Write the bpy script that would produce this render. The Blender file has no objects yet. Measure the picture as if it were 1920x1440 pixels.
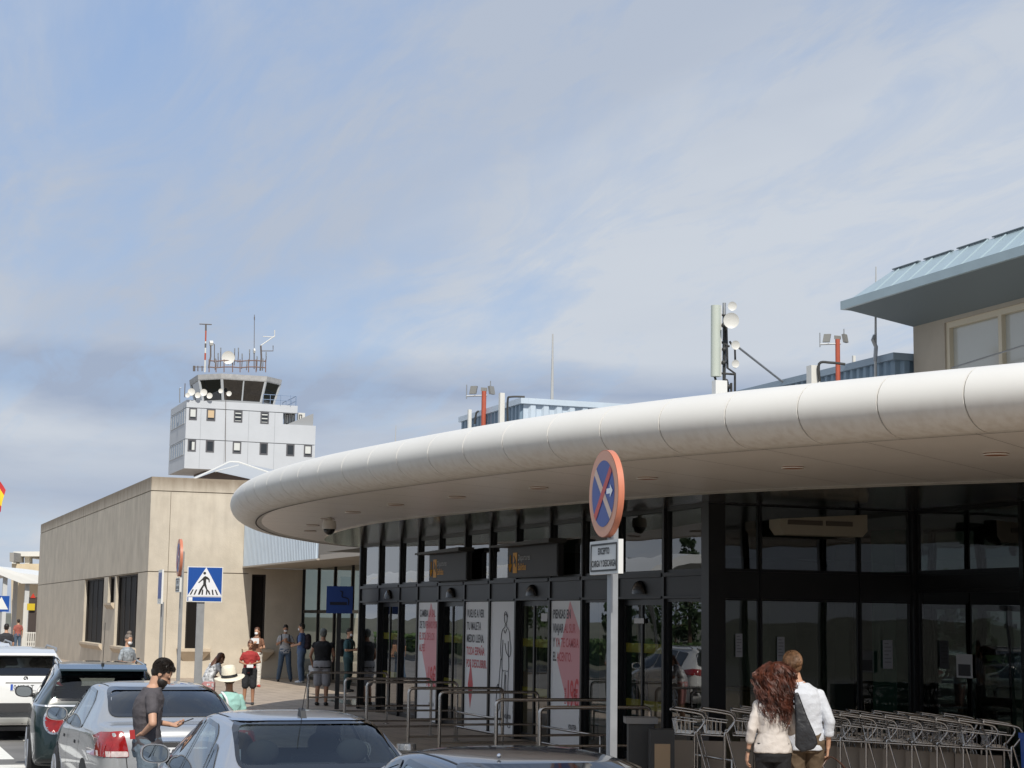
import bpy, bmesh, math, random
from mathutils import Vector, Matrix, noise
from mathutils.bvhtree import BVHTree
R = math.radians
scene = bpy.context.scene
COL = scene.collection
random.seed(7)

# ------------------------------------------------------------------ camera
F_PX, PITCH, YAW, ROLL = 3300.0, R(7.6), R(20.5), R(0.8)
CAM = Vector((0, 0, 2.1))
_f = Vector((math.sin(YAW)*math.cos(PITCH), math.cos(YAW)*math.cos(PITCH), math.sin(PITCH)))
_r0 = Vector((math.cos(YAW), -math.sin(YAW), 0))
_u0 = _r0.cross(_f)
_r = _r0*math.cos(ROLL) + _u0*math.sin(ROLL)
_u = _u0*math.cos(ROLL) - _r0*math.sin(ROLL)
cd = bpy.data.cameras.new("camera"); cam = bpy.data.objects.new("camera", cd); COL.objects.link(cam)
cd.sensor_width = 36; cd.lens = F_PX/1920*36; cd.clip_start = 0.1; cd.clip_end = 6000
M = Matrix((( _r.x, _u.x, -_f.x, CAM.x), (_r.y, _u.y, -_f.y, CAM.y), (_r.z, _u.z, -_f.z, CAM.z), (0, 0, 0, 1)))
cam.matrix_world = M
scene.camera = cam

# ------------------------------------------------------------------ world: sky texture with thin high cloud
SUN_EL, SUN_AZ = R(46), R(8)      # light travels towards +Y, a little towards +X
to_sun = Vector((-math.sin(SUN_AZ)*math.cos(SUN_EL), -math.cos(SUN_AZ)*math.cos(SUN_EL), math.sin(SUN_EL)))
w = bpy.data.worlds.new("World"); scene.world = w; w.use_nodes = True
nt = w.node_tree; nt.nodes.clear()
def N(t, **k):
    n = nt.nodes.new(t)
    for a, b in k.items(): setattr(n, a, b)
    return n
out = N('ShaderNodeOutputWorld'); bg = N('ShaderNodeBackground'); bg.inputs[1].default_value = 0.115
sky = N('ShaderNodeTexSky', sky_type='NISHITA'); sky.sun_disc = False
sky.sun_elevation = SUN_EL; sky.sun_rotation = math.pi + SUN_AZ
sky.air_density = 1.2; sky.dust_density = 0.6; sky.ozone_density = 2.0
tc = N('ShaderNodeTexCoord'); sx = N('ShaderNodeSeparateXYZ'); nt.links.new(tc.outputs['Generated'], sx.inputs[0])
def mth(op, a, b=None):
    n = N('ShaderNodeMath', operation=op)
    for i, v in enumerate((a, b)):
        if v is None: continue
        if isinstance(v, (int, float)): n.inputs[i].default_value = v
        else: nt.links.new(v, n.inputs[i])
    return n.outputs[0]
zz = mth('ADD', mth('MAXIMUM', sx.outputs[2], 0.0), 0.10)
cx = N('ShaderNodeCombineXYZ'); nt.links.new(mth('DIVIDE', sx.outputs[0], zz), cx.inputs[0]); nt.links.new(mth('DIVIDE', sx.outputs[1], zz), cx.inputs[1])
def cloud(scale, rot, sc, det, rough, dist, lo, hi, off=(0, 0, 0)):
    m = N('ShaderNodeMapping'); m.inputs['Rotation'].default_value = (0, 0, rot); m.inputs['Scale'].default_value = sc
    m.inputs['Location'].default_value = off
    nt.links.new(cx.outputs[0], m.inputs[0])
    n = N('ShaderNodeTexNoise'); n.inputs['Scale'].default_value = scale; n.inputs['Detail'].default_value = det
    n.inputs['Roughness'].default_value = rough; n.inputs['Distortion'].default_value = dist
    nt.links.new(m.outputs[0], n.inputs['Vector'])
    r = N('ShaderNodeMapRange', interpolation_type='SMOOTHSTEP'); r.inputs[1].default_value = lo; r.inputs[2].default_value = hi
    nt.links.new(n.outputs[0], r.inputs[0])
    return r.outputs[0]
c0 = cloud(0.16, R(35), (1.0, 0.55, 1), 3, 0.5, 0.3, 0.36, 0.60, (1.7, 0.3, 0))       # large banks
c1 = cloud(0.55, R(30), (1.0, 0.5, 1), 8, 0.58, 0.6, 0.40, 0.60, (3.1, 1.2, 0))       # sheets
c2 = cloud(1.6, R(62), (1.0, 0.25, 1), 9, 0.62, 0.9, 0.44, 0.66, (0.4, 7.7, 0))       # wisps
c3 = cloud(0.45, R(25), (1.0, 0.5, 1), 6, 0.55, 0.4, 0.44, 0.62, (5.0, 2.0, 0))       # darker undersides
c4 = cloud(4.5, R(48), (1.0, 0.30, 1), 9, 0.65, 0.9, 0.42, 0.68, (2.2, 0.9, 0))       # fine streaks
cov = mth('MINIMUM', mth('ADD', mth('ADD', mth('MULTIPLY', c0, 0.42), mth('MULTIPLY', c1, 0.62)), mth('ADD', mth('ADD', mth('MULTIPLY', c2, 0.42), mth('MULTIPLY', c4, 0.36)), 0.12)), 0.97)
# layered dark banks low above the horizon
def bump(v, c, w_): return mth('MAXIMUM', mth('SUBTRACT', 1.0, mth('ABSOLUTE', mth('DIVIDE', mth('SUBTRACT', v, c), w_))), 0.0)
wob = mth('ADD', sx.outputs[2], mth('MULTIPLY', mth('SUBTRACT', c1, 0.5), 0.012))
banks = mth('MULTIPLY', mth('ADD', bump(wob, 0.128, 0.022), mth('MULTIPLY', bump(wob, 0.070, 0.030), 0.8)), mth('ADD', mth('MULTIPLY', c0, 0.5), 0.5))
mixc = N('ShaderNodeMix', data_type='RGBA'); nt.links.new(cov, mixc.inputs['Factor'])
ccol = N('ShaderNodeMix', data_type='RGBA'); nt.links.new(mth('MINIMUM', mth('ADD', mth('MULTIPLY', c3, 0.6), mth('MULTIPLY', banks, 1.25)), 1.0), ccol.inputs['Factor'])
ccol.inputs[6].default_value = (4.35, 4.68, 5.15, 1); ccol.inputs[7].default_value = (2.6, 3.1, 4.05, 1)
blend = N('ShaderNodeMix', data_type='RGBA'); blend.inputs['Factor'].default_value = 0.75   # thin veil over the clear sky
nt.links.new(sky.outputs[0], blend.inputs[6]); blend.inputs[7].default_value = (2.1, 3.05, 4.95, 1)
nt.links.new(blend.outputs[2], mixc.inputs[6]); nt.links.new(ccol.outputs[2], mixc.inputs[7])
nt.links.new(mixc.outputs[2], bg.inputs[0]); nt.links.new(bg.outputs[0], out.inputs[0])

# ------------------------------------------------------------------ sun, exposure
sd = bpy.data.lights.new("sun", 'SUN'); sd.energy = 3.3; sd.angle = R(0.6); sd.color = (1.0, 0.95, 0.86)
so = bpy.data.objects.new("sun", sd); COL.objects.link(so)
so.rotation_euler = to_sun.to_track_quat('Z', 'Y').to_euler()
scene.view_settings.view_transform = 'Standard'; scene.view_settings.look = 'None'
scene.view_settings.exposure = 0.28; scene.view_settings.gamma = 1
cy = scene.cycles
cy.use_denoising = True
cy.max_bounces = 8; cy.glossy_bounces = 4; cy.transparent_max_bounces = 16; cy.transmission_bounces = 6
cy.caustics_reflective = False; cy.caustics_refractive = False; cy.sample_clamp_indirect = 6

# ------------------------------------------------------------------ helpers
def ray(x, y): return _f*F_PX + _r*(x-960) - _u*(y-720)
def pX(x, y, X): d = ray(x, y); return CAM + d*((X-CAM.x)/d.x)
def pY(x, y, Y): d = ray(x, y); return CAM + d*((Y-CAM.y)/d.y)
def pZ(x, y, Z): d = ray(x, y); return CAM + d*((Z-CAM.z)/d.z)
def pD(x, y, D): d = ray(x, y); return CAM + d*(D/math.hypot(d.x, d.y))

MATS = {}
def mat(name, col, rough=0.6, metal=0.0, var=0.0, vscale=3.0, bump=0.0, bscale=40.0, coat=0.0, spec=0.5, stretch=(1, 1, 1), emit=0.0, bdist=0.01):
    if name in MATS: return MATS[name]
    m = bpy.data.materials.new(name); m.use_nodes = True; t = m.node_tree; b = t.nodes['Principled BSDF']
    b.inputs['Base Color'].default_value = (*col, 1); b.inputs['Roughness'].default_value = rough
    b.inputs['Metallic'].default_value = metal; b.inputs['Coat Weight'].default_value = coat
    b.inputs['Coat Roughness'].default_value = 0.04; b.inputs['Specular IOR Level'].default_value = spec
    if emit: b.inputs['Emission Color'].default_value = (*col, 1); b.inputs['Emission Strength'].default_value = emit
    if var or bump:
        tcn = t.nodes.new('ShaderNodeTexCoord'); mp = t.nodes.new('ShaderNodeMapping'); mp.inputs['Scale'].default_value = stretch
        t.links.new(tcn.outputs['Object'], mp.inputs[0])
    if var:
        n = t.nodes.new('ShaderNodeTexNoise'); n.inputs['Scale'].default_value = vscale; n.inputs['Detail'].default_value = 8; n.inputs['Roughness'].default_value = 0.6
        t.links.new(mp.outputs[0], n.inputs['Vector'])
        r = t.nodes.new('ShaderNodeMapRange'); r.inputs[1].default_value = 0.3; r.inputs[2].default_value = 0.7
        r.inputs[3].default_value = 1-var; r.inputs[4].default_value = 1+var; t.links.new(n.outputs[0], r.inputs[0])
        hs = t.nodes.new('ShaderNodeHueSaturation'); hs.inputs['Color'].default_value = (*col, 1); t.links.new(r.outputs[0], hs.inputs['Value'])
        t.links.new(hs.outputs[0], b.inputs['Base Color'])
    if bump:
        n2 = t.nodes.new('ShaderNodeTexNoise'); n2.inputs['Scale'].default_value = bscale; n2.inputs['Detail'].default_value = 5
        t.links.new(mp.outputs[0], n2.inputs['Vector'])
        bp = t.nodes.new('ShaderNodeBump'); bp.inputs['Strength'].default_value = bump; bp.inputs['Distance'].default_value = bdist
        t.links.new(n2.outputs[0], bp.inputs['Height']); t.links.new(bp.outputs[0], b.inputs['Normal'])
    MATS[name] = m; return m
def glassmat(name, tint=(0.5, 0.55, 0.52), base=0.05, rough=0.0, gain=1.0):
    if name in MATS: return MATS[name]
    m = bpy.data.materials.new(name); m.use_nodes = True; t = m.node_tree; t.nodes.clear()
    o = t.nodes.new('ShaderNodeOutputMaterial'); mx = t.nodes.new('ShaderNodeMixShader')
    tr = t.nodes.new('ShaderNodeBsdfTransparent'); tr.inputs[0].default_value = (*tint, 1)
    gl = t.nodes.new('ShaderNodeBsdfGlossy'); gl.inputs['Roughness'].default_value = rough; gl.inputs[0].default_value = (1, 1, 1, 1)
    lw = t.nodes.new('ShaderNodeLayerWeight'); lw.inputs[0].default_value = 0.5
    fr = t.nodes.new('ShaderNodeMath'); fr.operation = 'POWER'; fr.inputs[1].default_value = 4.6; t.links.new(lw.outputs['Facing'], fr.inputs[0])
    ma = t.nodes.new('ShaderNodeMath'); ma.operation = 'MULTIPLY_ADD'; ma.inputs[1].default_value = gain; ma.inputs[2].default_value = base; ma.use_clamp = True
    t.links.new(fr.outputs[0], ma.inputs[0]); t.links.new(ma.outputs[0], mx.inputs[0])
    # slight waviness of real panes
    tcn = t.nodes.new('ShaderNodeTexCoord'); n = t.nodes.new('ShaderNodeTexNoise'); n.inputs['Scale'].default_value = 0.9; n.inputs['Detail'].default_value = 1
    bp = t.nodes.new('ShaderNodeBump'); bp.inputs['Strength'].default_value = 0.08; bp.inputs['Distance'].default_value = 0.05
    t.links.new(tcn.outputs['Object'], n.inputs['Vector']); t.links.new(n.outputs[0], bp.inputs['Height']); t.links.new(bp.outputs[0], gl.inputs['Normal'])
    t.links.new(tr.outputs[0], mx.inputs[1]); t.links.new(gl.outputs[0], mx.inputs[2]); t.links.new(mx.outputs[0], o.inputs[0])
    MATS[name] = m; return m

def tag(o, label=None, cat=None, group=None, kind=None):
    if label: o['label'] = label
    if cat: o['category'] = cat
    if group: o['group'] = group
    if kind: o['kind'] = kind
    return o
def empty(name, loc=(0, 0, 0), rz=0, label=None, cat=None, group=None):
    o = bpy.data.objects.new(name, None); COL.objects.link(o); o.location = loc; o.rotation_euler = (0, 0, rz); o.empty_display_size = 0.3
    return tag(o, label, cat, group)
def world_child(o, parent):
    """parent a piece that was modelled in world coordinates"""
    o.parent = parent
    p = parent; T = Matrix.Identity(4)
    chain = []
    while p: chain.append(p); p = p.parent
    for p in reversed(chain):
        T = T @ p.matrix_parent_inverse @ (Matrix.Translation(p.location) @ p.rotation_euler.to_matrix().to_4x4())
    o.matrix_parent_inverse = T.inverted()
    return o
def copy_tree(o, parent=None, linkto=None):
    c = o.copy(); COL.objects.link(c)
    if parent is not None: c.parent = parent
    for ch in KIDS(o): copy_tree(ch, c)
    return c
def KIDS(o): return [x for x in list(COL.objects) if x.parent == o]

class MB:
    def __init__(s): s.v = []; s.f = []; s.mi = []; s.m = 0
    def add(s, vs, fs):
        b = len(s.v); s.v += [tuple(v) for v in vs]; s.f += [tuple(b+i for i in f) for f in fs]; s.mi += [s.m]*len(fs); return s
    def box(s, a, b):
        x0, y0, z0 = [min(a[i], b[i]) for i in range(3)]; x1, y1, z1 = [max(a[i], b[i]) for i in range(3)]
        return s.add([(x0, y0, z0), (x1, y0, z0), (x1, y1, z0), (x0, y1, z0), (x0, y0, z1), (x1, y0, z1), (x1, y1, z1), (x0, y1, z1)],
                     [(0, 3, 2, 1), (4, 5, 6, 7), (0, 1, 5, 4), (1, 2, 6, 5), (2, 3, 7, 6), (3, 0, 4, 7)])
    def prism(s, poly, lo, hi, axis='z'):
        """extrude a 2D polygon: axis z -> (x,y), axis x -> (y,z), axis y -> (x,z)"""
        n = len(poly)
        def P(p, h):
            return (p[0], p[1], h) if axis == 'z' else (h, p[0], p[1]) if axis == 'x' else (p[0], h, p[1])
        vs = [P(p, lo) for p in poly] + [P(p, hi) for p in poly]
        fs = [tuple(reversed(range(n))), tuple(range(n, 2*n))] + [(i, (i+1) % n, n+(i+1) % n, n+i) for i in range(n)]
        return s.add(vs, fs)
    def tube(s, pts, r, n=8, closed=False, cap=True):
        pts = [Vector(p) for p in pts]; rs = r if isinstance(r, (list, tuple)) else [r]*len(pts)
        L = len(pts); vs = []; prev = None
        for i, p in enumerate(pts):
            if closed: t = pts[(i+1) % L]-pts[i-1]
            else: t = pts[min(i+1, L-1)]-pts[max(i-1, 0)]
            t.normalize()
            if prev is None:
                a = Vector((0, 0, 1)) if abs(t.z) < 0.9 else Vector((1, 0, 0))
                u = t.cross(a).normalized()
            else:
                u = (prev - t*prev.dot(t)).normalized()
            prev = u; vv = t.cross(u)
            for k in range(n):
                a = 2*math.pi*k/n; vs.append(p + (u*math.cos(a)+vv*math.sin(a))*rs[i])
        fs = []
        for i in range(L if closed else L-1):
            j = (i+1) % L
            for k in range(n): fs.append((i*n+k, i*n+(k+1) % n, j*n+(k+1) % n, j*n+k))
        if cap and not closed: fs += [tuple(reversed(range(n))), tuple(range((L-1)*n, L*n))]
        return s.add(vs, fs)
    def cyl(s, p, q, r, n=12): return s.tube([p, q], r, n)
    def ball(s, c, r, nu=12, nv=8, sc=(1, 1, 1), zmin=None):
        vs = []; fs = []
        for j in range(nv+1):
            th = math.pi*j/nv
            for i in range(nu):
                ph = 2*math.pi*i/nu; z = math.cos(th)
                vs.append((c[0]+r*sc[0]*math.sin(th)*math.cos(ph), c[1]+r*sc[1]*math.sin(th)*math.sin(ph), c[2]+r*sc[2]*(z if zmin is None else max(z, zmin))))
        for j in range(nv):
            for i in range(nu): fs.append((j*nu+i, (j+1)*nu+i, (j+1)*nu+(i+1) % nu, j*nu+(i+1) % nu))
        return s.add(vs, fs)
    def ring(s, axis, f0, f1, a, b, z0, z1, w, wb=None):
        wb = w if wb is None else wb
        o = [(a, z0), (b, z0), (b, z1), (a, z1)]; i = [(a+w, z0+wb), (b-w, z0+wb), (b-w, z1-w), (a+w, z1-w)]
        P = (lambda p, f: (f, p[0], p[1])) if axis == 'x' else (lambda p, f: (p[0], f, p[1]))
        vs = [P(p, f0) for p in o+i] + [P(p, f1) for p in o+i]; fs = []
        for k in range(4):
            n = (k+1) % 4
            fs += [(k, n, 4+n, 4+k), (8+k, 12+k, 12+n, 8+n), (k, 8+k, 8+n, n), (4+k, 4+n, 12+n, 12+k)]
        return s.add(vs, fs)
    def sheet(s, poly, z): return s.add([(p[0], p[1], z) for p in poly], [tuple(range(len(poly)))])
    def build(s, name, mats, parent=None, world=True, smooth=0, kind=None):
        me = bpy.data.meshes.new(name); me.from_pydata(s.v, [], s.f)
        if not isinstance(mats, (list, tuple)): mats = [mats]
        for m in mats: me.materials.append(m)
        if len(mats) > 1: me.polygons.foreach_set('material_index', s.mi)
        bm = bmesh.new(); bm.from_mesh(me); bmesh.ops.remove_doubles(bm, verts=bm.verts, dist=1e-5); bmesh.ops.recalc_face_normals(bm, faces=bm.faces); bm.to_mesh(me); bm.free()
        if smooth:
            me.polygons.foreach_set('use_smooth', [True]*len(me.polygons)); me.set_sharp_from_angle(angle=R(smooth))
        o = bpy.data.objects.new(name, me); COL.objects.link(o)
        if parent is not None:
            if world: world_child(o, parent)
            else: o.parent = parent
        if kind: o['kind'] = kind
        return o
_fonts = {}
def text_mesh(txt, size, mode='LEFT', spacing=1.0, line=1.0, bold=0.0, xs=1.0):
    cu = bpy.data.curves.new('t', 'FONT'); cu.body = txt; cu.size = size; cu.align_x = mode; cu.space_character = spacing; cu.space_line = line; cu.offset = bold
    cu.resolution_u = 3
    ob = bpy.data.objects.new('t', cu); COL.objects.link(ob)
    dg = bpy.context.evaluated_depsgraph_get(); me = bpy.data.meshes.new_from_object(ob.evaluated_get(dg))
    vs = [(v.co.x*xs, v.co.y) for v in me.vertices]; fs = [tuple(p.vertices) for p in me.polygons]
    bpy.data.objects.remove(ob); bpy.data.curves.remove(cu); bpy.data.meshes.remove(me)
    return vs, fs
def add_text(mb, txt, size, org, ux, uy, **k):
    vs, fs = text_mesh(txt, size, **k); org = Vector(org); ux = Vector(ux); uy = Vector(uy)
    mb.add([org+ux*a+uy*b for a, b in vs], fs)
def spline(P, n=16):
    out = []
    P = [Vector(p) for p in P]
    for i in range(len(P)-1):
        a = P[max(i-1, 0)]; b = P[i]; c = P[i+1]; d = P[min(i+2, len(P)-1)]
        for k in range(n):
            t = k/n
            out.append(0.5*((2*b)+(c-a)*t+(2*a-5*b+4*c-d)*t*t+(3*b-a-3*c+d)*t**3))
    out.append(P[-1]); return out
# ------------------------------------------------------------------ ground, road, pavement
KX = 4.35                                     # kerb line
asph = mat('asphalt', (0.075, 0.073, 0.07), 0.9, var=0.25, vscale=0.35, bump=0.5, bscale=60)
asph2 = mat('asphalt road', (0.19, 0.185, 0.18), 0.9, var=0.3, vscale=0.5, bump=0.6, bscale=90)
mb = MB(); mb.sheet([(-3000, -3000), (3000, -3000), (3000, 3000), (-3000, 3000)], -0.135); tag(mb.build('ground', mat('dry ground', (0.12, 0.12, 0.09), 0.95, var=0.3, vscale=0.02)), kind='structure')
mb = MB(); mb.sheet([(-9, -40), (KX, -40), (KX, 260), (-9, 260)], -0.125); tag(mb.build('road', asph2), kind='structure')
def paving():
    m = mat('paving', (0.42, 0.345, 0.275), 0.75, var=0.18, vscale=1.4, bump=0.2, bscale=50)
    t = m.node_tree; b = t.nodes['Principled BSDF']; hs = [n for n in t.nodes if n.type == 'HUE_SAT'][0]
    br = t.nodes.new('ShaderNodeTexBrick'); br.inputs['Scale'].default_value = 1; br.inputs['Brick Width'].default_value = 0.4; br.inputs['Row Height'].default_value = 0.4
    br.inputs['Mortar Size'].default_value = 0.012; br.offset = 0.0
    br.inputs['Color1'].default_value = (1, 1, 1, 1); br.inputs['Color2'].default_value = (0.86, 0.86, 0.86, 1); br.inputs['Mortar'].default_value = (0.55, 0.55, 0.55, 1)
    tcn = [n for n in t.nodes if n.type == 'TEX_COORD'][0]; t.links.new(tcn.outputs['Object'], br.inputs['Vector'])
    mx = t.nodes.new('ShaderNodeMix'); mx.data_type = 'RGBA'; mx.blend_type = 'MULTIPLY'; mx.inputs['Factor'].default_value = 1
    t.links.new(hs.outputs[0], mx.inputs[6]); t.links.new(br.outputs['Color'], mx.inputs[7]); t.links.new(mx.outputs[2], b.inputs['Base Color'])
    return m
mb = MB(); mb.box((KX+0.16, -40, -0.3), (60, 260, 0)); tag(mb.build('pavement', paving()), kind='structure')
mb = MB()
for i in range(300): mb.box((KX, -40+i, -0.3), (KX+0.155, -40+i+0.99, 0.004))
tag(mb.build('kerb', mat('kerb stone', (0.42, 0.40, 0.36), 0.8, var=0.15, vscale=4)), kind='structure')
paint = mat('road paint', (0.78, 0.77, 0.72), 0.7, var=0.08, vscale=6)
mb = MB()
for k in range(10):
    x = 3.55 - k*1.0; mb.sheet([(x-0.5, 28.2), (x, 28.2), (x, 33.4), (x-0.5, 33.4)], -0.121)
mb.sheet([(-2.4, 26.6), (3.9, 26.6), (3.9, 27.2), (-2.4, 27.2)], -0.121)
for k in range(20): mb.sheet([(-2.55, -20+k*5.0), (-2.4, -20+k*5.0), (-2.4, -18+k*5.0), (-2.55, -18+k*5.0)], -0.121)
mb.sheet([(1.9, -30), (2.0, -30), (2.0, 26.4), (1.9, 26.4)], -0.121)
tag(mb.build('road_markings', paint), kind='structure')

# ------------------------------------------------------------------ terminal building
Z0, ZS = 0.0, 3.74
FX, RX, RY, FEND = 11.25, 14.56, 22.1, 39.8
alu_white = mat('canopy white paint', (0.80, 0.79, 0.76), 0.28, var=0.03, vscale=1.0, coat=0.3)
seam = mat('dark seam', (0.06, 0.05, 0.045), 0.8)
soff = mat('soffit panels', (0.86, 0.83, 0.79), 0.30, var=0.03, vscale=0.8, spec=0.6)
black = mat('black anodised frame', (0.012, 0.012, 0.013), 0.35, spec=0.4)
hdr = mat('header metal', (0.018, 0.0185, 0.020), 0.4, metal=0.3)
term = empty('terminal_building', (FX+6, 25, 0), 0, 'long airport terminal with white curved canopy above a dark glazed front', 'building')
outer = spline([(22, 0), (18, 2), (14.4, 5.2), (11.4, 8.9), (9.25, 12.4), (7.35, 17), (6.4, 22.1), (6.15, 25.5), (6.3, 28.6), (7.0, 32.2), (8.1, 35.5), (9.35, 38.0), (10.6, 40.0), (12.2, 41.6), (14.5, 43.2), (18, 44.5)], 16)
outer = [Vector((p[0], p[1])) for p in outer]
inner = spline([(26, 6), (21, 8.6), (17.5, 10.6), (15.0, 13.6), (12.7, 16.8), (10.6, 20.2), (9.7, 23.5), (9.0, 27.3), (8.75, 30), (8.9, 33), (9.35, 36), (10.0, 38.4), (11.0, 40.2), (12.4, 41.0), (15, 42), (18, 43)], 16)
inner = [Vector((p[0], p[1])) for p in inner]
# roll edge: elliptical section swept along the curve, split into sheet-metal lengths with dark joints
def arc(P):
    L = [0]
    for i in range(1, len(P)): L.append(L[-1]+(P[i]-P[i-1]).length)
    return L
Ls = arc(outer)
def at_len(P, L, s):
    s = max(0, min(s, L[-1]-1e-6))
    import bisect
    i = max(0, bisect.bisect_right(L, s)-1); i = min(i, len(P)-2)
    t = (s-L[i])/(L[i+1]-L[i]); p = P[i].lerp(P[i+1], t)
    T0 = (P[min(i+1, len(P)-1)]-P[max(i-1, 0)]).normalized(); T1 = (P[min(i+2, len(P)-1)]-P[i]).normalized()
    T = T0.lerp(T1, t).normalized()
    return p, Vector((-T.y, T.x))                # normal to the left = outwards (towards -X while travelling +Y)
def tube_ring(s, sc=1.0):
    p, n = at_len(outer, Ls, s); ring = []
    for k in range(28):
        a = 2*math.pi*k/28
        rx, rz = 0.40*sc, 0.285*sc
        q = p + n*(0.02+rx*math.cos(a)); ring.append((q.x, q.y, ZS+0.29+rz*math.sin(a)))
    return ring
canopy_edge = MB(); rings = []; tot = Ls[-1]; s = 0.0; k = 0
cuts = [s0 for s0 in [i*0.84 for i in range(int(tot/0.84)+1)]]
allr = []
for i, s0 in enumerate(cuts[:-1]):
    s1 = cuts[i+1]
    for j in range(5):
        allr.append((s0+0.008+(s1-s0-0.016)*j/4, 1.0, 0))
    allr.append((s1-0.006, 0.975, 1)); allr.append((s1+0.006, 0.975, 1))
vs = []
for (ss, sc, mi) in allr: vs += tube_ring(ss, sc)
fs = []; mis = []
for i in range(len(allr)-1):
    for k in range(28):
        fs.append((i*28+k, i*28+(k+1) % 28, (i+1)*28+(k+1) % 28, (i+1)*28+k)); mis.append(1 if (allr[i][2] and allr[i+1][2]) else 0)
canopy_edge.add(vs, fs); canopy_edge.mi = mis
def streaky(name, col):
    m = mat(name, col, 0.5, coat=0.0, var=0.02, vscale=1)
    t = m.node_tree; b = t.nodes['Principled BSDF']; hs = [n for n in t.nodes if n.type == 'HUE_SAT'][0]
    tcn = [n for n in t.nodes if n.type == 'TEX_COORD'][0]
    # dirt streaks washed around the underside of the roll: a stain that fades upwards
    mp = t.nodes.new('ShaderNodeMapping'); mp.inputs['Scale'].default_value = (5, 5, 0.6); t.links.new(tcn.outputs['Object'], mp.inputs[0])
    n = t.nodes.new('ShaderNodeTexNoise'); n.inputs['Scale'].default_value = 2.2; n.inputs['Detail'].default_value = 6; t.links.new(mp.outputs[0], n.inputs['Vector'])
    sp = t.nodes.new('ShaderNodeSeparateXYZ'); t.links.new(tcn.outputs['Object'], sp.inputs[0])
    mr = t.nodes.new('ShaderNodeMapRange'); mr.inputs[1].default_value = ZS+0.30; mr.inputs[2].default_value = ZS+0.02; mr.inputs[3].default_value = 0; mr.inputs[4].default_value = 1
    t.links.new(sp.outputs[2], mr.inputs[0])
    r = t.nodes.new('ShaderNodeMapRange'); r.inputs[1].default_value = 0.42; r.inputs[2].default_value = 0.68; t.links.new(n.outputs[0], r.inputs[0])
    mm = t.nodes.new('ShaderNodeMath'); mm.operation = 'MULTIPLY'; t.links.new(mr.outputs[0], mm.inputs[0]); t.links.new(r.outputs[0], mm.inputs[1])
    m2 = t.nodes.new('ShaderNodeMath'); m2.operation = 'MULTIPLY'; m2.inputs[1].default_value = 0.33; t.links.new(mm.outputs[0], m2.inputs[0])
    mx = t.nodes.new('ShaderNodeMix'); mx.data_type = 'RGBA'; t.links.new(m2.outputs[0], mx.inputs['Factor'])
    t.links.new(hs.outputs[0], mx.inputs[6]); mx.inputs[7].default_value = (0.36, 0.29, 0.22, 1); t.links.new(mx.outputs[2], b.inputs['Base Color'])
    return m
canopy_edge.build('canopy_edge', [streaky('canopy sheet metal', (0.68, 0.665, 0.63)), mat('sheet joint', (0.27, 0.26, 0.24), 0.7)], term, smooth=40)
# soffits as strips between the two curves
nS = 240; Li = arc(inner)
o_pts = [at_len(outer, Ls, tot*i/nS)[0] for i in range(nS+1)]; 
def inner_near(p):
    best = min(range(len(inner)), key=lambda i: (inner[i]-p).length); return inner[best]
i_pts = [at_len(inner, Li, Li[-1]*i/nS)[0] for i in range(nS+1)]
mb = MB()
for i in range(nS):
    a, b, c, d = o_pts[i], o_pts[i+1], i_pts[i+1], i_pts[i]
    mb.add([(a.x, a.y, ZS+0.03), (b.x, b.y, ZS+0.03), (c.x, c.y, ZS+0.03), (d.x, d.y, ZS+0.03)], [(0, 1, 2, 3)])
mb.m = 1
for i in range(0, nS, 5):
    a, d = o_pts[i], i_pts[i]; t = (d-a).normalized()*0.0; nn = Vector((-(d-a).y, (d-a).x)).normalized()*0.0028
    mb.add([(a.x+nn.x, a.y+nn.y, ZS+0.026), (a.x-nn.x, a.y-nn.y, ZS+0.026), (d.x-nn.x, d.y-nn.y, ZS+0.026), (d.x+nn.x, d.y+nn.y, ZS+0.026)], [(0, 1, 2, 3)])
for i in range(nS):   # shadow gap by the roll
    for P, w0, w1 in ((o_pts, -0.03, -0.055),):
        a, na = at_len(outer, Ls, tot*i/nS); b, nb = at_len(outer, Ls, tot*(i+1)/nS)
        q = [a+na*w0, b+nb*w0, b+nb*w1, a+na*w1]
        mb.add([(v.x, v.y, ZS+0.002) for v in q], [(0, 1, 2, 3)])
mb.build('outer_soffit', [soff, seam], term)
# inner soffit: polished slats
def slats():
    m = mat('polished slats', (0.50, 0.46, 0.41), 0.08, metal=0.85)
    t = m.node_tree; b = t.nodes['Principled BSDF']; tcn = t.nodes.new('ShaderNodeTexCoord'); wv = t.nodes.new('ShaderNodeTexWave'); wv.bands_direction = 'X'; wv.inputs['Scale'].default_value = 3.2; wv.wave_profile = 'SIN'
    wv.inputs['Distortion'].default_value = 0.25; wv.inputs['Detail'].default_value = 1
    t.links.new(tcn.outputs['Object'], wv.inputs['Vector']); bp = t.nodes.new('ShaderNodeBump'); bp.inputs['Strength'].default_value = 0.12; bp.inputs['Distance'].default_value = 0.02
    t.links.new(wv.outputs[1], bp.inputs['Height']); t.links.new(bp.outputs[0], b.inputs['Normal']); return m
mb = MB(); poly = [(p.x, p.y) for p in i_pts] + [(30, 43), (30, 6)]
mb.add([(x, y, ZS+0.005) for x, y in poly], [tuple(range(len(poly)))])
for i in range(nS):
    a, b = i_pts[i], i_pts[i+1]; mb.add([(a.x, a.y, ZS+0.03), (b.x, b.y, ZS+0.03), (b.x, b.y, ZS+0.005), (a.x, a.y, ZS+0.005)], [(0, 1, 2, 3)])
mb.build('inner_soffit', slats(), term)
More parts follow.
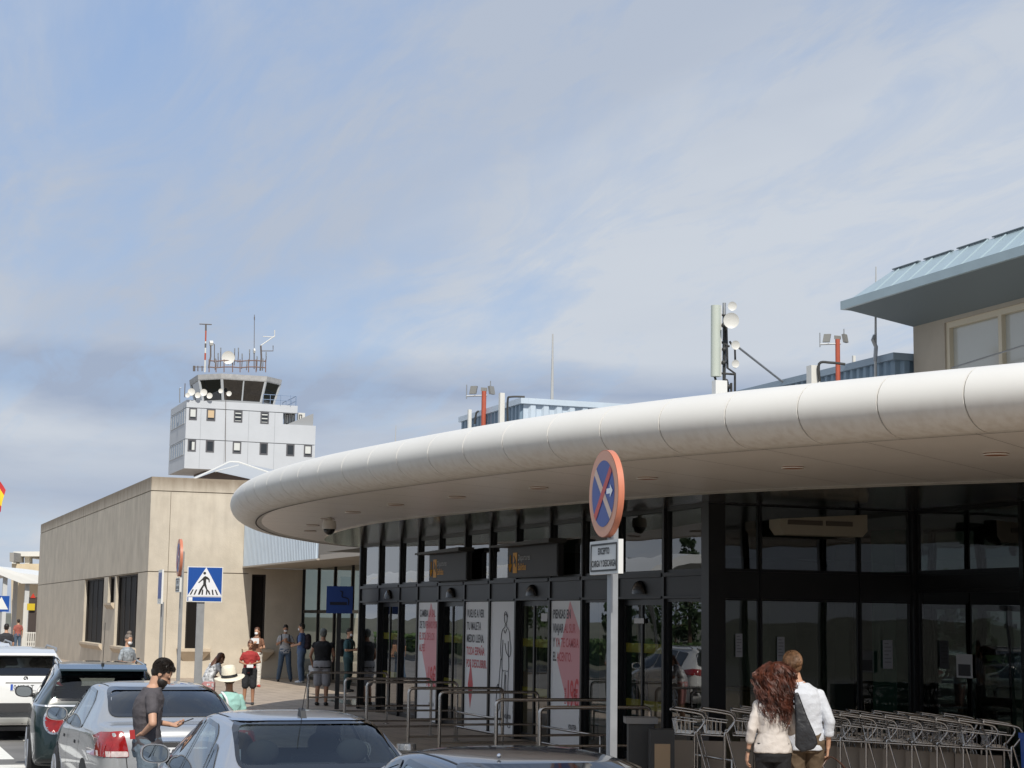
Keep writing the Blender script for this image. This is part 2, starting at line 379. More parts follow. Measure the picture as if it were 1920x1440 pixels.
# roof slab over the canopy and hall
mb = MB(); poly = [(p.x, p.y) for p in o_pts] + [(40, 44.5), (40, 0)]; mb.prism(poly, ZS+0.10, ZS+0.45); mb.build('roof', mat('roof felt', (0.35, 0.34, 0.33), 0.9), term)
# downlights
lamp_off = mat('unlit downlight', (0.30, 0.13, 0.06), 0.5)
for x, y in ((10.45, 14.4), (9.5, 16.7), (8.75, 18.8), (8.2, 20.9), (7.85, 23.1), (7.6, 25.2), (7.55, 27.4), (7.7, 29.6), (8.0, 31.8), (8.5, 34.0), (12.2, 12.2)):
    mb = MB(); mb.cyl((x, y, ZS+0.012), (x, y, ZS+0.035), 0.12, 20); d = mb.build('downlight', lamp_off, term, smooth=40)
    r = MB(); r.tube([(x+0.125*math.cos(a), y+0.125*math.sin(a), ZS+0.015) for a in [2*math.pi*k/20 for k in range(20)]], 0.007, 6, closed=True); r.build('rim', alu_white, d)

# facade glazing
pane = glassmat('facade glass', (0.46, 0.52, 0.50), 0.085, 0.0, 1.3)
pane2 = glassmat('recess glass', (0.32, 0.38, 0.36), 0.16, 0.0, 1.0)
YS = [39.8, 38.3, 36.7, 35.4, 34.0, 32.4, 30.97, 29.6, 27.97, 26.56, 25.15, 23.49, 22.1]
TYPE = 'WDWWDWWDWWDW'
def ob_box(mb, a, b): mb.box(a, b)
mb = MB()
for y in YS[:-1]: mb.box((FX-0.07, y-0.035, 0), (FX+0.07, y+0.035, ZS+0.004))
mb.build('mullions', black, term)
mb = MB(); mb.box((FX-0.09, RY-0.13, 0), (FX+0.17, RY+0.10, ZS+0.003)); mb.build('corner_post', black, term)
door_glass = glassmat('door glass', (0.62, 0.66, 0.62), 0.05, 0.0, 1.0)
yell = mat('yellow safety film', (0.42, 0.33, 0.02), 0.5)
for i in range(12):
    y1, y0 = YS[i]-0.036, YS[i+1]+0.036
    if i == 11: y0 = RY+0.102
    # header panel
    h = MB(); h.box((FX-0.045, y0, 2.46), (FX+0.04, y1, 2.74)); h.box((FX-0.085, y0, 2.425), (FX+0.05, y1, 2.459)); h.box((FX-0.085, y0, 2.741), (FX+0.05, y1, 2.80))
    h.build('header', hdr, term)
    w_ = MB(); w_.ring('x', FX-0.03, FX+0.03, y0, y1, 2.802, ZS+0.003, 0.05, 0.04); wo = w_.build('window', black, term)
    g = MB(); g.add([(FX, y0, 2.842), (FX, y1, 2.842), (FX, y1, 3.688), (FX, y0, 3.688)], [(0, 1, 2, 3)]); g.build('pane', pane, wo)
    if TYPE[i] == 'W':
        w_ = MB(); w_.ring('x', FX-0.03, FX+0.03, y0, y1, 0.0, 2.424, 0.046, 0.09); wo = w_.build('window', black, term)
        g = MB(); g.add([(FX, y0, 0.092), (FX, y1, 0.092), (FX, y1, 2.378), (FX, y0, 2.378)], [(0, 1, 2, 3)]); g.build('pane', pane, wo)
    else:
        ym = (y0+y1)/2; d = MB(); 
        for a, b, dx in ((y0, ym+0.03, 0.0), (ym-0.03, y1, 0.055)):
            X = FX+dx
            d.box((X-0.02, a, 0.02), (X+0.02, a+0.055, 2.42)); d.box((X-0.02, b-0.055, 0.02), (X+0.02, b, 2.42)); d.box((X-0.02, a+0.056, 0.02), (X+0.02, b-0.056, 0.12)); d.box((X-0.02, a+0.056, 2.33), (X+0.02, b-0.056, 2.42))
        do = d.build('sliding_door', black, term)
        g = MB()
        for a, b, dx in ((y0, ym+0.03, 0.0), (ym-0.03, y1, 0.055)):
            g.add([(FX+dx, a+0.056, 0.121), (FX+dx, b-0.056, 0.121), (FX+dx, b-0.056, 2.329), (FX+dx, a+0.056, 2.329)], [(0, 1, 2, 3)])
        g.build('pane', door_glass, do)
        g = MB()
        for a, b, dx in ((y0, ym+0.03, 0.0), (ym-0.03, y1, 0.055)):
            for z in (1.62, 0.78): g.box((FX+dx+0.004, a+0.057, z), (FX+dx+0.007, b-0.057, z+0.14))
        g.build('safety_stripe', yell, do)
        g = MB(); g.ball((FX-0.06, ym, 2.50), 0.21, 18, 12, (0.45, 1, 0.95), zmin=0.0); g.build('door_sensor', mat('black dome', (0.008, 0.008, 0.009), 0.25), do, smooth=60)
# far end wall of the hall front and the recess walls
end = MB(); end.box((FX-0.07, FEND-0.03, 0), (FX+3.4, FEND+0.1, ZS+0.003)); end.build('end_wall', black, term)
XR = [FX+0.17, 12.02, 13.63, RX]
mb = MB()
for x in (12.02, 13.63): mb.box((x-0.014, RY-0.05, 0), (x+0.014, RY+0.05, ZS+0.002))
mb.box((RX-0.07, RY-0.09, 0), (RX+0.10, RY+0.07, ZS+0.002))
mb.build('mullions', black, term)
for i in range(3):
    a = XR[i] + (0.002 if i == 0 else 0.016); b = XR[i+1] - (0.016 if i < 2 else 0.072)
    h = MB(); h.box((a, RY-0.035, 2.42), (b, RY+0.03, 2.80)); h.build('header', black, term)
    for z0, z1 in ((0.0, 2.418), (2.802, ZS+0.003)):
        w_ = MB(); w_.ring('y', RY-0.02, RY+0.02, a, b, z0, z1, 0.02, 0.04); wo = w_.build('window', black, term)
        g = MB(); g.add([(a, RY, z0+0.042), (b, RY, z0+0.042), (b, RY, z1-0.022), (a, RY, z1-0.022)], [(0, 1, 2, 3)]); g.build('pane', pane2, wo)
YR = [RY-0.092, 19.5, 16.9, 14.3, 11.7, 9.1, 6.5]
mb = MB()
for y in YR[1:]: mb.box((RX-0.06, y-0.04, 0), (RX+0.05, y+0.04, ZS+0.002))
mb.build('mullions', mat('bright edged frame', (0.05, 0.05, 0.05), 0.2, metal=0.8), term)
for i in range(6):
    a, b = YR[i+1]+0.042, YR[i]-(0.002 if i == 0 else 0.042)
    h = MB(); h.box((RX-0.03, a, 2.60), (RX+0.03, b, 2.80)); h.build('header', black, term)
    for z0, z1 in ((0.0, 2.598), (2.802, ZS+0.003)):
        w_ = MB(); w_.ring('x', RX-0.02, RX+0.02, a, b, z0, z1, 0.05, 0.07); wo = w_.build('window', black, term)
        g = MB(); g.add([(RX, a, z0+0.072), (RX, b, z0+0.072), (RX, b, z1-0.052), (RX, a, z1-0.052)], [(0, 1, 2, 3)]); g.build('pane', pane2, wo)
# interior shell
intr = mat('interior wall', (0.16, 0.17, 0.15), 0.8, var=0.2, vscale=0.5)
mb = MB(); mb.box((26, 3, 0), (26.2, 44, ZS)); mb.box((14.9, 40.3, 0), (26, 40.5, ZS)); mb.box((RX, 3, 0), (26, 3.2, ZS))
mb.build('hall_wall', intr, term)
mb = MB(); mb.sheet([(FX+0.2, RY+0.2), (26, RY+0.2), (26, 44), (FX+0.2, 44)], 0.008); mb.sheet([(RX+0.1, 3), (26, 3), (26, RY+0.19), (RX+0.1, RY+0.19)], 0.008)
mb.build('hall_floor', mat('polished floor', (0.20, 0.18, 0.15), 0.15, var=0.1), term)
# lighter wall panels / columns just inside the doors
for i, (x, y, wx, wy, zt) in enumerate(((13.4, 38.6, 0.5, 0.9, 2.9), (13.6, 35.3, 0.4, 0.5, 3.6), (14.2, 32.0, 0.45, 1.6, 2.7), (13.3, 30.2, 0.3, 0.5, 3.6), (14.6, 26.5, 0.5, 0.8, 2.6), (15.6, 24.2, 0.4, 0.7, 3.6), (17.6, 29.4, 0.4, 3.0, 2.7), (19, 34, 0.5, 4, 3), (18.2, 24.5, 1.2, 0.3, 2.2), (17.0, 19.0, 0.5, 0.5, 3.6), (17.5, 15.0, 0.5, 0.5, 3.6))):
    mb = MB(); mb.box((x, y, 0.01), (x+wx, y+wy, min(zt, ZS-0.01))); mb.build('interior_pillar', mat('cream panel', (0.60, 0.59, 0.42), 0.6) if i % 3 != 2 else mat('green panel', (0.10, 0.28, 0.20), 0.5), term)
mb = MB()
for (x, y) in ((12.9, 24.4), (13.2, 27.8), (13.0, 33.0), (12.8, 36.8), (16, 20), (16.4, 17)):
    mb.box((x, y, 0.01), (x+0.5, y+0.9, 1.05)); mb.box((x+0.05, y+0.05, 1.06), (x+0.45, y+0.85, 1.10))
mb.build('counter', mat('counter front', (0.45, 0.30, 0.17), 0.5), term)

mb = MB(); mb.sheet([(FX+0.2, RY+0.2), (26, RY+0.2), (26, 44), (FX+0.2, 44)], ZS-0.006); mb.sheet([(RX+0.12, 3), (26, 3), (26, RY+0.19), (RX+0.12, RY+0.19)], ZS-0.006); mb.build('hall_ceiling', mat('matt ceiling', (0.20, 0.20, 0.19), 0.9), term)
# ------------------------------------------------------------------ recessed corner: concrete office block with overhang
def concrete(name, col):
    m = mat(name, col, 0.9, var=0.12, vscale=1.1, bump=0.35, bscale=25, bdist=0.015)
    t = m.node_tree; b = t.nodes['Principled BSDF']; hs = [n for n in t.nodes if n.type == 'HUE_SAT'][0]
    tcn = [n for n in t.nodes if n.type == 'TEX_COORD'][0]
    mp = t.nodes.new('ShaderNodeMapping'); mp.inputs['Scale'].default_value = (2.2, 2.2, 0.3); t.links.new(tcn.outputs['Object'], mp.inputs[0])
    n = t.nodes.new('ShaderNodeTexNoise'); n.inputs['Scale'].default_value = 2.0; n.inputs['Detail'].default_value = 7; t.links.new(mp.outputs[0], n.inputs['Vector'])
    sp = t.nodes.new('ShaderNodeSeparateXYZ'); t.links.new(tcn.outputs['Object'], sp.inputs[0])
    mr = t.nodes.new('ShaderNodeMapRange'); mr.inputs[1].default_value = 3.2; mr.inputs[2].default_value = 6.6; mr.inputs[3].default_value = 0.05; mr.inputs[4].default_value = 0.42; t.links.new(sp.outputs[2], mr.inputs[0])
    r = t.nodes.new('ShaderNodeMapRange'); r.inputs[1].default_value = 0.42; r.inputs[2].default_value = 0.72; t.links.new(n.outputs[0], r.inputs[0])
    cap = t.nodes.new('ShaderNodeMapRange'); cap.inputs[1].default_value = 6.1; cap.inputs[2].default_value = 6.62; cap.inputs[3].default_value = 0.0; cap.inputs[4].default_value = 0.9; t.links.new(sp.outputs[2], cap.inputs[0])
    mm = t.nodes.new('ShaderNodeMath'); mm.operation = 'MULTIPLY'; t.links.new(mr.outputs[0], mm.inputs[0]); t.links.new(r.outputs[0], mm.inputs[1])
    ma = t.nodes.new('ShaderNodeMath'); ma.operation = 'ADD'; ma.use_clamp = True; t.links.new(mm.outputs[0], ma.inputs[0]); t.links.new(cap.outputs[0], ma.inputs[1])
    mx = t.nodes.new('ShaderNodeMix'); mx.data_type = 'RGBA'; t.links.new(ma.outputs[0], mx.inputs['Factor'])
    t.links.new(hs.outputs[0], mx.inputs[6]); mx.inputs[7].default_value = (0.27, 0.22, 0.165, 1); t.links.new(mx.outputs[2], b.inputs['Base Color'])
    return m
conc = concrete('weathered concrete', (0.555, 0.495, 0.405))
conc_plain = mat('sill concrete', (0.56, 0.47, 0.36), 0.9, var=0.1, vscale=3)
office = empty('concrete_building', (9.4, 59.5, 0), 0, 'plain beige concrete block with narrow dark windows left of the canopy', 'building')
CX, CY, CE, CT = 9.38, 59.5, 95.5, 6.67
CXE = 12.78
def wall_with_holes(mb, axis, fixed, thick, a0, a1, z0, z1, holes):
    """holes: (a,b,za,zb). wall built of butted boxes"""
    def bx(a, b, za, zb):
        if b-a < 1e-4 or zb-za < 1e-4: return
        if axis == 'y': mb.box((fixed, a, za), (fixed+thick, b, zb))
        else: mb.box((a, fixed, za), (b, fixed+thick, zb))
    cs = sorted(holes); pos = a0
    for (a, b, za, zb) in cs:
        bx(pos, a, z0, z1); bx(a, b, z0, za); bx(a, b, zb, z1); pos = b
    bx(pos, a1, z0, z1)
mb = MB()
J1, J2 = 6.20, 3.50
for z0, z1 in ((0, J2-0.015), (J2+0.015, J1-0.015), (J1+0.015, CT)):
    hl = [(61.6, 66.8, 0.92, 3.48), (67.2, 68.9, 2.5, 3.48), (70.1, 76.0, 0.92, 3.48)] if z0 == 0 else []
    hf = [(10.70, 11.26, 0.97, 3.3), (12.9, 13.4, 0.97, 3.48)] if z0 == 0 else []
    wall_with_holes(mb, 'y', CX, 0.35, CY, CE, z0, z1, hl)
    wall_with_holes(mb, 'x', CY, 0.35, CX+0.35, (14.7 if z0 == 0 else CXE), z0, z1, hf)
    mb.box((CX+0.35, CE-0.35, z0), (CXE+8, CE, z1))
mb.box((CXE, CY, J2-0.015), (14.7, CY+0.35, ZS-0.052))
mb.build('wall', conc, office)
mb = MB(); mb.box((CX+0.04, CY+0.04, 0.1), (CX+0.34, CE-0.02, CT-0.05)); mb.v = [v for v in mb.v]
# backing inside joints so that they read as grooves
g = MB()
for z in (J2, J1): g.box((CX+0.03, CY+0.03, z-0.014), (CX+0.30, CE-0.03, z+0.014)); g.box((CX+0.31, CY+0.03, z-0.014), (CXE-0.002, CY+0.3, z+0.014))
g.box((10.035, CY-0.003, 0), (10.055, CY, J1-0.02))
g.build('joint', mat('joint', (0.20, 0.165, 0.125), 0.9), office)
mb = MB(); mb.box((CX+0.36, CY+0.36, CT-0.5), (CXE+8, CE-0.36, CT-0.35)); mb.build('roof', mat('roof felt', (0.35, 0.34, 0.33)), office)
mb = MB(); mb.box((CXE-0.35, CY+0.36, ZS), (CXE, CE-0.36, CT)); mb.build('wall', conc, office)
louv = mat('dark louvre', (0.022, 0.018, 0.015), 0.6); wframe = mat('bronze frame', (0.014, 0.010, 0.008), 0.6)
def office_window(axis, a, b, z0, z1, n, sill=True):
    f = MB(); g = MB()
    if axis == 'y':
        f.box((CX+0.10, a, z0), (CX+0.16, a+0.08, z1)); f.box((CX+0.10, b-0.08, z0), (CX+0.16, b, z1)); f.box((CX+0.10, a+0.08, z1-0.06), (CX+0.16, b-0.08, z1))
        for k in range(1, n): y = a+(b-a)*k/n; f.box((CX+0.145, y-0.03, z0), (CX+0.16, y+0.03, z1-0.062))
        g.box((CX+0.17, a, z0), (CX+0.19, b, z1))
    else:
        f.box((a, CY+0.10, z0), (a+0.06, CY+0.16, z1)); f.box((b-0.06, CY+0.10, z0), (b, CY+0.16, z1)); f.box((a+0.061, CY+0.10, z1-0.06), (b-0.061, CY+0.16, z1))
        for k in range(1, n): x = a+(b-a)*k/n; f.box((x-0.02, CY+0.08, z0), (x+0.02, CY+0.16, z1-0.062))
        g.box((a, CY+0.17, z0), (b, CY+0.19, z1))
    wo = f.build('window', wframe, office); g.build('pane', mat('dark window', (0.012, 0.010, 0.009), 0.6, spec=0.15), wo)
    if sill:
        s_ = MB()
        if axis == 'y': s_.prism([(CX-0.13, z0-0.09), (CX-0.13, z0-0.01), (CX+0.09, z0-0.001), (CX-0.001, z0-0.25)][::-1], a-0.15, b+0.15, 'y')
        else: s_.add([(a-0.28, CY-0.26, z0-0.01), (b+0.28, CY-0.26, z0-0.01), (b+0.28, CY-0.26, z0-0.10), (a-0.28, CY-0.26, z0-0.10), (a-0.28, CY-0.001, z0+0.004), (b+0.28, CY-0.001, z0+0.004), (b+0.02, CY-0.001, z0-0.42), (a-0.02, CY-0.001, z0-0.42)],
                     [(0, 3, 2, 1), (0, 1, 5, 4), (3, 7, 6, 2), (0, 4, 7, 3), (1, 2, 6, 5), (4, 5, 6, 7)])
        s_.build('sill', conc_plain, wo)
office_window('y', 61.6, 66.8, 0.92, 3.48, 4); office_window('y', 67.2, 68.9, 2.5, 3.48, 1); office_window('y', 70.1, 76.0, 0.92, 3.48, 4)
office_window('x', 10.70, 11.26, 0.97, 3.3, 1); office_window('x', 12.9, 13.4, 0.97, 3.48, 1)
# overhang with corrugated fascia
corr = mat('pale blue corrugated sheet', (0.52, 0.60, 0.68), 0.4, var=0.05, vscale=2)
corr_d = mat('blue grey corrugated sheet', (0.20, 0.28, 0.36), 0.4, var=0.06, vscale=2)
def corrugated(mb, a, b, z0, z1, pitch=0.2, depth=0.04):
    a = Vector(a); b = Vector(b); L = (b-a).length; t = (b-a)/L; n = Vector((t.y, -t.x)); prof = []
    k = 0; s = 0.0
    while s < L:
        for ds, dp in ((0, 0), (0.35, 0), (0.5, 1), (0.85, 1)):
            ss = s+ds*pitch
            if ss <= L: prof.append(a+t*ss+n*depth*dp)
        s += pitch
    prof.append(b); n0 = len(prof)
    mb.add([(p.x, p.y, z0) for p in prof]+[(p.x, p.y, z1) for p in prof], [(i, i+1, n0+i+1, n0+i) for i in range(n0-1)])
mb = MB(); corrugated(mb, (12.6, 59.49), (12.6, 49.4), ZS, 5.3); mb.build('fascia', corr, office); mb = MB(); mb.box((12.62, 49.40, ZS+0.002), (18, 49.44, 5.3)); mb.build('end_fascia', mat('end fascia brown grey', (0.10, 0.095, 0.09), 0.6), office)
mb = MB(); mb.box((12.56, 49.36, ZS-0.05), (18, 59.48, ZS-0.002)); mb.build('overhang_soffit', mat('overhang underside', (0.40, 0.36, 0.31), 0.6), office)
mb = MB(); mb.box((12.66, 49.46, 5.2), (18, 59.4, 5.28)); mb.build('roof', mat('roof felt', (0.35, 0.34, 0.33)), office)
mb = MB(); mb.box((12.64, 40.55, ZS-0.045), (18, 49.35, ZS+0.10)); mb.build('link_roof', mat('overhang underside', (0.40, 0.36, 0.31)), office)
# side glazing under the overhang
dark_green = glassmat('shaded side glass', (0.30, 0.36, 0.33), 0.06, 0.0, 1.2)
fr = MB(); ys = [59.49, 57.4, 55.3, 53.2, 51.1, 49.0, 46.9, 44.8, 42.7, 40.6]
for y in ys: fr.box((14.66, y-0.04, 0), (14.76, y+0.04, ZS-0.051))
fr.box((14.67, 40.6, 2.2), (14.75, 59.4, 2.3)); fr.box((14.67, 40.6, 0), (14.75, 59.4, 0.1))
wo = fr.build('window', black, office); g = MB(); g.add([(14.7, 40.64, 0.1), (14.7, 59.4, 0.1), (14.7, 59.4, 3.68), (14.7, 40.64, 3.68)], [(0, 1, 2, 3)]); g.build('pane', dark_green, wo)
mb = MB(); mb.box((19, 42, 0), (19.2, 60, 4)); mb.build('inner_wall', intr, office)

# ------------------------------------------------------------------ upper storey with blue metal roof
upper = empty('upper_storey', (17, 20, 4.2), 0, 'raised upper storey in beige panels under a pale blue metal roof', 'building')
UZ, UW = 7.2, 17.0
beige = mat('beige render', (0.42, 0.37, 0.30), 0.85, var=0.08, vscale=1.5)
mb = MB()
wall_with_holes(mb, 'y', UW, 0.3, -2, 25.7, 4.2, UZ, [(-2.12+i*3.12+2.1, -2.12+i*3.12+2.95+2.1, 5.0, 7.13) for i in range(8)][0:8])
mb.box((UW+0.3, 25.4, 4.2), (30, 25.7, UZ)); mb.build('wall', beige, upper)
sunw = mat('blind behind glass', (0.46, 0.46, 0.42), 0.12, spec=0.8, var=0.08, vscale=0.4)
for i in range(8):
    a = -2.12+i*3.12+2.1; b = a+2.95; f = MB()
    for y0_, y1_ in ((a, a+0.09), (b-0.09, b), (a+1.43, a+1.52)): f.box((UW+0.03, y0_, 5.0), (UW+0.15, y1_, 7.13))
    for ya, yb in ((a+0.091, a+1.429), (a+1.521, b-0.091)):
        f.box((UW+0.03, ya, 7.03), (UW+0.15, yb, 7.13)); f.box((UW+0.03, ya, 5.0), (UW+0.15, yb, 5.1))
    wo = f.build('window', mat('cream window frame', (0.60, 0.53, 0.40), 0.5), upper)
    g = MB(); g.box((UW+0.11, a, 5.0), (UW+0.12, b, 7.13)); g.build('pane', sunw, wo)
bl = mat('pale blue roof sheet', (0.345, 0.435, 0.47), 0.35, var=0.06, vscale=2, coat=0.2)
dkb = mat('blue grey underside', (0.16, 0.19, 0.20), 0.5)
EX, EY, EZ = 16.0, 26.35, 7.55
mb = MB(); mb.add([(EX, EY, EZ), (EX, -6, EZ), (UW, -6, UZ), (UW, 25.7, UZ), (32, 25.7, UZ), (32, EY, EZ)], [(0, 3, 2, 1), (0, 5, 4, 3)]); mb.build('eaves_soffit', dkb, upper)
mb = MB(); mb.box((EX-0.03, -6, EZ-0.02), (EX+0.03, EY+0.03, EZ+0.13)); mb.box((EX+0.031, EY-0.03, EZ-0.02), (32, EY+0.03, EZ+0.13)); mb.build('gutter', bl, upper)
TX, TY, TZ = 16.62, 25.75, 8.16
mb = MB(); mb.add([(EX+0.05, EY-0.05, EZ+0.12), (EX+0.05, -6, EZ+0.12), (TX, -6, TZ), (TX, TY, TZ), (32, TY, TZ), (32, EY-0.05, EZ+0.12)], [(0, 1, 2, 3), (0, 3, 4, 5)])
nrm = Vector((-(TZ-EZ-0.12), 0, TX-EX-0.05)).normalized()
for k in range(60):
    y = 25.5-k*0.5
    a = Vector((EX+0.06, y, EZ+0.125)); b = Vector((TX, y, TZ+0.003))
    if y > TY-0.1: continue
    mb.add([a+nrm*0.014, b+nrm*0.014, b+Vector((0, 0.03, 0)), a+Vector((0, 0.03, 0)), a-Vector((0, 0.03, 0)), b-Vector((0, 0.03, 0))], [(0, 1, 2, 3), (0, 4, 5, 1)])
mb.add([(TX, -6, TZ), (TX, TY, TZ), (32, TY, TZ), (32, -6, TZ)], [(0, 1, 2, 3)])
mb.build('roof', bl, upper)
mb = MB()
for k in range(30): mb.box((TX-0.03, 25.7-k*0.95-0.8, TZ+0.012), (TX+0.03, 25.7-k*0.95, TZ+0.028))
mb.build('ridge_cap', mat('dark ridge cap', (0.16, 0.19, 0.21), 0.5), upper)

# corrugated plant screens on the roof
def screen(corner, xe, ye, top, dcol, label):
    e = empty('plant_screen', (corner[0], corner[1], 4.2), 0, label, 'roof screen')
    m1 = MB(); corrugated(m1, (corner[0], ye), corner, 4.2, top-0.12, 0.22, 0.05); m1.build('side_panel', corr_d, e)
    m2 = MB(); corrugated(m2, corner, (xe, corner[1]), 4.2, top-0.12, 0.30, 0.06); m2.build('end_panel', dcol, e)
    m3 = MB(); m3.box((corner[0]-0.09, corner[1]-0.09, top-0.12), (corner[0]+0.08, ye, top)); m3.box((corner[0]+0.081, corner[1]-0.09, top-0.12), (xe, corner[1]+0.08, top)); m3.build('coping', dcol if dcol != corr_d else mat('coping blue grey', (0.26, 0.33, 0.40), 0.4), e)
    m4 = MB(); m4.box((corner[0]+0.1, corner[1]+0.1, top-0.3), (xe, ye, top-0.14)); m4.build('cover', mat('roof felt', (0.35, 0.34, 0.33)), e)
    return e
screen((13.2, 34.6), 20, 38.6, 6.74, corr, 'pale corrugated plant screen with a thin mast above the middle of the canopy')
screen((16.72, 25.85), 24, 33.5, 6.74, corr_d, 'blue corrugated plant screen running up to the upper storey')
# ------------------------------------------------------------------ control tower
TXa, TXb, TXc, TY0, TY1 = 33.1, 43.7, 47.4, 188.4, 198.4
tow = empty('control_tower', (40, 193, 0), 0, 'white airport control tower with dark glazed cab, far behind the concrete block', 'tower')
tw = mat('tower white panel', (0.53, 0.555, 0.59), 0.6, var=0.04, vscale=0.5)
tg = mat('tower grey', (0.30, 0.31, 0.32), 0.7)
ZG = [(17.6, 20.72), (20.80, 24.12), (24.20, 25.0)]
mb = MB()
for z0, z1 in ZG:
    mb.box((TXa, TY0, z0), (TXb, TY1, z1))
for z0, z1 in ((17.6, 20.72), (20.80, 22.9)): mb.box((TXb, TY0, z0), (TXc, TY1, z1))
mb.box((TXb, TY0, 24.2), (TXb+1.6, TY1-3, 25.0))
mb.build('block', tw, tow)
mb = MB(); mb.box((TXa+0.12, TY0+0.12, 20.6), (TXc-0.12, TY1-0.1, 20.9)); mb.box((TXa+0.12, TY0+0.12, 24.0), (TXb-0.12, TY1-0.1, 24.3)); mb.build('joint', tg, tow)
mb = MB(); mb.box((TXa+2.6, TY0+2.2, 0), (TXb-1, TY1-1.5, 17.6)); mb.build('shaft', mat('tower shaft', (0.16, 0.13, 0.12), 0.8), tow)
for x in (376, 422, 466, 515):
    X = pY(x, 800, TY0).x
    for z0, z1 in ((17.65, 20.7), (20.85, 24.1)): mb = MB(); mb.box((X-0.02, TY0-0.012, z0), (X+0.02, TY0-0.001, z1)); mb.build('panel_joint', mat('panel joint', (0.34, 0.36, 0.39), 0.7), tow)
dwin = mat('tower window glass', (0.03, 0.035, 0.04), 0.12); blind = mat('window blind', (0.62, 0.64, 0.62), 0.7); blind2 = mat('cream blind', (0.60, 0.45, 0.28), 0.7)
def twin(X0, X1, z0, z1, st):
    f = MB(); f.ring('y', TY0-0.05, TY0-0.004, X0, X1, z0, z1, 0.14); wo = f.build('window', mat('tower window frame', (0.10, 0.10, 0.11), 0.5), tow)
    g = MB(); g.box((X0+0.05, TY0-0.02, z0+0.05), (X1-0.05, TY0-0.006, z1-0.05)); g.build('pane', dwin, wo)
    b = MB()
    if st == 's':
        for k in range(3): b.box((X0+0.15, TY0-0.035, z1-0.38-k*0.42), (X1-0.15, TY0-0.022, z1-0.26-k*0.42))
    elif st in 'bc': b.box((X0+0.15, TY0-0.035, z0+0.34), (X1-0.15, TY0-0.022, z1-0.16))
    elif st == 'h': b.box(((X0+X1)/2, TY0-0.035, z0+0.16), (X1-0.15, TY0-0.022, z1-0.26))
    if st != 'd': b.build('blind', blind2 if st == 'c' else blind, wo)
for (a, b), st in zip(((354.4, 369.3), (387.4, 404), (438.7, 454.7), (488.5, 504.3)), 'bcss'):
    twin(pY(a, 775, TY0).x, pY(b, 775, TY0).x, 22.85, 24.14, st)
for (a, b), st in zip(((352, 367.4), (385.8, 401.6), (436.3, 452.4), (487, 502.4), (537, 552.3), (570, 585.3)), 'hdbddb'):
    twin(pY(a, 833, TY0).x, pY(b, 833, TY0).x, 19.45, 20.74, st)
for z0, z1 in ((22.5, 24.1), (19.1, 20.7)):
    f = MB(); 
    f.ring('x', TXa-0.05, TXa-0.004, TY0+0.8, TY1-0.8, z0, z1, 0.08); wo = f.build('window', mat('pale mullion', (0.5, 0.52, 0.54), 0.5), tow)
    g = MB(); g.box((TXa-0.02, TY0+0.85, z0+0.05), (TXa-0.006, TY1-0.85, z1-0.05)); g.build('pane', mat('tower side glass', (0.20, 0.23, 0.27), 0.2), wo)
    b = MB()
    for k in range(1, 6): y = TY0+0.8+(TY1-TY0-1.6)*k/6; b.box((TXa-0.045, y-0.07, z0+0.06), (TXa-0.021, y+0.07, z1-0.06))
    b.build('mullion', mat('pale mullion', (0.5, 0.52, 0.54)), wo)
# cab
CCX, CCY = 39.3, 193.3
def octo(h, c, sc=1.0): 
    p = [(-h+c, -h), (h-c, -h), (h, -h+c), (h, h-c), (h-c, h), (-h+c, h), (-h, h-c), (-h, -h+c)]
    return [(CCX+x*sc, CCY+y*sc) for x, y in p]
def frustum(mb, A, za, B, zb, caps=True):
    n = len(A); mb.add([(x, y, za) for x, y in A]+[(x, y, zb) for x, y in B], [(i, (i+1) % n, n+(i+1) % n, n+i) for i in range(n)] + ([tuple(reversed(range(n))), tuple(range(n, 2*n))] if caps else []))
A = octo(3.9, 1.8); B = octo(3.9, 1.8, 1.15); Bm = octo(3.9, 1.8, 1.19)
mb = MB(); frustum(mb, octo(4.05, 1.85), 25.0, octo(4.05, 1.85), 25.3); mb.build('cab_base', tg, tow)
mb = MB(); frustum(mb, A, 25.3, B, 27.5, False)
cabglass = glassmat('cab glass', (0.03, 0.06, 0.075), 0.08); mb.build('cab_glazing', cabglass, tow)
mb = MB(); frustum(mb, octo(3.9, 1.8, 1.18), 27.5, Bm, 27.62); frustum(mb, Bm, 27.62, octo(3.9, 1.8, 1.205), 28.1); mb.build('cab_roof', mat('weathered tower fascia', (0.42, 0.42, 0.42), 0.7, var=0.2, vscale=1.5), tow)
for i in range(8):
    a0 = Vector((*A[i], 25.3)); b0 = Vector((*B[i], 27.52)); mb = MB(); mb.tube([a0, b0], 0.16, 6); mb.build('cab_post', mat('cab frame', (0.50, 0.52, 0.54), 0.5), tow)
mb = MB()
for i in (0,): 
    a0 = (Vector((*A[0], 25.3))+Vector((*A[1], 25.3)))/2; b0 = (Vector((*B[0], 27.52))+Vector((*B[1], 27.52)))/2; mb.tube([a0, b0], 0.09, 6)
mb.build('cab_mullion', mat('cab frame', (0.50, 0.52, 0.54)), tow)
mb = MB(); frustum(mb, octo(3.0, 1.4), 25.31, octo(3.0, 1.4), 26.2); mb.build('console', mat('cab interior', (0.05, 0.055, 0.06), 0.6), tow)
mb = MB(); pts = [(TXb-2.2, TY0+0.3), (TXb+1.5, TY0+0.3), (TXb+1.5, TY1-3.2)]
for p in spline([(a, b, 0) for a, b in pts], 4): mb.cyl((p.x, p.y, 25), (p.x, p.y, 26.1), 0.03, 5)
for z in (25.55, 26.1): mb.tube([(a, b, z) for a, b in pts], 0.035, 5)
mb.build('railing', mat('blue railing', (0.20, 0.28, 0.42), 0.5), tow)
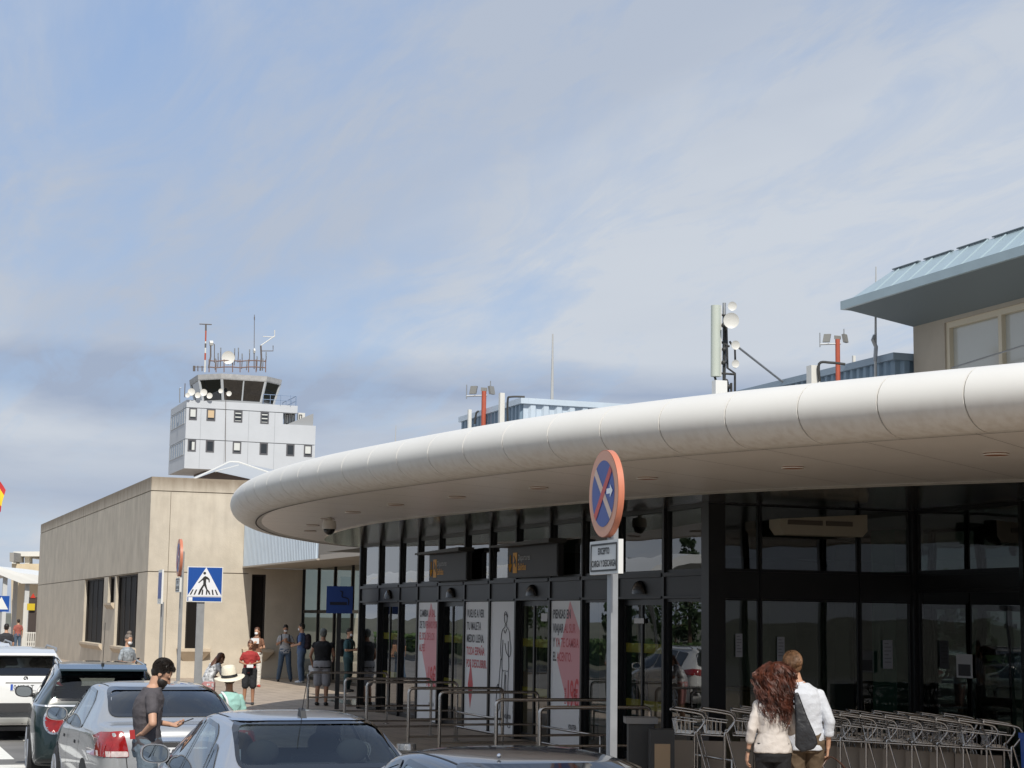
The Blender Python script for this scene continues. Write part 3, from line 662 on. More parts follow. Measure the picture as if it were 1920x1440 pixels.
mb = MB(); mb.box((45.2, 190, 22.9), (46.2, 191.5, 23.2)); mb.add([(44.2, 188.8, 22.92), (47.2, 188.8, 22.92), (47.2, 188.8, 24.3), (47.2, 189.1, 24.3), (44.2, 189.1, 22.92), (47.2, 189.1, 22.92)], [(0, 1, 2), (0, 2, 3, 4), (4, 3, 5), (1, 5, 3, 2)]); mb.build('solar_panel', tg, tow)
wht = mat('antenna white', (0.68, 0.67, 0.63), 0.4); galv = mat('galvanised steel', (0.36, 0.37, 0.38), 0.45, metal=0.6, var=0.1, vscale=6); rust = mat('red oxide steel', (0.42, 0.09, 0.05), 0.6, var=0.1, vscale=4)
# air conditioners on the wing
for k, x in enumerate((0.2, 0.85, 1.7)):
    c = empty('air_conditioner', (TXb+0.3+x*1.0, TY0+1.2, 22.9), 0, ('white cabinet air conditioner beside the tower wall', 'middle cabinet air conditioner on the tower wing', 'rightmost cabinet air conditioner on the tower wing')[k], 'air conditioner', 'air conditioners on the tower wing')
    mb = MB(); mb.box((0, 0, 0), (0.75 if k == 2 else 0.5, 0.6, 1.5)); mb.build('casing', wht, c, world=False)
    mb = MB(); mb.ring('y', -0.03, -0.002, 0.08, 0.42, 0.15, 1.3, 0.09); mb.build('grille', mat('dark grille', (0.04, 0.04, 0.04), 0.6), c, world=False)
# tower antennas
def dish(loc, r, face, label, group=None, arm=0.5, cat='dish antenna'):
    d = Vector(face).normalized(); e = empty('dish_antenna', loc, 0, label, cat, group)
    a = Vector((0, 0, 1)) if abs(d.z) < 0.9 else Vector((1, 0, 0)); u = d.cross(a).normalized(); v = u.cross(d)
    mb = MB(); n = 24; vs = []; prof = ((0.0, -0.10), (0.5, -0.06), (0.85, 0.03), (1.0, 0.1), (1.0, 0.0), (0.8, -0.14), (0.3, -0.3), (0.0, -0.32))
    for pr, ph in prof:
        for k in range(n): an = 2*math.pi*k/n; vs.append(u*(r*pr*math.cos(an))+v*(r*pr*math.sin(an))+d*(ph*r))
    fs = [(j*n+k, j*n+(k+1) % n, (j+1)*n+(k+1) % n, (j+1)*n+k) for j in range(len(prof)-1) for k in range(n)]
    mb.add(vs, fs); mb.build('reflector', wht, e, world=False, smooth=50)
    mb = MB(); mb.cyl(-d*r*0.3, -d*(r*0.3+arm*0.5), r*0.16, 8); mb.cyl(-d*(r*0.3+arm*0.45)+Vector((0, 0, r*0.3)), -d*(r*0.3+arm*0.45)-Vector((0, 0, r*1.0)), r*0.09, 6); mb.build('bracket', galv, e, world=False)
    return e
toc = (-0.2, -0.98, -0.05)
dish(pY(428, 670.5, 190.5), 0.72, toc, 'large white dish antenna in the middle of the tower roof', None, 1.6)
for x, y, r, t in ((359, 735, 0.40, 'left large dish antenna on the ledge under the tower cab'), (352, 741, 0.26, 'leftmost small dish antenna on the tower ledge'), (371, 741, 0.32, 'flattened dish antenna between the two large ones on the tower ledge'), (382, 736, 0.38, 'right large dish antenna on the ledge under the tower cab'), (393, 742, 0.32, 'low dish antenna right of the large pair on the tower ledge'), (414, 733, 0.25, 'small round dish antenna below the front cab window'), (429.5, 738, 0.28, 'tall oval dish antenna right of the cable down the tower')):
    dish(pY(x, y, 188.0), r, (-0.35, -0.93, 0.05), t, 'dishes on the tower ledge', 0.4)
def px(x, y, Y=190.6): return pY(x, y, Y)
def mast(name, label, pts, rr, m, extra=(), group=None, cat='antenna', seg=None):
    b = px(*pts[0]); e = empty(name, b, 0, label, cat, group)
    mb = MB(); mb.tube([px(*p)-b for p in pts], rr, 6); o = mb.build('pole', m, e, world=False)
    for ex in extra:
        q = MB(); q.tube([px(*p)-b for p in ex[0]], ex[1], 6); q.build(ex[3] if len(ex) > 3 else 'crossbar', ex[2] if len(ex) > 2 else m, e, world=False)
    return e
brn = mat('dark antenna steel', (0.13, 0.11, 0.10), 0.6)
mast('lattice_mast', 'tall red and white banded mast with a crossbar at the left of the tower roof', [(384, 698), (385.5, 640)], 0.09, wht, [([(385.5, 640), (386, 620)], 0.09, rust, 'red_band'), ([(386, 620), (386, 607.5)], 0.10, brn, 'head'), ([(374, 607.5), (397, 608.5)], 0.06, brn), ([(384.6, 675), (384.9, 662)], 0.1, rust, 'red_band'), ([(385.2, 652), (385.4, 644)], 0.1, brn, 'red_band')], cat='mast')
mast('whip_antenna', 'thin whip antenna rising highest above the tower', [(476.5, 660), (477, 590)], 0.035, brn, [([(477, 600), (477, 594)], 0.06, brn, 'tip')])
mast('yagi_antenna', 'angled bracket antenna at the top right of the tower roof', [(488, 695), (490, 670), (489, 648)], 0.1, brn, [([(489, 648), (515, 630), (515, 619)], 0.06, wht, 'arm'), ([(493, 631), (515, 632)], 0.05, wht, 'arm'), ([(491, 658), (512, 658), (512, 648)], 0.05, brn, 'arm')])
mast('forked_antenna', 'curved white forked antenna post on the left of the tower roof', [(391, 690), (395, 668), (395, 645)], 0.09, brn, [([(395, 650), (397, 642), (402, 646), (402, 680)], 0.05, brn, 'arm'), ([(393, 643.5), (399, 643.5)], 0.3, wht, 'head')])
for k, (x, yt, yb) in enumerate(((414, 652, 690), (409, 662, 690), (440, 653, 685), (447, 652, 680), (454, 663, 692), (468, 655, 680), (499, 660, 684), (463, 676, 694), (404, 672, 694), (482, 668, 695), (493, 672, 695))):
    mast('stub_antenna', ('%s stub antenna on the tower roof' % ['tallest left dark', 'short dark', 'dark', 'curved dark', 'low thin', 'upright grey', 'rightmost dark', 'tiny', 'low left', 'slanting', 'low right'][k]), [(x-1, yb), (x, (yt+yb)/2), (x, yt)], 0.05, brn, [([(x, yt+8), (x, yt)], 0.07, galv, 'sleeve')], 'stub antennas on the tower roof')
mast('beacon', 'small round white beacon on a stalk on the tower roof', [(476.5, 692), (476.5, 662)], 0.06, brn, [([(475.2, 658), (478, 658)], 0.3, wht, 'lamp')], cat='beacon')
fr_ = empty('roof_frame', px(440, 694), 0, 'low brown pipe frame carrying the antennas on the tower roof', 'railing')
mb = MB(); b = px(440, 694)
for ya in (676, 688): mb.tube([px(x, ya + (1.5 if (k % 3 == 1) else 0))-b for k, x in enumerate((392, 405, 420, 436, 450, 466, 480, 498))], 0.07, 5)
for x in (392, 405, 420, 436, 450, 466, 480, 498): mb.tube([px(x, 674)-b, px(x, 698)-b], 0.06, 5)
mb.build('pipe', mat('brown pipe', (0.20, 0.13, 0.11), 0.6), fr_, world=False)
for k, x in enumerate((364, 371, 379)):
    mast('rail_post', ('%s rail post on the left of the tower roof' % ('leftmost thick', 'second', 'third')[k]), [(x, 696), (x, 686)], 0.14 if k == 0 else 0.06, brn, [([(x, 688), (x+7.5, 688)], 0.05, brn, 'rail')], 'rail posts on the tower roof', 'post')
mast('whip_antenna', 'thin dark whip beside the ledge dishes at the left corner of the tower', [(346, 745, 188.2), (347, 719, 188.2)], 0.05, brn)
mast('whip_antenna', 'pale hooked aerial at the far left edge of the tower', [(337, 755, 190), (337, 728, 190), (340, 727, 190)], 0.06, galv)
mast('cable_duct', 'thin cable running down the middle of the tower front', [(422.5, 865, 188.3), (423.5, 735, 188.3)], 0.03, brn, cat='cable')

# folded metal roof between the concrete block and the tower
fr = empty('folded_roof', (12, 70, 4.6), 0, 'white folded metal roof peeking over the concrete block below the tower', 'roof')
Yr = 72.0
P = lambda x, y, Y=Yr: pY(x, y, Y)
mb = MB(); a, b_, c, d_, e_, f_ = P(362, 899, 70), P(431, 866), P(447, 867), P(560, 905), P(404, 884, 70), P(500, 905, 70)
mb.add([a, b_, c, d_, f_, e_, P(352, 899, 84), P(425, 869, 84), P(560, 890, 84)], [(0, 5, 1), (5, 2, 1), (5, 4, 3, 2), (0, 1, 7, 6), (1, 2, 8, 7), (2, 3, 8)])
mb.build('sheeting', mat('pale metal sheet', (0.40, 0.42, 0.44), 0.5), fr)
mb = MB(); mb.tube([a, b_, c, d_], 0.045, 6); mb.tube([e_, b_+Vector((0.3, -0.3, -0.15))], 0.03, 6); mb.build('edge_trim', wht, fr)

# ------------------------------------------------------------------ things on the terminal roof
ma = empty('antenna_mast', pD(1358, 900, 33), 0, 'telecom mast with a tall white panel antenna and round dishes on the canopy roof', 'mast')
base = pD(1358, 900, 33); base.z = 4.19
def q(x, y, dd=33.0): return pD(x, y, dd)
mb = MB(); mb.tube([Vector((q(1357, 740).x, q(1357, 740).y, 4.19)), q(1358, 568)], 0.035, 8); mb.build('pole', galv, ma)
mb = MB(); p0 = q(1342, 706, 32.9); p1 = q(1342.5, 573, 32.9); u_ = (_r*0.105); w_ = Vector((_f.x, _f.y, 0))*0.07
mb.tube([p0, p1], 0.095, 12); mb.build('panel_antenna', mat('grey green antenna cover', (0.50, 0.54, 0.48), 0.45), ma, smooth=40)
mb = MB(); mb.tube([p0+_r*0.07, p1+_r*0.07], 0.04, 8); mb.build('white_rib', wht, ma)
mb = MB(); pb = q(1350, 740, 32.8); mb.box(pb+Vector((-0.13, -0.08, 0)), pb+Vector((0.11, 0.08, 0.26))); mb.build('junction_box', mat('white box', (0.78, 0.78, 0.76), 0.5), ma)
blk = mat('black bracket', (0.03, 0.03, 0.03), 0.6)
mb = MB()
for pts in (((1358, 600), (1358, 735)), ((1350, 590), (1366, 592)), ((1350, 640), (1368, 650)), ((1352, 700), (1380, 702)), ((1362, 612), (1364, 690), (1378, 700), (1378, 735)), ((1368, 640), (1378, 655), (1379, 690)), ((1340, 706), (1345, 722), (1352, 728)), ((1364, 716), (1366, 738)), ((1371, 718), (1371, 736))):
    mb.tube([q(x, y, 32.95) for x, y in pts], 0.022, 6)
for x, y in ((1357, 610), (1358, 655), (1357, 680), (1361, 715), (1366, 725)): mb.ball(q(x, y, 32.9), 0.05, 8, 6)
mb.build('bracket', blk, ma)
for (x, y, r, lab) in ((1373, 574, 0.085, 'upper small dish antenna on the telecom mast'), (1371, 601, 0.148, 'largest round dish antenna on the telecom mast'), (1379, 647, 0.085, 'middle small dish antenna on the telecom mast'), (1379, 682, 0.075, 'lowest dish antenna on the telecom mast')):
    dish(q(x, y, 32.7), r, (-0.1 if y > 610 else -0.35, -0.93, -0.15), lab, 'dishes on the telecom mast', 0.12)
sr = empty('stay_rod', q(1383, 650, 33), 0, 'grey stay rod slanting down from the telecom mast', 'rod'); mb = MB(); mb.tube([q(1383, 650, 33), q(1470, 718, 34)], 0.022, 6); mb.build('rod', galv, sr)
def flood(x, ybase, ytop, D, label):
    s = D/3300; b = pD(x, ybase, D); e = empty('floodlight_post', b, 0, label, 'floodlight', 'red floodlight posts on the terminal roof')
    H = (ybase-ytop)*s; k = s*1.0
    def L(dx, dy, dd=0): return _r0*(dx*k) + Vector((0, 0, 1))*(H+dy*k) + Vector((_f.x, _f.y, 0))*dd
    mb = MB(); mb.tube([(0, 0, -1.2), (0, 0, H)], 4.5*k, 10); mb.build('post', rust, e, world=False, smooth=40)
    mb = MB(); mb.tube([L(-33, -15), L(-33, 3), L(-33, 12)], 1.0*k, 6); mb.tube([L(-33, -10), L(6, -8)], 1.6*k, 6); mb.tube([L(12, 4), L(12, 20)], 1.0*k, 6); mb.build('arm', galv, e, world=False)
    for dx, sx, rot in ((-20, 1, -0.3), (14, -1, 0.9)):
        mb = MB(); cdir = (_r0*math.cos(rot) + Vector((_f.x, _f.y, 0))*math.sin(rot)); c = L(dx, 2); up = Vector((0, 0, 1)) + _r0*0.18*sx; dn = cdir.cross(up).normalized()
        hw, hh, th = 6.5*k, 7.5*k, 2.5*k
        vs = [c+cdir*a*hw+up*b_*hh+dn*t*th for t in (-1, 1) for a, b_ in ((-1, -1), (1, -1), (1, 1), (-1, 1))]
        mb.add(vs, [(0, 3, 2, 1), (4, 5, 6, 7), (0, 1, 5, 4), (1, 2, 6, 5), (2, 3, 7, 6), (3, 0, 4, 7)]); mb.build('lamp_head', mat('lamp grey', (0.22, 0.22, 0.21), 0.5), e, world=False)
    mb = MB(); mb.box(L(-5, 0)-Vector((0.02, 0.02, 0)), L(5, 7)+Vector((0.02, 0.02, 0))); mb.build('cap', mat('lamp grey', (0.22, 0.22, 0.21), 0.5), e, world=False)
flood(907, 770, 733, 39, 'red floodlight post beyond the left plant screen')
flood(1571, 690, 636, 30, 'red floodlight post near the upper storey')
def white_post(x, yt, yb, D, wpx, label):
    b = pD(x, yb, D); t = pD(x, yt, D); e = tag(MB().box((b.x-wpx/2, b.y-wpx/2, b.z-0.6), (b.x+wpx/2, b.y+wpx/2, t.z)).build('vent_post', wht), label, 'post', 'white posts on the terminal roof'); return e
white_post(940, 737, 790, 36.5, 0.10, 'tall white post left of the pale plant screen'); white_post(880, 768, 800, 38, 0.07, 'small white post at the left end of the pale plant screen')
white_post(1525, 686, 725, 28.8, 0.16, 'grey white box post before the blue plant screen'); white_post(1601, 667, 690, 33, 0.05, 'thin grey stub behind the blue plant screen')
def cable(pts, D, r, label, name='roof_cable'):
    e = MB().tube(spline([pD(x, y, D) for x, y in pts], 5), r, 6).build(name, blk); tag(e, label, 'cable', 'black cables on the terminal roof')
cable([(952, 790), (952, 750), (958, 744), (984, 744)], 36.4, 0.022, 'black cable looped over the left plant screen')
cable([(890, 795), (893, 775), (898, 771)], 37.5, 0.022, 'black cable by the small white post')
cable([(1537, 715), (1536, 682), (1558, 680), (1585, 683)], 28.7, 0.022, 'black cable bent over the blue plant screen')
for x, yt, yb, D, r, lab in ((1035, 626, 748, 37.5, 0.026, 'thin tapered mast standing on the pale plant screen'), (1641, 500, 672, 31, 0.018, 'thin lightning rod rising past the blue roof corner'), (741, 798, 826, 42, 0.012, 'tiny rod above the far part of the canopy')):
    b = pD(x, yb+10, D); e = empty('lightning_rod', b, 0, lab, 'rod')
    t = pD(x+1.5, yt, D); mb = MB(); mb.tube([(0, 0, -0.5), (t-b)*0.5, t-b], [r*1.6, r, r*0.6], 6); mb.build('rod', mat('pale steel', (0.45, 0.45, 0.44), 0.4), e, world=False)
    if x == 1641: mb = MB(); mb.tube([(0, 0, 0.05), (0.02, 0, 0.3), (-0.04, 0, 0.42), (0.0, 0, 0.5)], 0.035, 6); mb.build('clamp', galv, e, world=False)
# wire across the upper windows
wr = MB(); wr.tube([pX(1785, 690, 16.8), pX(1920, 648, 16.8), pX(2100, 600, 16.8)], 0.015, 5); tag(wr.build('wire', galv), 'thin wire rising across the upper storey windows', 'wire')

# ------------------------------------------------------------------ signs, banners, fittings
def dome_cam(x, y, z, label, group='dome cameras under the canopy'):
    e = empty('dome_camera', (x, y, z), 0, label, 'camera', group)
    mb = MB(); mb.cyl((0, 0, 0), (0, 0, -0.05), 0.035, 12); mb.tube([(0, 0, -0.05), (0, 0, -0.06), (0, 0, -0.14), (0, 0, -0.2)], [0.06, 0.105, 0.12, 0.115], 20); mb.build('housing', mat('camera cream', (0.62, 0.58, 0.52), 0.4), e, world=False, smooth=40)
    mb = MB(); mb.ball((0, 0, -0.2), 0.10, 16, 10); mb.build('lens_dome', mat('black dome', (0.008, 0.008, 0.009)), e, world=False, smooth=60)
p = pZ(618, 970, ZS+0.03); dome_cam(p.x, p.y, ZS+0.03, 'dome camera hanging below the far end of the canopy')
dome_cam(10.97, 25.07, ZS+0.005, 'dome camera close to the glass above the fourth door')

red = mat('sign red', (0.55, 0.05, 0.03), 0.4); blue = mat('sign blue', (0.015, 0.05, 0.28), 0.35); white = mat('sign white', (0.75, 0.75, 0.73), 0.4); faded = mat('faded red border', (0.70, 0.36, 0.24), 0.45); cream = mat('faded white bar', (0.70, 0.52, 0.42), 0.45); ink = mat('sign black', (0.02, 0.02, 0.02), 0.5)
arr = mat('sign arrow white', (0.85, 0.86, 0.88), 0.4)
def noparking(loc, zdisc, label, group):
    e = empty('parking_sign', loc, R(-94), label, 'traffic sign', group)   # local -y faces the road
    mb = MB(); mb.box((-0.04, -0.02, 0), (0.04, 0.03, zdisc+0.1)); mb.build('pole', galv, e, world=False)
    D = 0.30
    def disc(mb, r, y, n=48): mb.add([(r*math.cos(2*math.pi*k/n), y, zdisc+r*math.sin(2*math.pi*k/n)) for k in range(n)], [tuple(range(n))])
    mb = MB(); mb.tube([(0, -0.022, zdisc), (0, -0.065, zdisc)], D, 48); o = mb.build('disc_rim', mat('sign edge orange red', (0.55, 0.19, 0.11), 0.45), e, world=False, smooth=40)
    f = MB(); f.mi = []; disc(f, D*0.985, -0.0665)
    f.build('disc_face', faded, e, world=False)
    b = MB(); disc(b, D*0.76, -0.0685); b.build('blue_field', blue, e, world=False)
    ins = D*0.762
    for m_, ang, yy, nm in ((cream, R(-45), -0.0700, 'diagonal_bar'), (red, R(45), -0.0715, 'diagonal_bar')):
        c, s_ = math.cos(ang), math.sin(ang); w2 = 0.028; L = ins*0.995
        b = MB(); b.add([(c*a-s_*t, yy, zdisc+s_*a+c*t) for a, t in ((-L, -w2), (L, -w2), (L, w2), (-L, w2))], [(0, 1, 2, 3)]); b.build(nm, m_, e, world=False)
    b = MB(); Y = -0.073; z = zdisc+0.01
    b.add([(0.08, Y, z-0.018), (0.15, Y, z-0.018), (0.15, Y, z-0.045), (0.205, Y, z), (0.15, Y, z+0.045), (0.15, Y, z+0.018), (0.08, Y, z+0.018)], [tuple(range(7))]); b.build('arrow', arr, e, world=False)
    zp = zdisc-0.435
    b = MB(); b.box((-0.29, -0.06, zp-0.115), (0.29, -0.025, zp+0.115)); pl = b.build('plate', mat('plate grey white', (0.66, 0.66, 0.64), 0.45), e, world=False)
    b = MB(); b.ring('y', -0.0645, -0.061, -0.265, 0.265, zp-0.095, zp+0.095, 0.012); b.build('border', ink, pl, world=False)
    b = MB(); add_text(b, 'EXCEPTO', 0.062, (0, -0.063, zp+0.022), (1, 0, 0), (0, 0, 1), mode='CENTER', bold=0.0015, xs=0.85); add_text(b, 'CARGA Y DESCARGA', 0.062, (0, -0.063, zp-0.062), (1, 0, 0), (0, 0, 1), mode='CENTER', bold=0.0015, xs=0.82); b.build('lettering', ink, pl, world=False)
    return e
p = pD(1146, 1300, 12.1)
noparking((p.x, p.y, 0), 2.96, 'near round no stopping sign with a white arrow, rising in front of the doors', 'no stopping signs along the kerb')
p = pD(338, 1150, 28.9)
noparking((p.x, p.y, 0), 3.0, 'far round no stopping sign seen edge on beside the pedestrian crossing sign', 'no stopping signs along the kerb')
# pedestrian crossing sign
p = pD(374, 1200, 31.2); e = empty('crossing_sign', (p.x, p.y, 0), R(-6), 'square blue pedestrian crossing sign with white triangle on a grey post', 'traffic sign')
mb = MB(); mb.box((-0.065, 0.0, 0), (0.065, 0.06, 2.9)); mb.build('pole', galv, e, world=False)
zc = 2.62; H = 0.305; cxs = 0.055
mb = MB(); mb.box((cxs-H, -0.03, zc-H), (cxs+H, -0.002, zc+H)); mb.build('sign_panel', white, e, world=False)
mb = MB(); mb.box((cxs-H+0.015, -0.033, zc-H+0.11), (cxs+H-0.015, -0.031, zc+H-0.015)); mb.box((cxs-H+0.015, -0.033, zc-H+0.015), (cxs+H-0.015, -0.031, zc-H+0.085)); mb.build('blue_field', mat('sign bright blue', (0.01, 0.075, 0.34), 0.35), e, world=False)
mb = MB(); mb.prism([(cxs-H+0.01, zc-H+0.1), (cxs+H-0.01, zc-H+0.1), (cxs+0.015, zc+H-0.012)], -0.036, -0.034, 'y'); mb.box((cxs-H+0.03, -0.036, zc-H+0.015), (cxs-H+0.10, -0.034, zc-H+0.08)); mb.build('triangle', mat('sign clear white', (0.80, 0.82, 0.86), 0.4), e, world=False)
def Lp(pts): return [(cxs-H + a/1000*2*H*1.02, zc+H - b/1000*2*H) for a, b in pts]
fig = MB()
S = lambda pts: [((a-400)/930*1000, (b-230)/940*1000) for a, b in pts]
for poly in (((790, 550), (830, 500), (870, 480), (930, 505), (985, 560), (990, 640), (965, 650), (950, 580), (895, 560), (895, 690), (935, 830), (990, 880), (1020, 970), (985, 975), (940, 880), (930, 975), (895, 975), (905, 850), (850, 740), (790, 850), (740, 975), (690, 975), (730, 850), (820, 700), (820, 600), (800, 590), (705, 675), (690, 655)),):
    pp = [(cxs-H+a/1000*2*H, zc+H-b/1000*2*H) for a, b in S(poly)]; fig.add([(a, -0.0375, b) for a, b in pp], [tuple(range(len(pp)))])
hx, hz = [(cxs-H+a/1000*2*H, zc+H-b/1000*2*H) for a, b in S([(850, 405)])][0]
fig.add([(hx+0.024*math.cos(t*math.pi/8), -0.0375, hz+0.024*math.sin(t*math.pi/8)) for t in range(16)], [tuple(range(16))])
for a, b_ in ((495, 565), (595, 655), (800, 815), (1085, 1065), (1200, 1145)):
    pp = [(cxs-H+x/1000*2*H, zc+H-y/1000*2*H) for x, y in S([(a-18, 980), (a+22, 980), (b_+15, 840), (b_-20, 840)])]; fig.add([(x, -0.0375, y) for x, y in pp], [(0, 1, 2, 3)])
fig.build('pictogram', ink, e, world=False)
# narrow info sign seen edge-on
p = pD(299, 1200, 30.9); e = empty('parking_sign', (p.x, p.y, 0), R(-92), 'tall narrow sign seen edge on, left of the round no stopping sign', 'traffic sign')
mb = MB(); mb.box((-0.03, 0, 0), (0.03, 0.05, 2.3)); mb.build('pole', galv, e, world=False)
mb = MB(); mb.box((-0.24, -0.03, 2.27), (0.24, -0.002, 2.85)); mb.build('sign_panel', white, e, world=False)
mb = MB(); mb.box((-0.2, -0.033, 2.36), (0.2, -0.031, 2.80)); mb.build('blue_field', blue, e, world=False)
# smoking point sign
p = pD(636, 1150, 41); e = empty('smoking_sign', (p.x, p.y, 0), R(-14), 'square blue smoking area sign with a cigarette drawing on a dark post', 'sign')
mb = MB(); mb.box((-0.05, 0, 0), (0.05, 0.08, 2.7)); mb.build('pole', blk, e, world=False)
mb = MB(); mb.box((-0.30, -0.03, 2.17), (0.30, -0.002, 2.79)); mb.build('sign_panel', mat('smoking sign blue', (0.008, 0.06, 0.30), 0.4), e, world=False)
mb = MB(); mb.box((-0.22, -0.034, 2.36), (0.17, -0.031, 2.43)); mb.tube(spline([(0.2, -0.034, 2.36), (0.2, -0.034, 2.5), (0.06, -0.034, 2.55), (0.06, -0.034, 2.66), (0.0, -0.034, 2.68)], 6), 0.014, 5); mb.build('pictogram', mat('sign navy', (0.004, 0.008, 0.03), 0.5), e, world=False)

# directional signs above the doors
amber = mat('sign amber', (0.85, 0.40, 0.03), 0.5); dkg = mat('sign charcoal', (0.030, 0.030, 0.029), 0.5); lgrey = mat('sign grey text', (0.50, 0.50, 0.48), 0.5)
for ya, yb, lab in ((34.45, 31.87, 'left charcoal departures sign over the second door'), (29.9, 27.25, 'right charcoal departures sign over the third door')):
    e = empty('departures_sign', (FX-0.3, (ya+yb)/2, 2.8), 0, lab, 'sign', 'charcoal signs over the doors')
    X = FX-0.20
    mb = MB(); mb.box((X, yb, 2.82), (FX-0.10, ya-0.25, 3.36)); mb.build('case', mat('sign case black', (0.015, 0.015, 0.015), 0.5), e)
    mb = MB(); mb.box((X-0.01, yb+0.03, 2.84), (X-0.002, ya-0.28, 3.34)); mb.build('face', dkg, e)
    mb = MB(); mb.prism([(yb-0.12, 3.365), (ya+0.05, 3.365), (ya+0.05, 3.40), (yb-0.12, 3.44)], X-0.22, FX-0.1, 'x'); mb.build('hood', mat('hood grey', (0.06, 0.06, 0.055), 0.5), e)
    mb = MB(); x = X-0.014; y = ya-0.42
    for k, (pts) in enumerate(([(0, 3.22), (0, 2.95)], [(0.07, 3.06), (0, 2.93), (-0.07, 3.06)])):
        mb.tube([(x, y+a, b) for a, b in pts], 0.013, 5)
    mb.box((x-0.002, y-0.34, 2.90), (x+0.002, y-0.14, 3.26)); mb.build('symbol', amber, e)
    mb = MB(); mb.prism([(y-0.31, 3.02), (y-0.29, 3.0), (y-0.24, 3.08), (y-0.19, 3.05), (y-0.18, 3.08), (y-0.22, 3.13), (y-0.18, 3.20), (y-0.19, 3.22), (y-0.25, 3.16), (y-0.29, 3.13)], x-0.006, x-0.004, 'x'); mb.build('plane_pictogram', dkg, e)
    mb = MB(); add_text(mb, 'Departures', 0.15, (x, y-0.38, 3.12), (0, -1, 0), (0, 0, 1), xs=0.85); mb.build('lettering', lgrey, e)
    mb = MB(); add_text(mb, 'Salidas', 0.17, (x, y-0.38, 2.95), (0, -1, 0), (0, 0, 1), bold=0.003, xs=0.9); mb.build('lettering', amber, e)

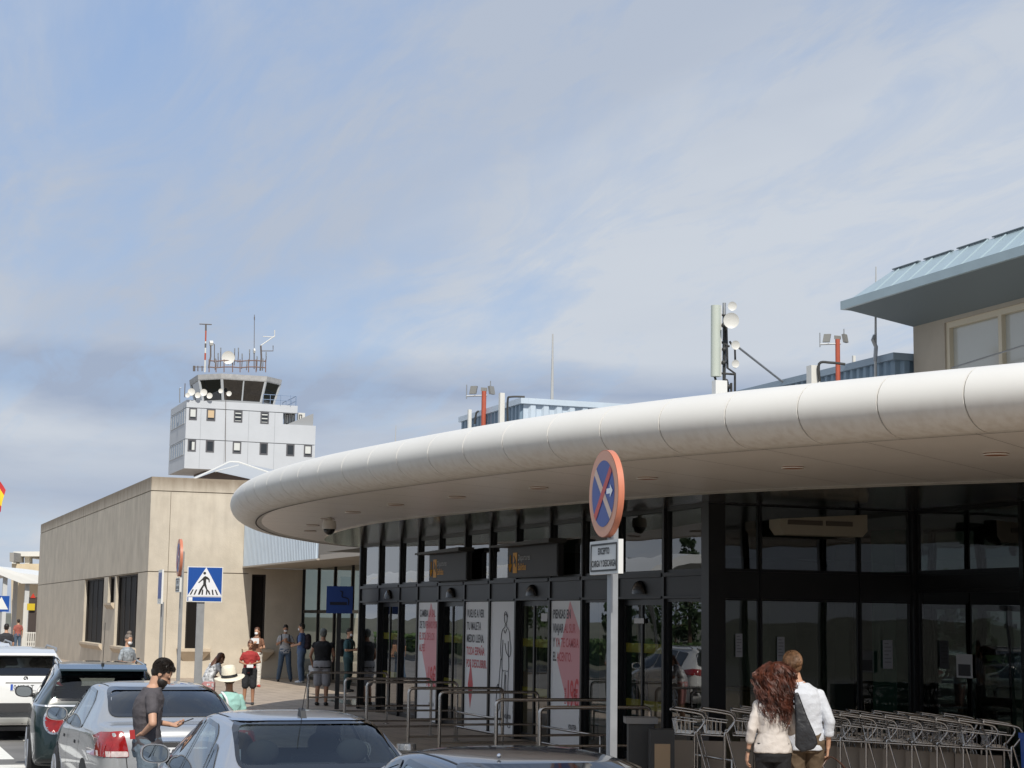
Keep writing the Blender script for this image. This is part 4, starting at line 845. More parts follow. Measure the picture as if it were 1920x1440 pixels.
# advertising banners on the glass
bwhite = mat('banner white', (0.86, 0.87, 0.88), 0.45); bpink = mat('banner pink', (0.80, 0.36, 0.39), 0.45); bred = mat('banner red', (0.72, 0.06, 0.07), 0.45); bdark = mat('banner dark text', (0.07, 0.075, 0.09), 0.5); bpr = mat('banner rose text', (0.62, 0.09, 0.11), 0.45)
def banner(ya, yb, lines, price, label, tri=True, figure=False, diamond=False):
    X = FX-0.036; e = empty('advertising_banner', (X, (ya+yb)/2, 0), 0, label, 'banner', 'white banners on the entrance glass')
    z0, z1 = 0.02, 2.41; W = ya-yb
    mb = MB(); mb.box((X, yb, z0), (X+0.004, ya, z1)); mb.build('sheet', bwhite, e)
    x = X-0.002
    if tri:
        mb = MB(); mb.add([(x, ya-W*0.62, z1), (x, ya-W*0.99, 1.85), (x, ya-W*0.99, 0.72), (x, ya-W*0.56, 0.72), (x, ya-W*0.22, 1.40)], [(0, 1, 2, 3, 4)]); mb.build('pink_shape', bpink, e)
    z = 2.12
    for t1, t2 in lines:
        vs1, _f1 = text_mesh(t1, 0.21, bold=0.004) if t1 else ([(0, 0)], [])
        adv = (max(v[0] for v in vs1)+0.04 if t1 else 0)
        full = adv + (max(v[0] for v in text_mesh(t2, 0.21, bold=0.004)[0]) if t2 else 0)
        xs = min(0.72, (W*0.88)/max(full, 0.1))
        if t1: mb = MB(); add_text(mb, t1, 0.21, (x-0.002, ya-0.09, z), (0, -xs, 0), (0, 0, 1), bold=0.004); mb.build('lettering', bdark, e)
        if t2: mb = MB(); add_text(mb, t2, 0.21, (x-0.002, ya-0.09-adv*xs, z), (0, -xs, 0), (0, 0, 1), bold=0.004); mb.build('lettering', bpr, e)
        z -= 0.235
    if diamond:
        mb = MB(); yc = ya-W*0.25; mb.add([(x, yc+0.15, 0.85), (x, yc, 1.28), (x, yc-0.15, 0.85), (x, yc, 0.40)], [(0, 1, 2, 3)]); mb.build('red_shape', bpr, e)
        mb = MB(); add_text(mb, '9€', 0.28, (x-0.003, yc+0.13, 0.72), (0, -0.7, 0), (0, 0, 1), bold=0.006); mb.build('lettering', bred, e)
    if price:
        mb = MB(); add_text(mb, price, 0.62, (x-0.003, ya-W*0.53, 0.68), (0, -0.52*W/1.35, 0), (0, 0, 1), bold=0.012); mb.build('lettering', bred, e)
        mb = MB(); add_text(mb, 'DESDE', 0.09, (x-0.003, ya-W*0.52, 0.72), (0, 0, 1), (0, 1, 0), bold=0.002); mb.build('lettering', bred, e)
    if figure:
        def G(pts): return [(x-0.004, ya-W*a, b) for a, b in pts]
        mb = MB()
        for pts in (tuple((0.62+0.055*math.cos(k*0.7), 2.10+0.085*math.sin(k*0.7)) for k in range(10)), ((0.56, 2.15), (0.60, 2.23), (0.68, 2.17), (0.70, 2.13)),
                    ((0.60, 2.01), (0.59, 1.95), (0.50, 1.90), (0.45, 1.78), (0.43, 1.55), (0.45, 1.40), (0.50, 1.34)), ((0.65, 2.01), (0.67, 1.95), (0.76, 1.88), (0.80, 1.72), (0.84, 1.55), (0.78, 1.42), (0.66, 1.50)),
                    ((0.52, 1.72), (0.50, 1.50), (0.50, 1.20), (0.62, 1.17), (0.76, 1.20), (0.74, 1.50), (0.73, 1.70)), ((0.60, 1.66), (0.66, 1.50), (0.78, 1.42)),
                    ((0.51, 1.19), (0.49, 0.95), (0.50, 0.70), (0.47, 0.42), (0.44, 0.20), (0.56, 0.18), (0.54, 0.24)), ((0.62, 1.15), (0.60, 0.90), (0.58, 0.60), (0.55, 0.25)), ((0.75, 1.19), (0.74, 0.90), (0.76, 0.60), (0.74, 0.22), (0.84, 0.18), (0.83, 0.24), (0.79, 0.27)), ((0.65, 1.10), (0.66, 0.80), (0.68, 0.50), (0.69, 0.22)),
                    ((0.44, 1.38), (0.40, 1.10), (0.37, 0.86)), ((0.30, 0.84), (0.27, 0.50), (0.41, 0.48), (0.42, 0.82), (0.30, 0.84), (0.34, 0.92), (0.38, 0.84)), ((0.55, 1.90), (0.60, 1.84), (0.67, 1.92))):
            mb.tube(spline(G(pts), 5), 0.0065, 4)
        mb.build('line_drawing', bdark, e)
    if price or figure:
        mb = MB(); add_text(mb, 'VOLOTEA', 0.10, (x-0.003, ya-W*0.60, 0.33), (0, -0.75, 0), (0, 0, 1), bold=0.003); mb.build('lettering', bdark, e)
        mb = MB(); add_text(mb, 'volotea.com', 0.05, (x-0.003, ya-W*0.62, 0.22), (0, -0.9, 0), (0, 0, 1)); mb.build('lettering', mat('banner blue text', (0.15, 0.2, 0.5), 0.5), e)
        mb = MB(); mb.prism([(ya-W*0.92, 0.42), (ya-W*0.96, 0.50), (ya-W*0.92, 0.58), (ya-W*0.95, 0.50)], x-0.005, x-0.004, 'x'); mb.build('emblem', bdark, e)
banner(35.36, 34.04, [('CAMBIA ', 'LA SAL'), ('DE TU ', 'VERANO POR'), ('', 'EL SOL DE LOS'), ('', 'ALPES')], '19€', 'leftmost narrow banner with a pink shape and a large price')
banner(32.36, 31.01, [('VUELVE A VER', ''), ('TU MALETA', ''), ('MEDIO LLENA.', ''), ('', 'TODA ESPAÑA'), ('', 'POR DESCUBRIR.')], None, 'white banner with five lines of text and a small red diamond', tri=False, diamond=True)
banner(30.93, 29.64, [], None, 'white banner with a line drawing of a walking traveller', tri=False, figure=True)
banner(27.93, 26.60, [('PIENSAS EN', ''), ('VIAJAR ', 'AL SUR'), ('Y ', 'YA TE CAMBIA'), ('EL ', 'ACENTO.')], '19€', 'widest nearest banner about travelling south with a large price')

# paper notices on the glass
def notice(x0, y0, x1, y1, plane, label, m, detail=True):
    if plane == 'y': a = pY(x0, y0, RY-0.026); b = pY(x1, y1, RY-0.026); mb = MB(); mb.box((a.x, RY-0.028, b.z), (b.x, RY-0.024, a.z))
    elif plane == 'r': a = pX(x0, y0, RX-0.026); b = pX(x1, y1, RX-0.026); mb = MB(); mb.box((RX-0.028, a.y, b.z), (RX-0.024, b.y, a.z))
    else: a = pX(x0, y0, FX-0.036); b = pX(x1, y1, FX-0.036); mb = MB(); mb.box((FX-0.038, a.y, b.z), (FX-0.034, b.y, a.z))
    e = empty('notice', a, 0, label, 'notice', 'notices stuck on the glass'); mb.build('paper', m, e)
    if detail:
        mb = MB()
        for k in range(6):
            t = 0.12+0.13*k; z = a.z+(b.z-a.z)*t
            if plane == 'y': mb.box((a.x+(b.x-a.x)*0.15, RY-0.0295, z-0.008), (a.x+(b.x-a.x)*(0.85 if k % 3 else 0.6), RY-0.0283, z+0.008))
            elif plane == 'r': mb.box((RX-0.0295, a.y+(b.y-a.y)*0.15, z-0.008), (RX-0.0283, a.y+(b.y-a.y)*(0.85 if k % 3 else 0.6), z+0.008))
        if mb.v: mb.build('print', mat('print grey', (0.25, 0.26, 0.28), 0.6), e)
pap = mat('paper', (0.42, 0.43, 0.46), 0.6)
notice(1655, 1200, 1674, 1254, 'y', 'tall paper notice in the middle of the dark glass', pap)
notice(1457, 1194, 1471, 1240, 'y', 'paper notice above the man in the white shirt', pap)
notice(1379, 1188, 1392, 1232, 'y', 'faint paper notice near the corner post', pap)
notice(1793, 1226, 1824, 1272, 'r', 'framed opening notice with rounded frame at the right', mat('notice frame', (0.50, 0.50, 0.50), 0.5), False)
mb = MB(); a = pX(1797, 1245, RX-0.03); b = pX(1820, 1268, RX-0.03); mb.box((RX-0.034, a.y, b.z), (RX-0.030, b.y, a.z)); tag(mb.build('notice', mat('notice dark', (0.06, 0.06, 0.065), 0.5)), 'dark lower panel of the framed notice at the right', 'notice')
notice(1189, 1159, 1207, 1169, 'f', 'small white sticker high on the fourth door', mat('sticker', (0.6, 0.6, 0.6), 0.5), False)
notice(1015, 1150, 1026, 1165, 'f', 'left small white sticker on the third door', mat('sticker', (0.6, 0.6, 0.6), 0.5), False)
notice(1027, 1145, 1036, 1160, 'f', 'right small white sticker on the third door', mat('sticker', (0.6, 0.6, 0.6), 0.5), False)

# air curtain inside the recess glass
a = pY(1452, 968, 21.75); b = pY(1616, 1008, 21.75)
e = empty('air_curtain', ((a.x+b.x)/2, 21.75, a.z), 0, 'beige air curtain hanging at the dark upper glass', 'air conditioner')
cm = mat('air curtain beige', (0.42, 0.38, 0.30), 0.5)
mb = MB(); mb.prism([(a.x+0.08, b.z), (b.x-0.08, b.z), (b.x, b.z+0.08), (b.x, a.z+0.06), (a.x, a.z-0.04), (a.x, b.z+0.1)], 21.6, 21.9, 'y'); mb.build('casing', cm, e)
mb = MB(); xm = (a.x+b.x)/2
for xa, xb in ((a.x+0.12, xm-0.03), (xm+0.03, b.x-0.25)): mb.box((xa, 21.58, b.z+0.14), (xb, 21.598, a.z-0.05))
mb.build('grille', mat('curtain grille', (0.12, 0.10, 0.08), 0.6), e)

# ------------------------------------------------------------------ barriers, bollard, bins, trolleys
steel = mat('brushed stainless', (0.50, 0.48, 0.455), 0.24, metal=1.0)
def barrier(x, y, L, first=[None]):
    if first[0] is None:
        e = empty('queue_barrier', (0, 0, 0)); r = 0.024
        c = 0.07
        mb = MB(); mb.tube([(0, 0, 0), (0, 0, 1.0-c)] + [(c-c*math.cos(t), 0, 1.0-c+c*math.sin(t)) for t in (0.4, 0.8, 1.2, 1.57)] + [(1.5-c+c*math.sin(t), 0, 1.0-c+c*math.cos(t)) for t in (0.0, 0.4, 0.8, 1.2)] + [(1.5, 0, 1.0-c), (1.5, 0, 0)], r, 10); mb.build('hoop', steel, e, world=False, smooth=50)
        mb = MB(); mb.tube([(0.02, 0, 0.52), (1.48, 0, 0.52)], 0.017, 8); mb.build('mid_rail', steel, e, world=False, smooth=50)
        mb = MB(); mb.tube([(0.02, 0, 0.25), (1.48, 0, 0.25)], 0.017, 8); mb.build('low_rail', steel, e, world=False, smooth=50)
        for xx in (0, 1.5):
            mb = MB(); mb.cyl((xx, 0, 0), (xx, 0, 0.012), 0.06, 14); mb.build('foot_plate', steel, e, world=False)
        first[0] = e; o = e
    else: o = copy_tree(first[0])
    o.location = (x, y, 0); o.rotation_euler.z = R(-2); o.scale = (L/1.5, 1, 1); return o
ords = ['farthest', 'second farthest', 'third farthest', 'fourth farthest', 'fifth farthest', 'second nearest', 'nearest']
for k, (x, y, L) in enumerate(((8.6, 34.2, 1.6), (8.45, 30.9, 1.6), (8.4, 29.3, 1.6), (8.35, 26.75, 1.55), (8.4, 25.35, 1.55), (8.4, 22.9, 1.7), (8.25, 20.9, 1.5))):
    tag(barrier(x, y, L), '%s stainless queue barrier hoop before the entrance doors' % ords[k], 'barrier', 'stainless hoops before the doors')
for k, (x, y0, y1) in enumerate(((9.95, 22.9, 25.3), (9.95, 26.8, 29.2), (9.75, 18.6, 20.8))):
    e = empty('side_rail', (x, y0, 0), 0, '%s low stainless side rail running towards the doors' % ('middle', 'far', 'near')[k], 'barrier', 'low side rails between the hoops')
    mb = MB(); mb.tube([(0, 0, 0), (0, 0, 0.5), (0, y1-y0, 0.5), (0, y1-y0, 0)], 0.018, 8); mb.build('rail', steel, e, world=False, smooth=50)
    mb = MB(); mb.tube([(0, 0, 0.26), (0, y1-y0, 0.26)], 0.014, 8); mb.build('low_rail', steel, e, world=False, smooth=50)
p = pD(762, 1400, 17.8); e = empty('bollard', (p.x, p.y, 0), 0, 'short round stainless bollard between the silver car and the dark car', 'bollard')
mb = MB(); mb.tube([(0, 0, 0), (0, 0, 0.83), (0, 0, 0.86)], [0.10, 0.10, 0.095], 28); mb.build('post', steel, e, world=False, smooth=30)
mb = MB(); mb.tube([(0, 0, 0.75), (0, 0, 0.80)], 0.102, 28); mb.build('band', mat('band dark', (0.05, 0.05, 0.05), 0.4), e, world=False, smooth=30)
dkbin = mat('dark bin', (0.03, 0.032, 0.034), 0.55, var=0.1, vscale=4)
p = pD(1201, 1340, 21.2); e = empty('litter_bin', (p.x, p.y, 0), R(-20), 'tall dark litter bin with a grey lid beside the trolleys', 'bin')
mb = MB(); mb.box((-0.15, -0.15, 0), (0.15, 0.15, 0.90)); mb.build('body', dkbin, e, world=False)
mb = MB(); mb.box((-0.19, -0.19, 0.902), (0.19, 0.19, 0.97)); mb.build('lid', mat('bin lid grey', (0.20, 0.20, 0.20), 0.5), e, world=False)
p = pD(1240, 1340, 20.8); e = empty('litter_bin', (p.x, p.y, 0), R(-20), 'lower dark bin with a brown front panel left of the first trolley', 'bin')
mb = MB(); mb.box((-0.14, -0.14, 0), (0.14, 0.14, 0.86)); mb.build('body', dkbin, e, world=False)
mb = MB(); mb.box((-0.09, -0.146, 0.1), (0.09, -0.142, 0.70)); mb.build('front_panel', mat('brown panel', (0.33, 0.24, 0.15), 0.5), e, world=False)
# baggage trolley; local +y is the handle side
def make_trolley():
    e = empty('baggage_trolley', (0, 0, 0)); hw = 0.27; r = 0.0115
    for sx in (-1, 1):
        mb = MB(); pts = [(sx*hw, -0.19, 1.04), (sx*hw, 0.12, 1.00), (sx*hw, 0.19, 0.965), (sx*hw, 0.205, 0.90), (sx*hw, 0.12, 0.79), (sx*hw, 0.09, 0.73), (sx*hw, 0.09, 0.10)]
        mb.tube(spline(pts, 4), r*1.15, 8); mb.build('side_frame', steel, e, world=False, smooth=60)
        mb = MB(); mb.tube([(sx*hw, 0.11, 0.78), (sx*hw, 0.30, 0.10)], r, 8); mb.build('rear_leg', steel, e, world=False, smooth=60)
        mb = MB(); mb.tube([(sx*0.24, 0.09, 0.12), (sx*0.20, -0.75, 0.14)], r*1.3, 8); mb.build('base_rail', steel, e, world=False, smooth=60)
        mb = MB(); mb.cyl((sx*0.26-0.015, 0.27, 0.08), (sx*0.26+0.015, 0.27, 0.08), 0.08, 16); mb.build('wheel', blk, e, world=False, smooth=40)
    mb = MB(); mb.tube([(-hw, -0.19, 1.04), (hw, -0.19, 1.04)], r*1.3, 8); mb.build('handle', steel, e, world=False, smooth=60)
    mb = MB(); mb.tube([(-hw, 0.09, 0.75), (-hw, -0.17, 0.76), (hw, -0.17, 0.76), (hw, 0.09, 0.75)], r, 8); mb.tube([(-hw, -0.17, 0.93), (hw, -0.17, 0.93)], r*0.7, 6); mb.tube([(-hw, 0.12, 0.9), (-hw, -0.17, 0.93)], r*0.7, 6); mb.tube([(hw, 0.12, 0.9), (hw, -0.17, 0.93)], r*0.7, 6)
    for k in range(7):
        x = -hw+2*hw*k/6; mb.tube([(x, -0.17, 0.93), (x, -0.14, 0.78), (x, 0.05, 0.77)], r*0.4, 5)
    for k in range(1, 5):
        y = -0.17+0.26*k/5
        for sx in (-1, 1): mb.tube([(sx*hw, y, 0.915), (sx*hw*0.97, y, 0.77)], r*0.4, 5)
    mb.tube([(-hw, -0.08, 0.78), (-hw+0.04, -0.16, 1.0)], r, 6)
    mb.build('basket', steel, e, world=False, smooth=60)
    mb = MB(); mb.box((-hw+0.01, -0.20, 0.16), (-hw+0.018, 0.065, 0.66)); mb.build('side_panel', mat('trolley panel', (0.42, 0.35, 0.28), 0.45), e, world=False)
    mb = MB(); mb.box((-0.22, -0.72, 0.12), (0.22, 0.06, 0.135)); mb.build('platform', galv, e, world=False)
    mb = MB(); mb.cyl((-0.02, -0.75, 0.06), (0.02, -0.75, 0.06), 0.06, 14); mb.build('wheel', blk, e, world=False, smooth=40)
    return e
tro = make_trolley(); first = True
spots = []
for k, x in enumerate((1291, 1345, 1402, 1452, 1510, 1558, 1604, 1645, 1690, 1735, 1782, 1828, 1872)): spots.append((x, 21.4-1.15*max(0, k-2)/10, 0))
for k, x in enumerate((1420, 1470, 1530, 1575, 1622, 1668, 1712, 1756, 1800)): spots.append((x, 22.0-0.7*k/9, 1))
nm = ['first', 'second', 'third', 'fourth', 'fifth', 'sixth', 'seventh', 'eighth', 'ninth', 'tenth', 'eleventh', 'twelfth', 'thirteenth']
for k, (x, d, row) in enumerate(spots):
    o = tro if first else copy_tree(tro); first = False
    p = pD(x, 1330, d); o.scale = (1, 1, 1.03); o.location = (p.x, p.y, 0); o.rotation_euler.z = R(-118 + (k*37 % 7-3)*0.8)
    if row == 0: lab = '%s steel baggage trolley from the left in the front row' % nm[k]
    else: lab = '%s steel baggage trolley from the left in the rear row by the glass' % nm[k-13]
    tag(o, lab, 'trolley', 'baggage trolleys parked by the glass')
# ------------------------------------------------------------------ cars
def paint_mat(name, col, metal=0.0, rough=0.35, coat=1.0, inner=(0.05, 0.05, 0.055)):
    if name in MATS: return MATS[name]
    m = mat(name, col, rough, metal=metal, coat=coat, var=0.03, vscale=2.0)
    t = m.node_tree; b = t.nodes['Principled BSDF']; o = [n for n in t.nodes if n.type == 'OUTPUT_MATERIAL'][0]
    d = t.nodes.new('ShaderNodeBsdfDiffuse'); d.inputs[0].default_value = (*inner, 1)      # lining on the inside of the shell
    g = t.nodes.new('ShaderNodeNewGeometry'); mx = t.nodes.new('ShaderNodeMixShader')
    t.links.new(g.outputs['Backfacing'], mx.inputs[0]); t.links.new(b.outputs[0], mx.inputs[1]); t.links.new(d.outputs[0], mx.inputs[2]); t.links.new(mx.outputs[0], o.inputs[0])
    return m
carglass = glassmat('car glass', (0.50, 0.56, 0.56), 0.06, 0.0, 1.2)
cardark = glassmat('tinted car glass', (0.06, 0.07, 0.08), 0.08, 0.0, 1.2)
frit = mat('black glass edge', (0.008, 0.008, 0.009), 0.06, coat=0.5)
rubber = mat('black rubber', (0.015, 0.015, 0.016), 0.6); plast = mat('black plastic', (0.03, 0.03, 0.032), 0.55)
rimm = mat('alloy wheel', (0.45, 0.46, 0.48), 0.35, metal=0.8); chrome = mat('chrome trim', (0.75, 0.76, 0.78), 0.15, metal=1.0)
redl = mat('red lamp', (0.27, 0.008, 0.008), 0.15, coat=1.0, var=0.25, vscale=14); clrl = mat('clear lamp', (0.60, 0.50, 0.48), 0.12, coat=1.0, var=0.2, vscale=20)
mirr = mat('mirror glass', (0.55, 0.60, 0.62), 0.03, metal=1.0); seatm = mat('seat cloth', (0.035, 0.036, 0.04), 0.85)
platew = mat('number plate white', (0.75, 0.76, 0.78), 0.4); plateb = mat('number plate blue', (0.03, 0.09, 0.42), 0.4)
def interp(P, n=10):
    S = spline([(a, b, 0) for a, b in P], n); ys = [p.x for p in S]; zs = [p.y for p in S]
    import bisect
    def f(y):
        if y <= ys[0]: return zs[0]
        if y >= ys[-1]: return zs[-1]
        i = bisect.bisect_right(ys, y)-1; i = min(i, len(ys)-2)
        d = ys[i+1]-ys[i]; t = (y-ys[i])/d if d > 1e-9 else 0
        return zs[i]+(zs[i+1]-zs[i])*t
    return f
def round_poly(P, r, n=5):
    out = []; P = [Vector(p) for p in P]; N_ = len(P)
    for i in range(N_):
        a, b, c = P[i-1], P[i], P[(i+1) % N_]; u = (a-b); v = (c-b); rr = min(r, u.length*0.45, v.length*0.45)
        s = b+u.normalized()*rr; e = b+v.normalized()*rr
        for k in range(n+1):
            t = k/n; out.append((s*(1-t)*(1-t)+b*2*t*(1-t)+e*t*t))
    return out
def resample(P, step):
    out = []
    for i in range(len(P)):
        a, b = P[i], P[(i+1) % len(P)]; n = max(1, int((b-a).length/step))
        for k in range(n): out.append(a.lerp(b, k/n))
    return out
def offset_poly(P, d):
    area = sum(P[i-1].x*P[i].y-P[i].x*P[i-1].y for i in range(len(P))); s = 1 if area > 0 else -1
    out = []
    for i in range(len(P)):
        t = (P[(i+1) % len(P)]-P[i-1]); 
        if t.length < 1e-9: out.append(P[i].copy()); continue
        t.normalize(); out.append(P[i]+Vector((t.y, -t.x))*s*d)
    return out
def inside(P, q):
    c = False; n = len(P)
    for i in range(n):
        a, b = P[i-1], P[i]
        if (a.y > q[1]) != (b.y > q[1]) and q[0] < (b.x-a.x)*(q[1]-a.y)/(b.y-a.y)+a.x: c = not c
    return c
class Car:
    def __init__(s, e, spec, m):
        s.e = e; s.sp = spec; s.m = m; L = spec['L']/2; s.L = L
        top = interp(spec['top']); bot = interp(spec['bot']); belt = interp(spec['belt']); w = interp(spec['w']); tum = spec.get('tum', 0.70)
        ys = []; n = 150
        for i in range(n+1):
            t = i/n; ys.append(-L*math.cos(math.pi*t)*0.35 + (2*t-1)*L*0.65)
        s.rows = []
        for y in ys:
            W = w(y); zt = top(y); z0 = bot(y); zb = min(belt(y), zt-0.012); h = zt-zb; g = max(0, min(1, (h-0.03)/0.42)); zb = max(zb, z0+0.05)
            wr = W*(0.93*(1-g)+tum*g); zs = zb-z0
            C = [(0, z0), (0.55*W, z0), (0.88*W, z0+0.01), (0.965*W, z0+0.07*min(1, zs/0.3)), (0.99*W, z0+0.38*zs), (1.0*W, z0+0.62*zs), (0.985*W, z0+0.86*zs), (0.965*W, z0+zs)]
            dz = 0.10*g+0.012
            C += [(wr+(0.965*W-wr)*0.52, zb+(zt-dz-zb)*0.52), (wr, max(zt-dz, zb+0.002)), (wr*0.90, zt-dz*0.38), (wr*0.62, zt-dz*0.10), (wr*0.3, zt-0.002), (0, zt)]
            S = spline([(a, b, 0) for a, b in C], 4)
            s.rows.append([(max(p.x, 0), y, p.y) for p in S])
        k = len(s.rows[0]); vs = []; fs = []
        for r in s.rows:
            vs += r + [(-x, y, z) for x, y, z in reversed(r[1:-1])]
        kk = 2*k-2
        for i in range(len(s.rows)-1):
            for j in range(kk): fs.append((i*kk+j, i*kk+(j+1) % kk, (i+1)*kk+(j+1) % kk, (i+1)*kk+j))
        fs.append(tuple(range(kk))); fs.append(tuple(reversed([(len(s.rows)-1)*kk+j for j in range(kk)])))
        bm = bmesh.new(); V = [bm.verts.new(v) for v in vs]
        for f in fs: bm.faces.new([V[i] for i in f])
        bmesh.ops.recalc_face_normals(bm, faces=bm.faces)
        s.bm = bm; s.bvh = BVHTree.FromBMesh(bm)
    def hit(s, axis, a, b):
        if axis == 'rear': o, d = Vector((a, -6, b)), Vector((0, 1, 0))
        elif axis == 'front': o, d = Vector((a, 6, b)), Vector((0, -1, 0))
        elif axis == 'L': o, d = Vector((-3, a, b)), Vector((1, 0, 0))
        elif axis == 'R': o, d = Vector((3, a, b)), Vector((-1, 0, 0))
        else: o, d = Vector((a, b, 4)), Vector((0, 0, -1))
        p, nrm, i, ds = s.bvh.ray_cast(o, d)
        if p is None:
            p, nrm, i, ds = s.bvh.find_nearest(o+d*(3 if axis in 'LR' else 6 - s.L)); 
        if nrm.dot(d) > 0: nrm = -nrm
        return p, nrm
    def patch(s, name, axis, P, m, off=0.004, parent=None, rnd=0.05, step=0.07, border=0.0):
        P = round_poly(P, rnd) if rnd else [Vector(p) for p in P]
        bm = bmesh.new(); vs = [bm.verts.new((p.x, p.y, 0)) for p in P]; bm.faces.new(vs)
        for ax in (0, 1):
            lo = min(p[ax] for p in P); hi = max(p[ax] for p in P); n = int((hi-lo)/step)
            for k in range(1, n+1):
                co = [0, 0, 0]; co[ax] = lo+(hi-lo)*k/(n+1); no = [0, 0, 0]; no[ax] = 1
                bmesh.ops.bisect_plane(bm, geom=bm.verts[:]+bm.edges[:]+bm.faces[:], plane_co=co, plane_no=no)
        bmesh.ops.triangulate(bm, faces=bm.faces)
        for v in bm.verts:
            p, nn = s.hit(axis, v.co.x, v.co.y); v.co = p+nn*off
        me = bpy.data.meshes.new(name); bm.to_mesh(me); bm.free(); me.materials.append(m)
        me.polygons.foreach_set('use_smooth', [True]*len(me.polygons))
        o = bpy.data.objects.new(name, me); COL.objects.link(o); o.parent = parent or s.e
        return o
    def ring(s, name, axis, P, d0, d1, m, off=0.006, parent=None, rnd=0.05):
        B = resample(round_poly(P, rnd), 0.05); A = offset_poly(B, d0); C = offset_poly(B, d1); n = len(B); mb = MB()
        vs = []
        for q in A+C: p, nn = s.hit(axis, q.x, q.y); vs.append(p+nn*off)
        mb.add(vs, [(i, (i+1) % n, n+(i+1) % n, n+i) for i in range(n)])
        return mb.build(name, m, parent or s.e, world=False)
    def line(s, name, axis, pts, w, m, off=0.002, parent=None):
        D = []
        for i in range(len(pts)-1):
            a, b = Vector(pts[i]), Vector(pts[i+1]); n = max(1, int((b-a).length/0.04))
            for k in range(n): D.append(a.lerp(b, k/n))
        D.append(Vector(pts[-1])); mb = MB(); vs = []
        for i, q in enumerate(D):
            t = (D[min(i+1, len(D)-1)]-D[max(i-1, 0)]).normalized(); nrm = Vector((-t.y, t.x))*w/2
            for g in (q+nrm, q-nrm): p, nn = s.hit(axis, g.x, g.y); vs.append(p+nn*off)
        mb.add(vs, [(2*i, 2*i+1, 2*i+3, 2*i+2) for i in range(len(D)-1)])
        return mb.build(name, m, parent or s.e, world=False)
    def window(s, name, axis, P, g, rnd=0.05, seal=0.022):
        B = offset_poly(resample(round_poly(P, rnd), 0.05), -0.015); s.holes = getattr(s, 'holes', []) + [(axis, B)]
        w_ = s.patch(name, axis, P, g, 0.003, rnd=rnd)
        s.ring('seal', axis, P, -0.022, seal, frit, 0.007, w_, rnd)
        return w_
    def finish(s):
        kill = []
        for f in s.bm.faces:
            c = f.calc_center_median(); n = f.normal
            for axis, B in getattr(s, 'holes', []):
                if axis == 'L': ok = c.x < 0 and inside(B, (c.y, c.z)) and abs(n.x) > 0.3
                elif axis == 'R': ok = c.x > 0 and inside(B, (c.y, c.z)) and abs(n.x) > 0.3
                elif axis == 'rear': ok = c.y < 0 and n.y < -0.1 and inside(B, (c.x, c.z))
                else: ok = c.y > 0 and n.y > 0.1 and inside(B, (c.x, c.z))
                if ok: kill.append(f); break
        bmesh.ops.delete(s.bm, geom=kill, context='FACES')
        me = bpy.data.meshes.new('body'); s.bm.to_mesh(me); me.materials.append(s.m); me.polygons.foreach_set('use_smooth', [True]*len(me.polygons))
        o = bpy.data.objects.new('body', me); COL.objects.link(o); o.parent = s.e; s.bm.free()
def wheel(c, x, y, r, W=0.21):
    sgn = 1 if x > 0 else -1
    e = MB(); e.tube([(x-sgn*W, y, r), (x-sgn*(W-0.02), y, r), (x-sgn*0.02, y, r), (x, y, r)], [r*0.94, r, r, r*0.93], 32); w_ = e.build('wheel', rubber, c.e, world=False, smooth=40)
    m = MB(); m.tube([(x+sgn*0.003, y, r), (x-sgn*0.03, y, r)], [r*0.66, r*0.6], 32)
    m.build('rim', plast, w_, world=False, smooth=40)
    m = MB()
    for k in range(10):
        a = 2*math.pi*k/10; m.tube([(x+sgn*0.008, y+r*0.1*math.cos(a), r+r*0.1*math.sin(a)), (x+sgn*0.004, y+r*0.64*math.cos(a), r+r*0.64*math.sin(a))], [0.022, 0.016], 6)
    m.tube([(x+sgn*0.006, y+r*0.65*math.cos(a), r+r*0.65*math.sin(a)) for a in [2*math.pi*k/28 for k in range(28)]], 0.013, 6, closed=True)
    m.ball((x+sgn*0.004, y, r), r*0.16, 10, 6, (0.3, 1, 1)); m.build('spokes', rimm, w_, world=False, smooth=50)
def side_mirror(c, sgn, x, y, z, m, sc=(0.055, 0.045, 0.062), rim=None):
    """housing opens towards the rear"""
    mb = MB(); cx_ = x+sgn*0.13; n = 28; vs = []; prof = ((1.0, -0.045), (1.0, -0.02), (0.95, 0.03), (0.75, 0.085), (0.4, 0.115), (0.0, 0.12))
    for r_, dy in prof:
        for k in range(n):
            a = 2*math.pi*k/n; ca, sa = math.cos(a), math.sin(a); px_ = math.copysign(abs(ca)**0.75, ca)*0.125*r_; pz_ = math.copysign(abs(sa)**0.75, sa)*0.082*r_
            vs.append((cx_+px_+sgn*dy*-0.1, y+dy, z+pz_-0.02*(px_*sgn/0.125)*-1*0.4))
    mb.add(vs, [(j*n+k, j*n+(k+1) % n, (j+1)*n+(k+1) % n, (j+1)*n+k) for j in range(len(prof)-1) for k in range(n)]+[tuple(range(n))])
    h = mb.build('wing_mirror', m, c.e, world=False, smooth=50)
    g = MB(); g.add([(v[0]*0.84+cx_*0.16, y-0.048, v[2]*0.84+z*0.16) for v in vs[:n]], [tuple(range(n))]); g.build('glass', mirr, h, world=False)
    g = MB(); g.add([(v[0]*0.90+cx_*0.10, y-0.0465, v[2]*0.90+z*0.10) for v in vs[:n]], [tuple(range(n))]); g.build('rim', plast, h, world=False)
    g = MB(); g.tube([(x-sgn*0.05, y+0.03, z-0.06), (cx_-sgn*0.06, y+0.03, z-0.05)], 0.03, 8); g.build('stalk', plast, h, world=False)
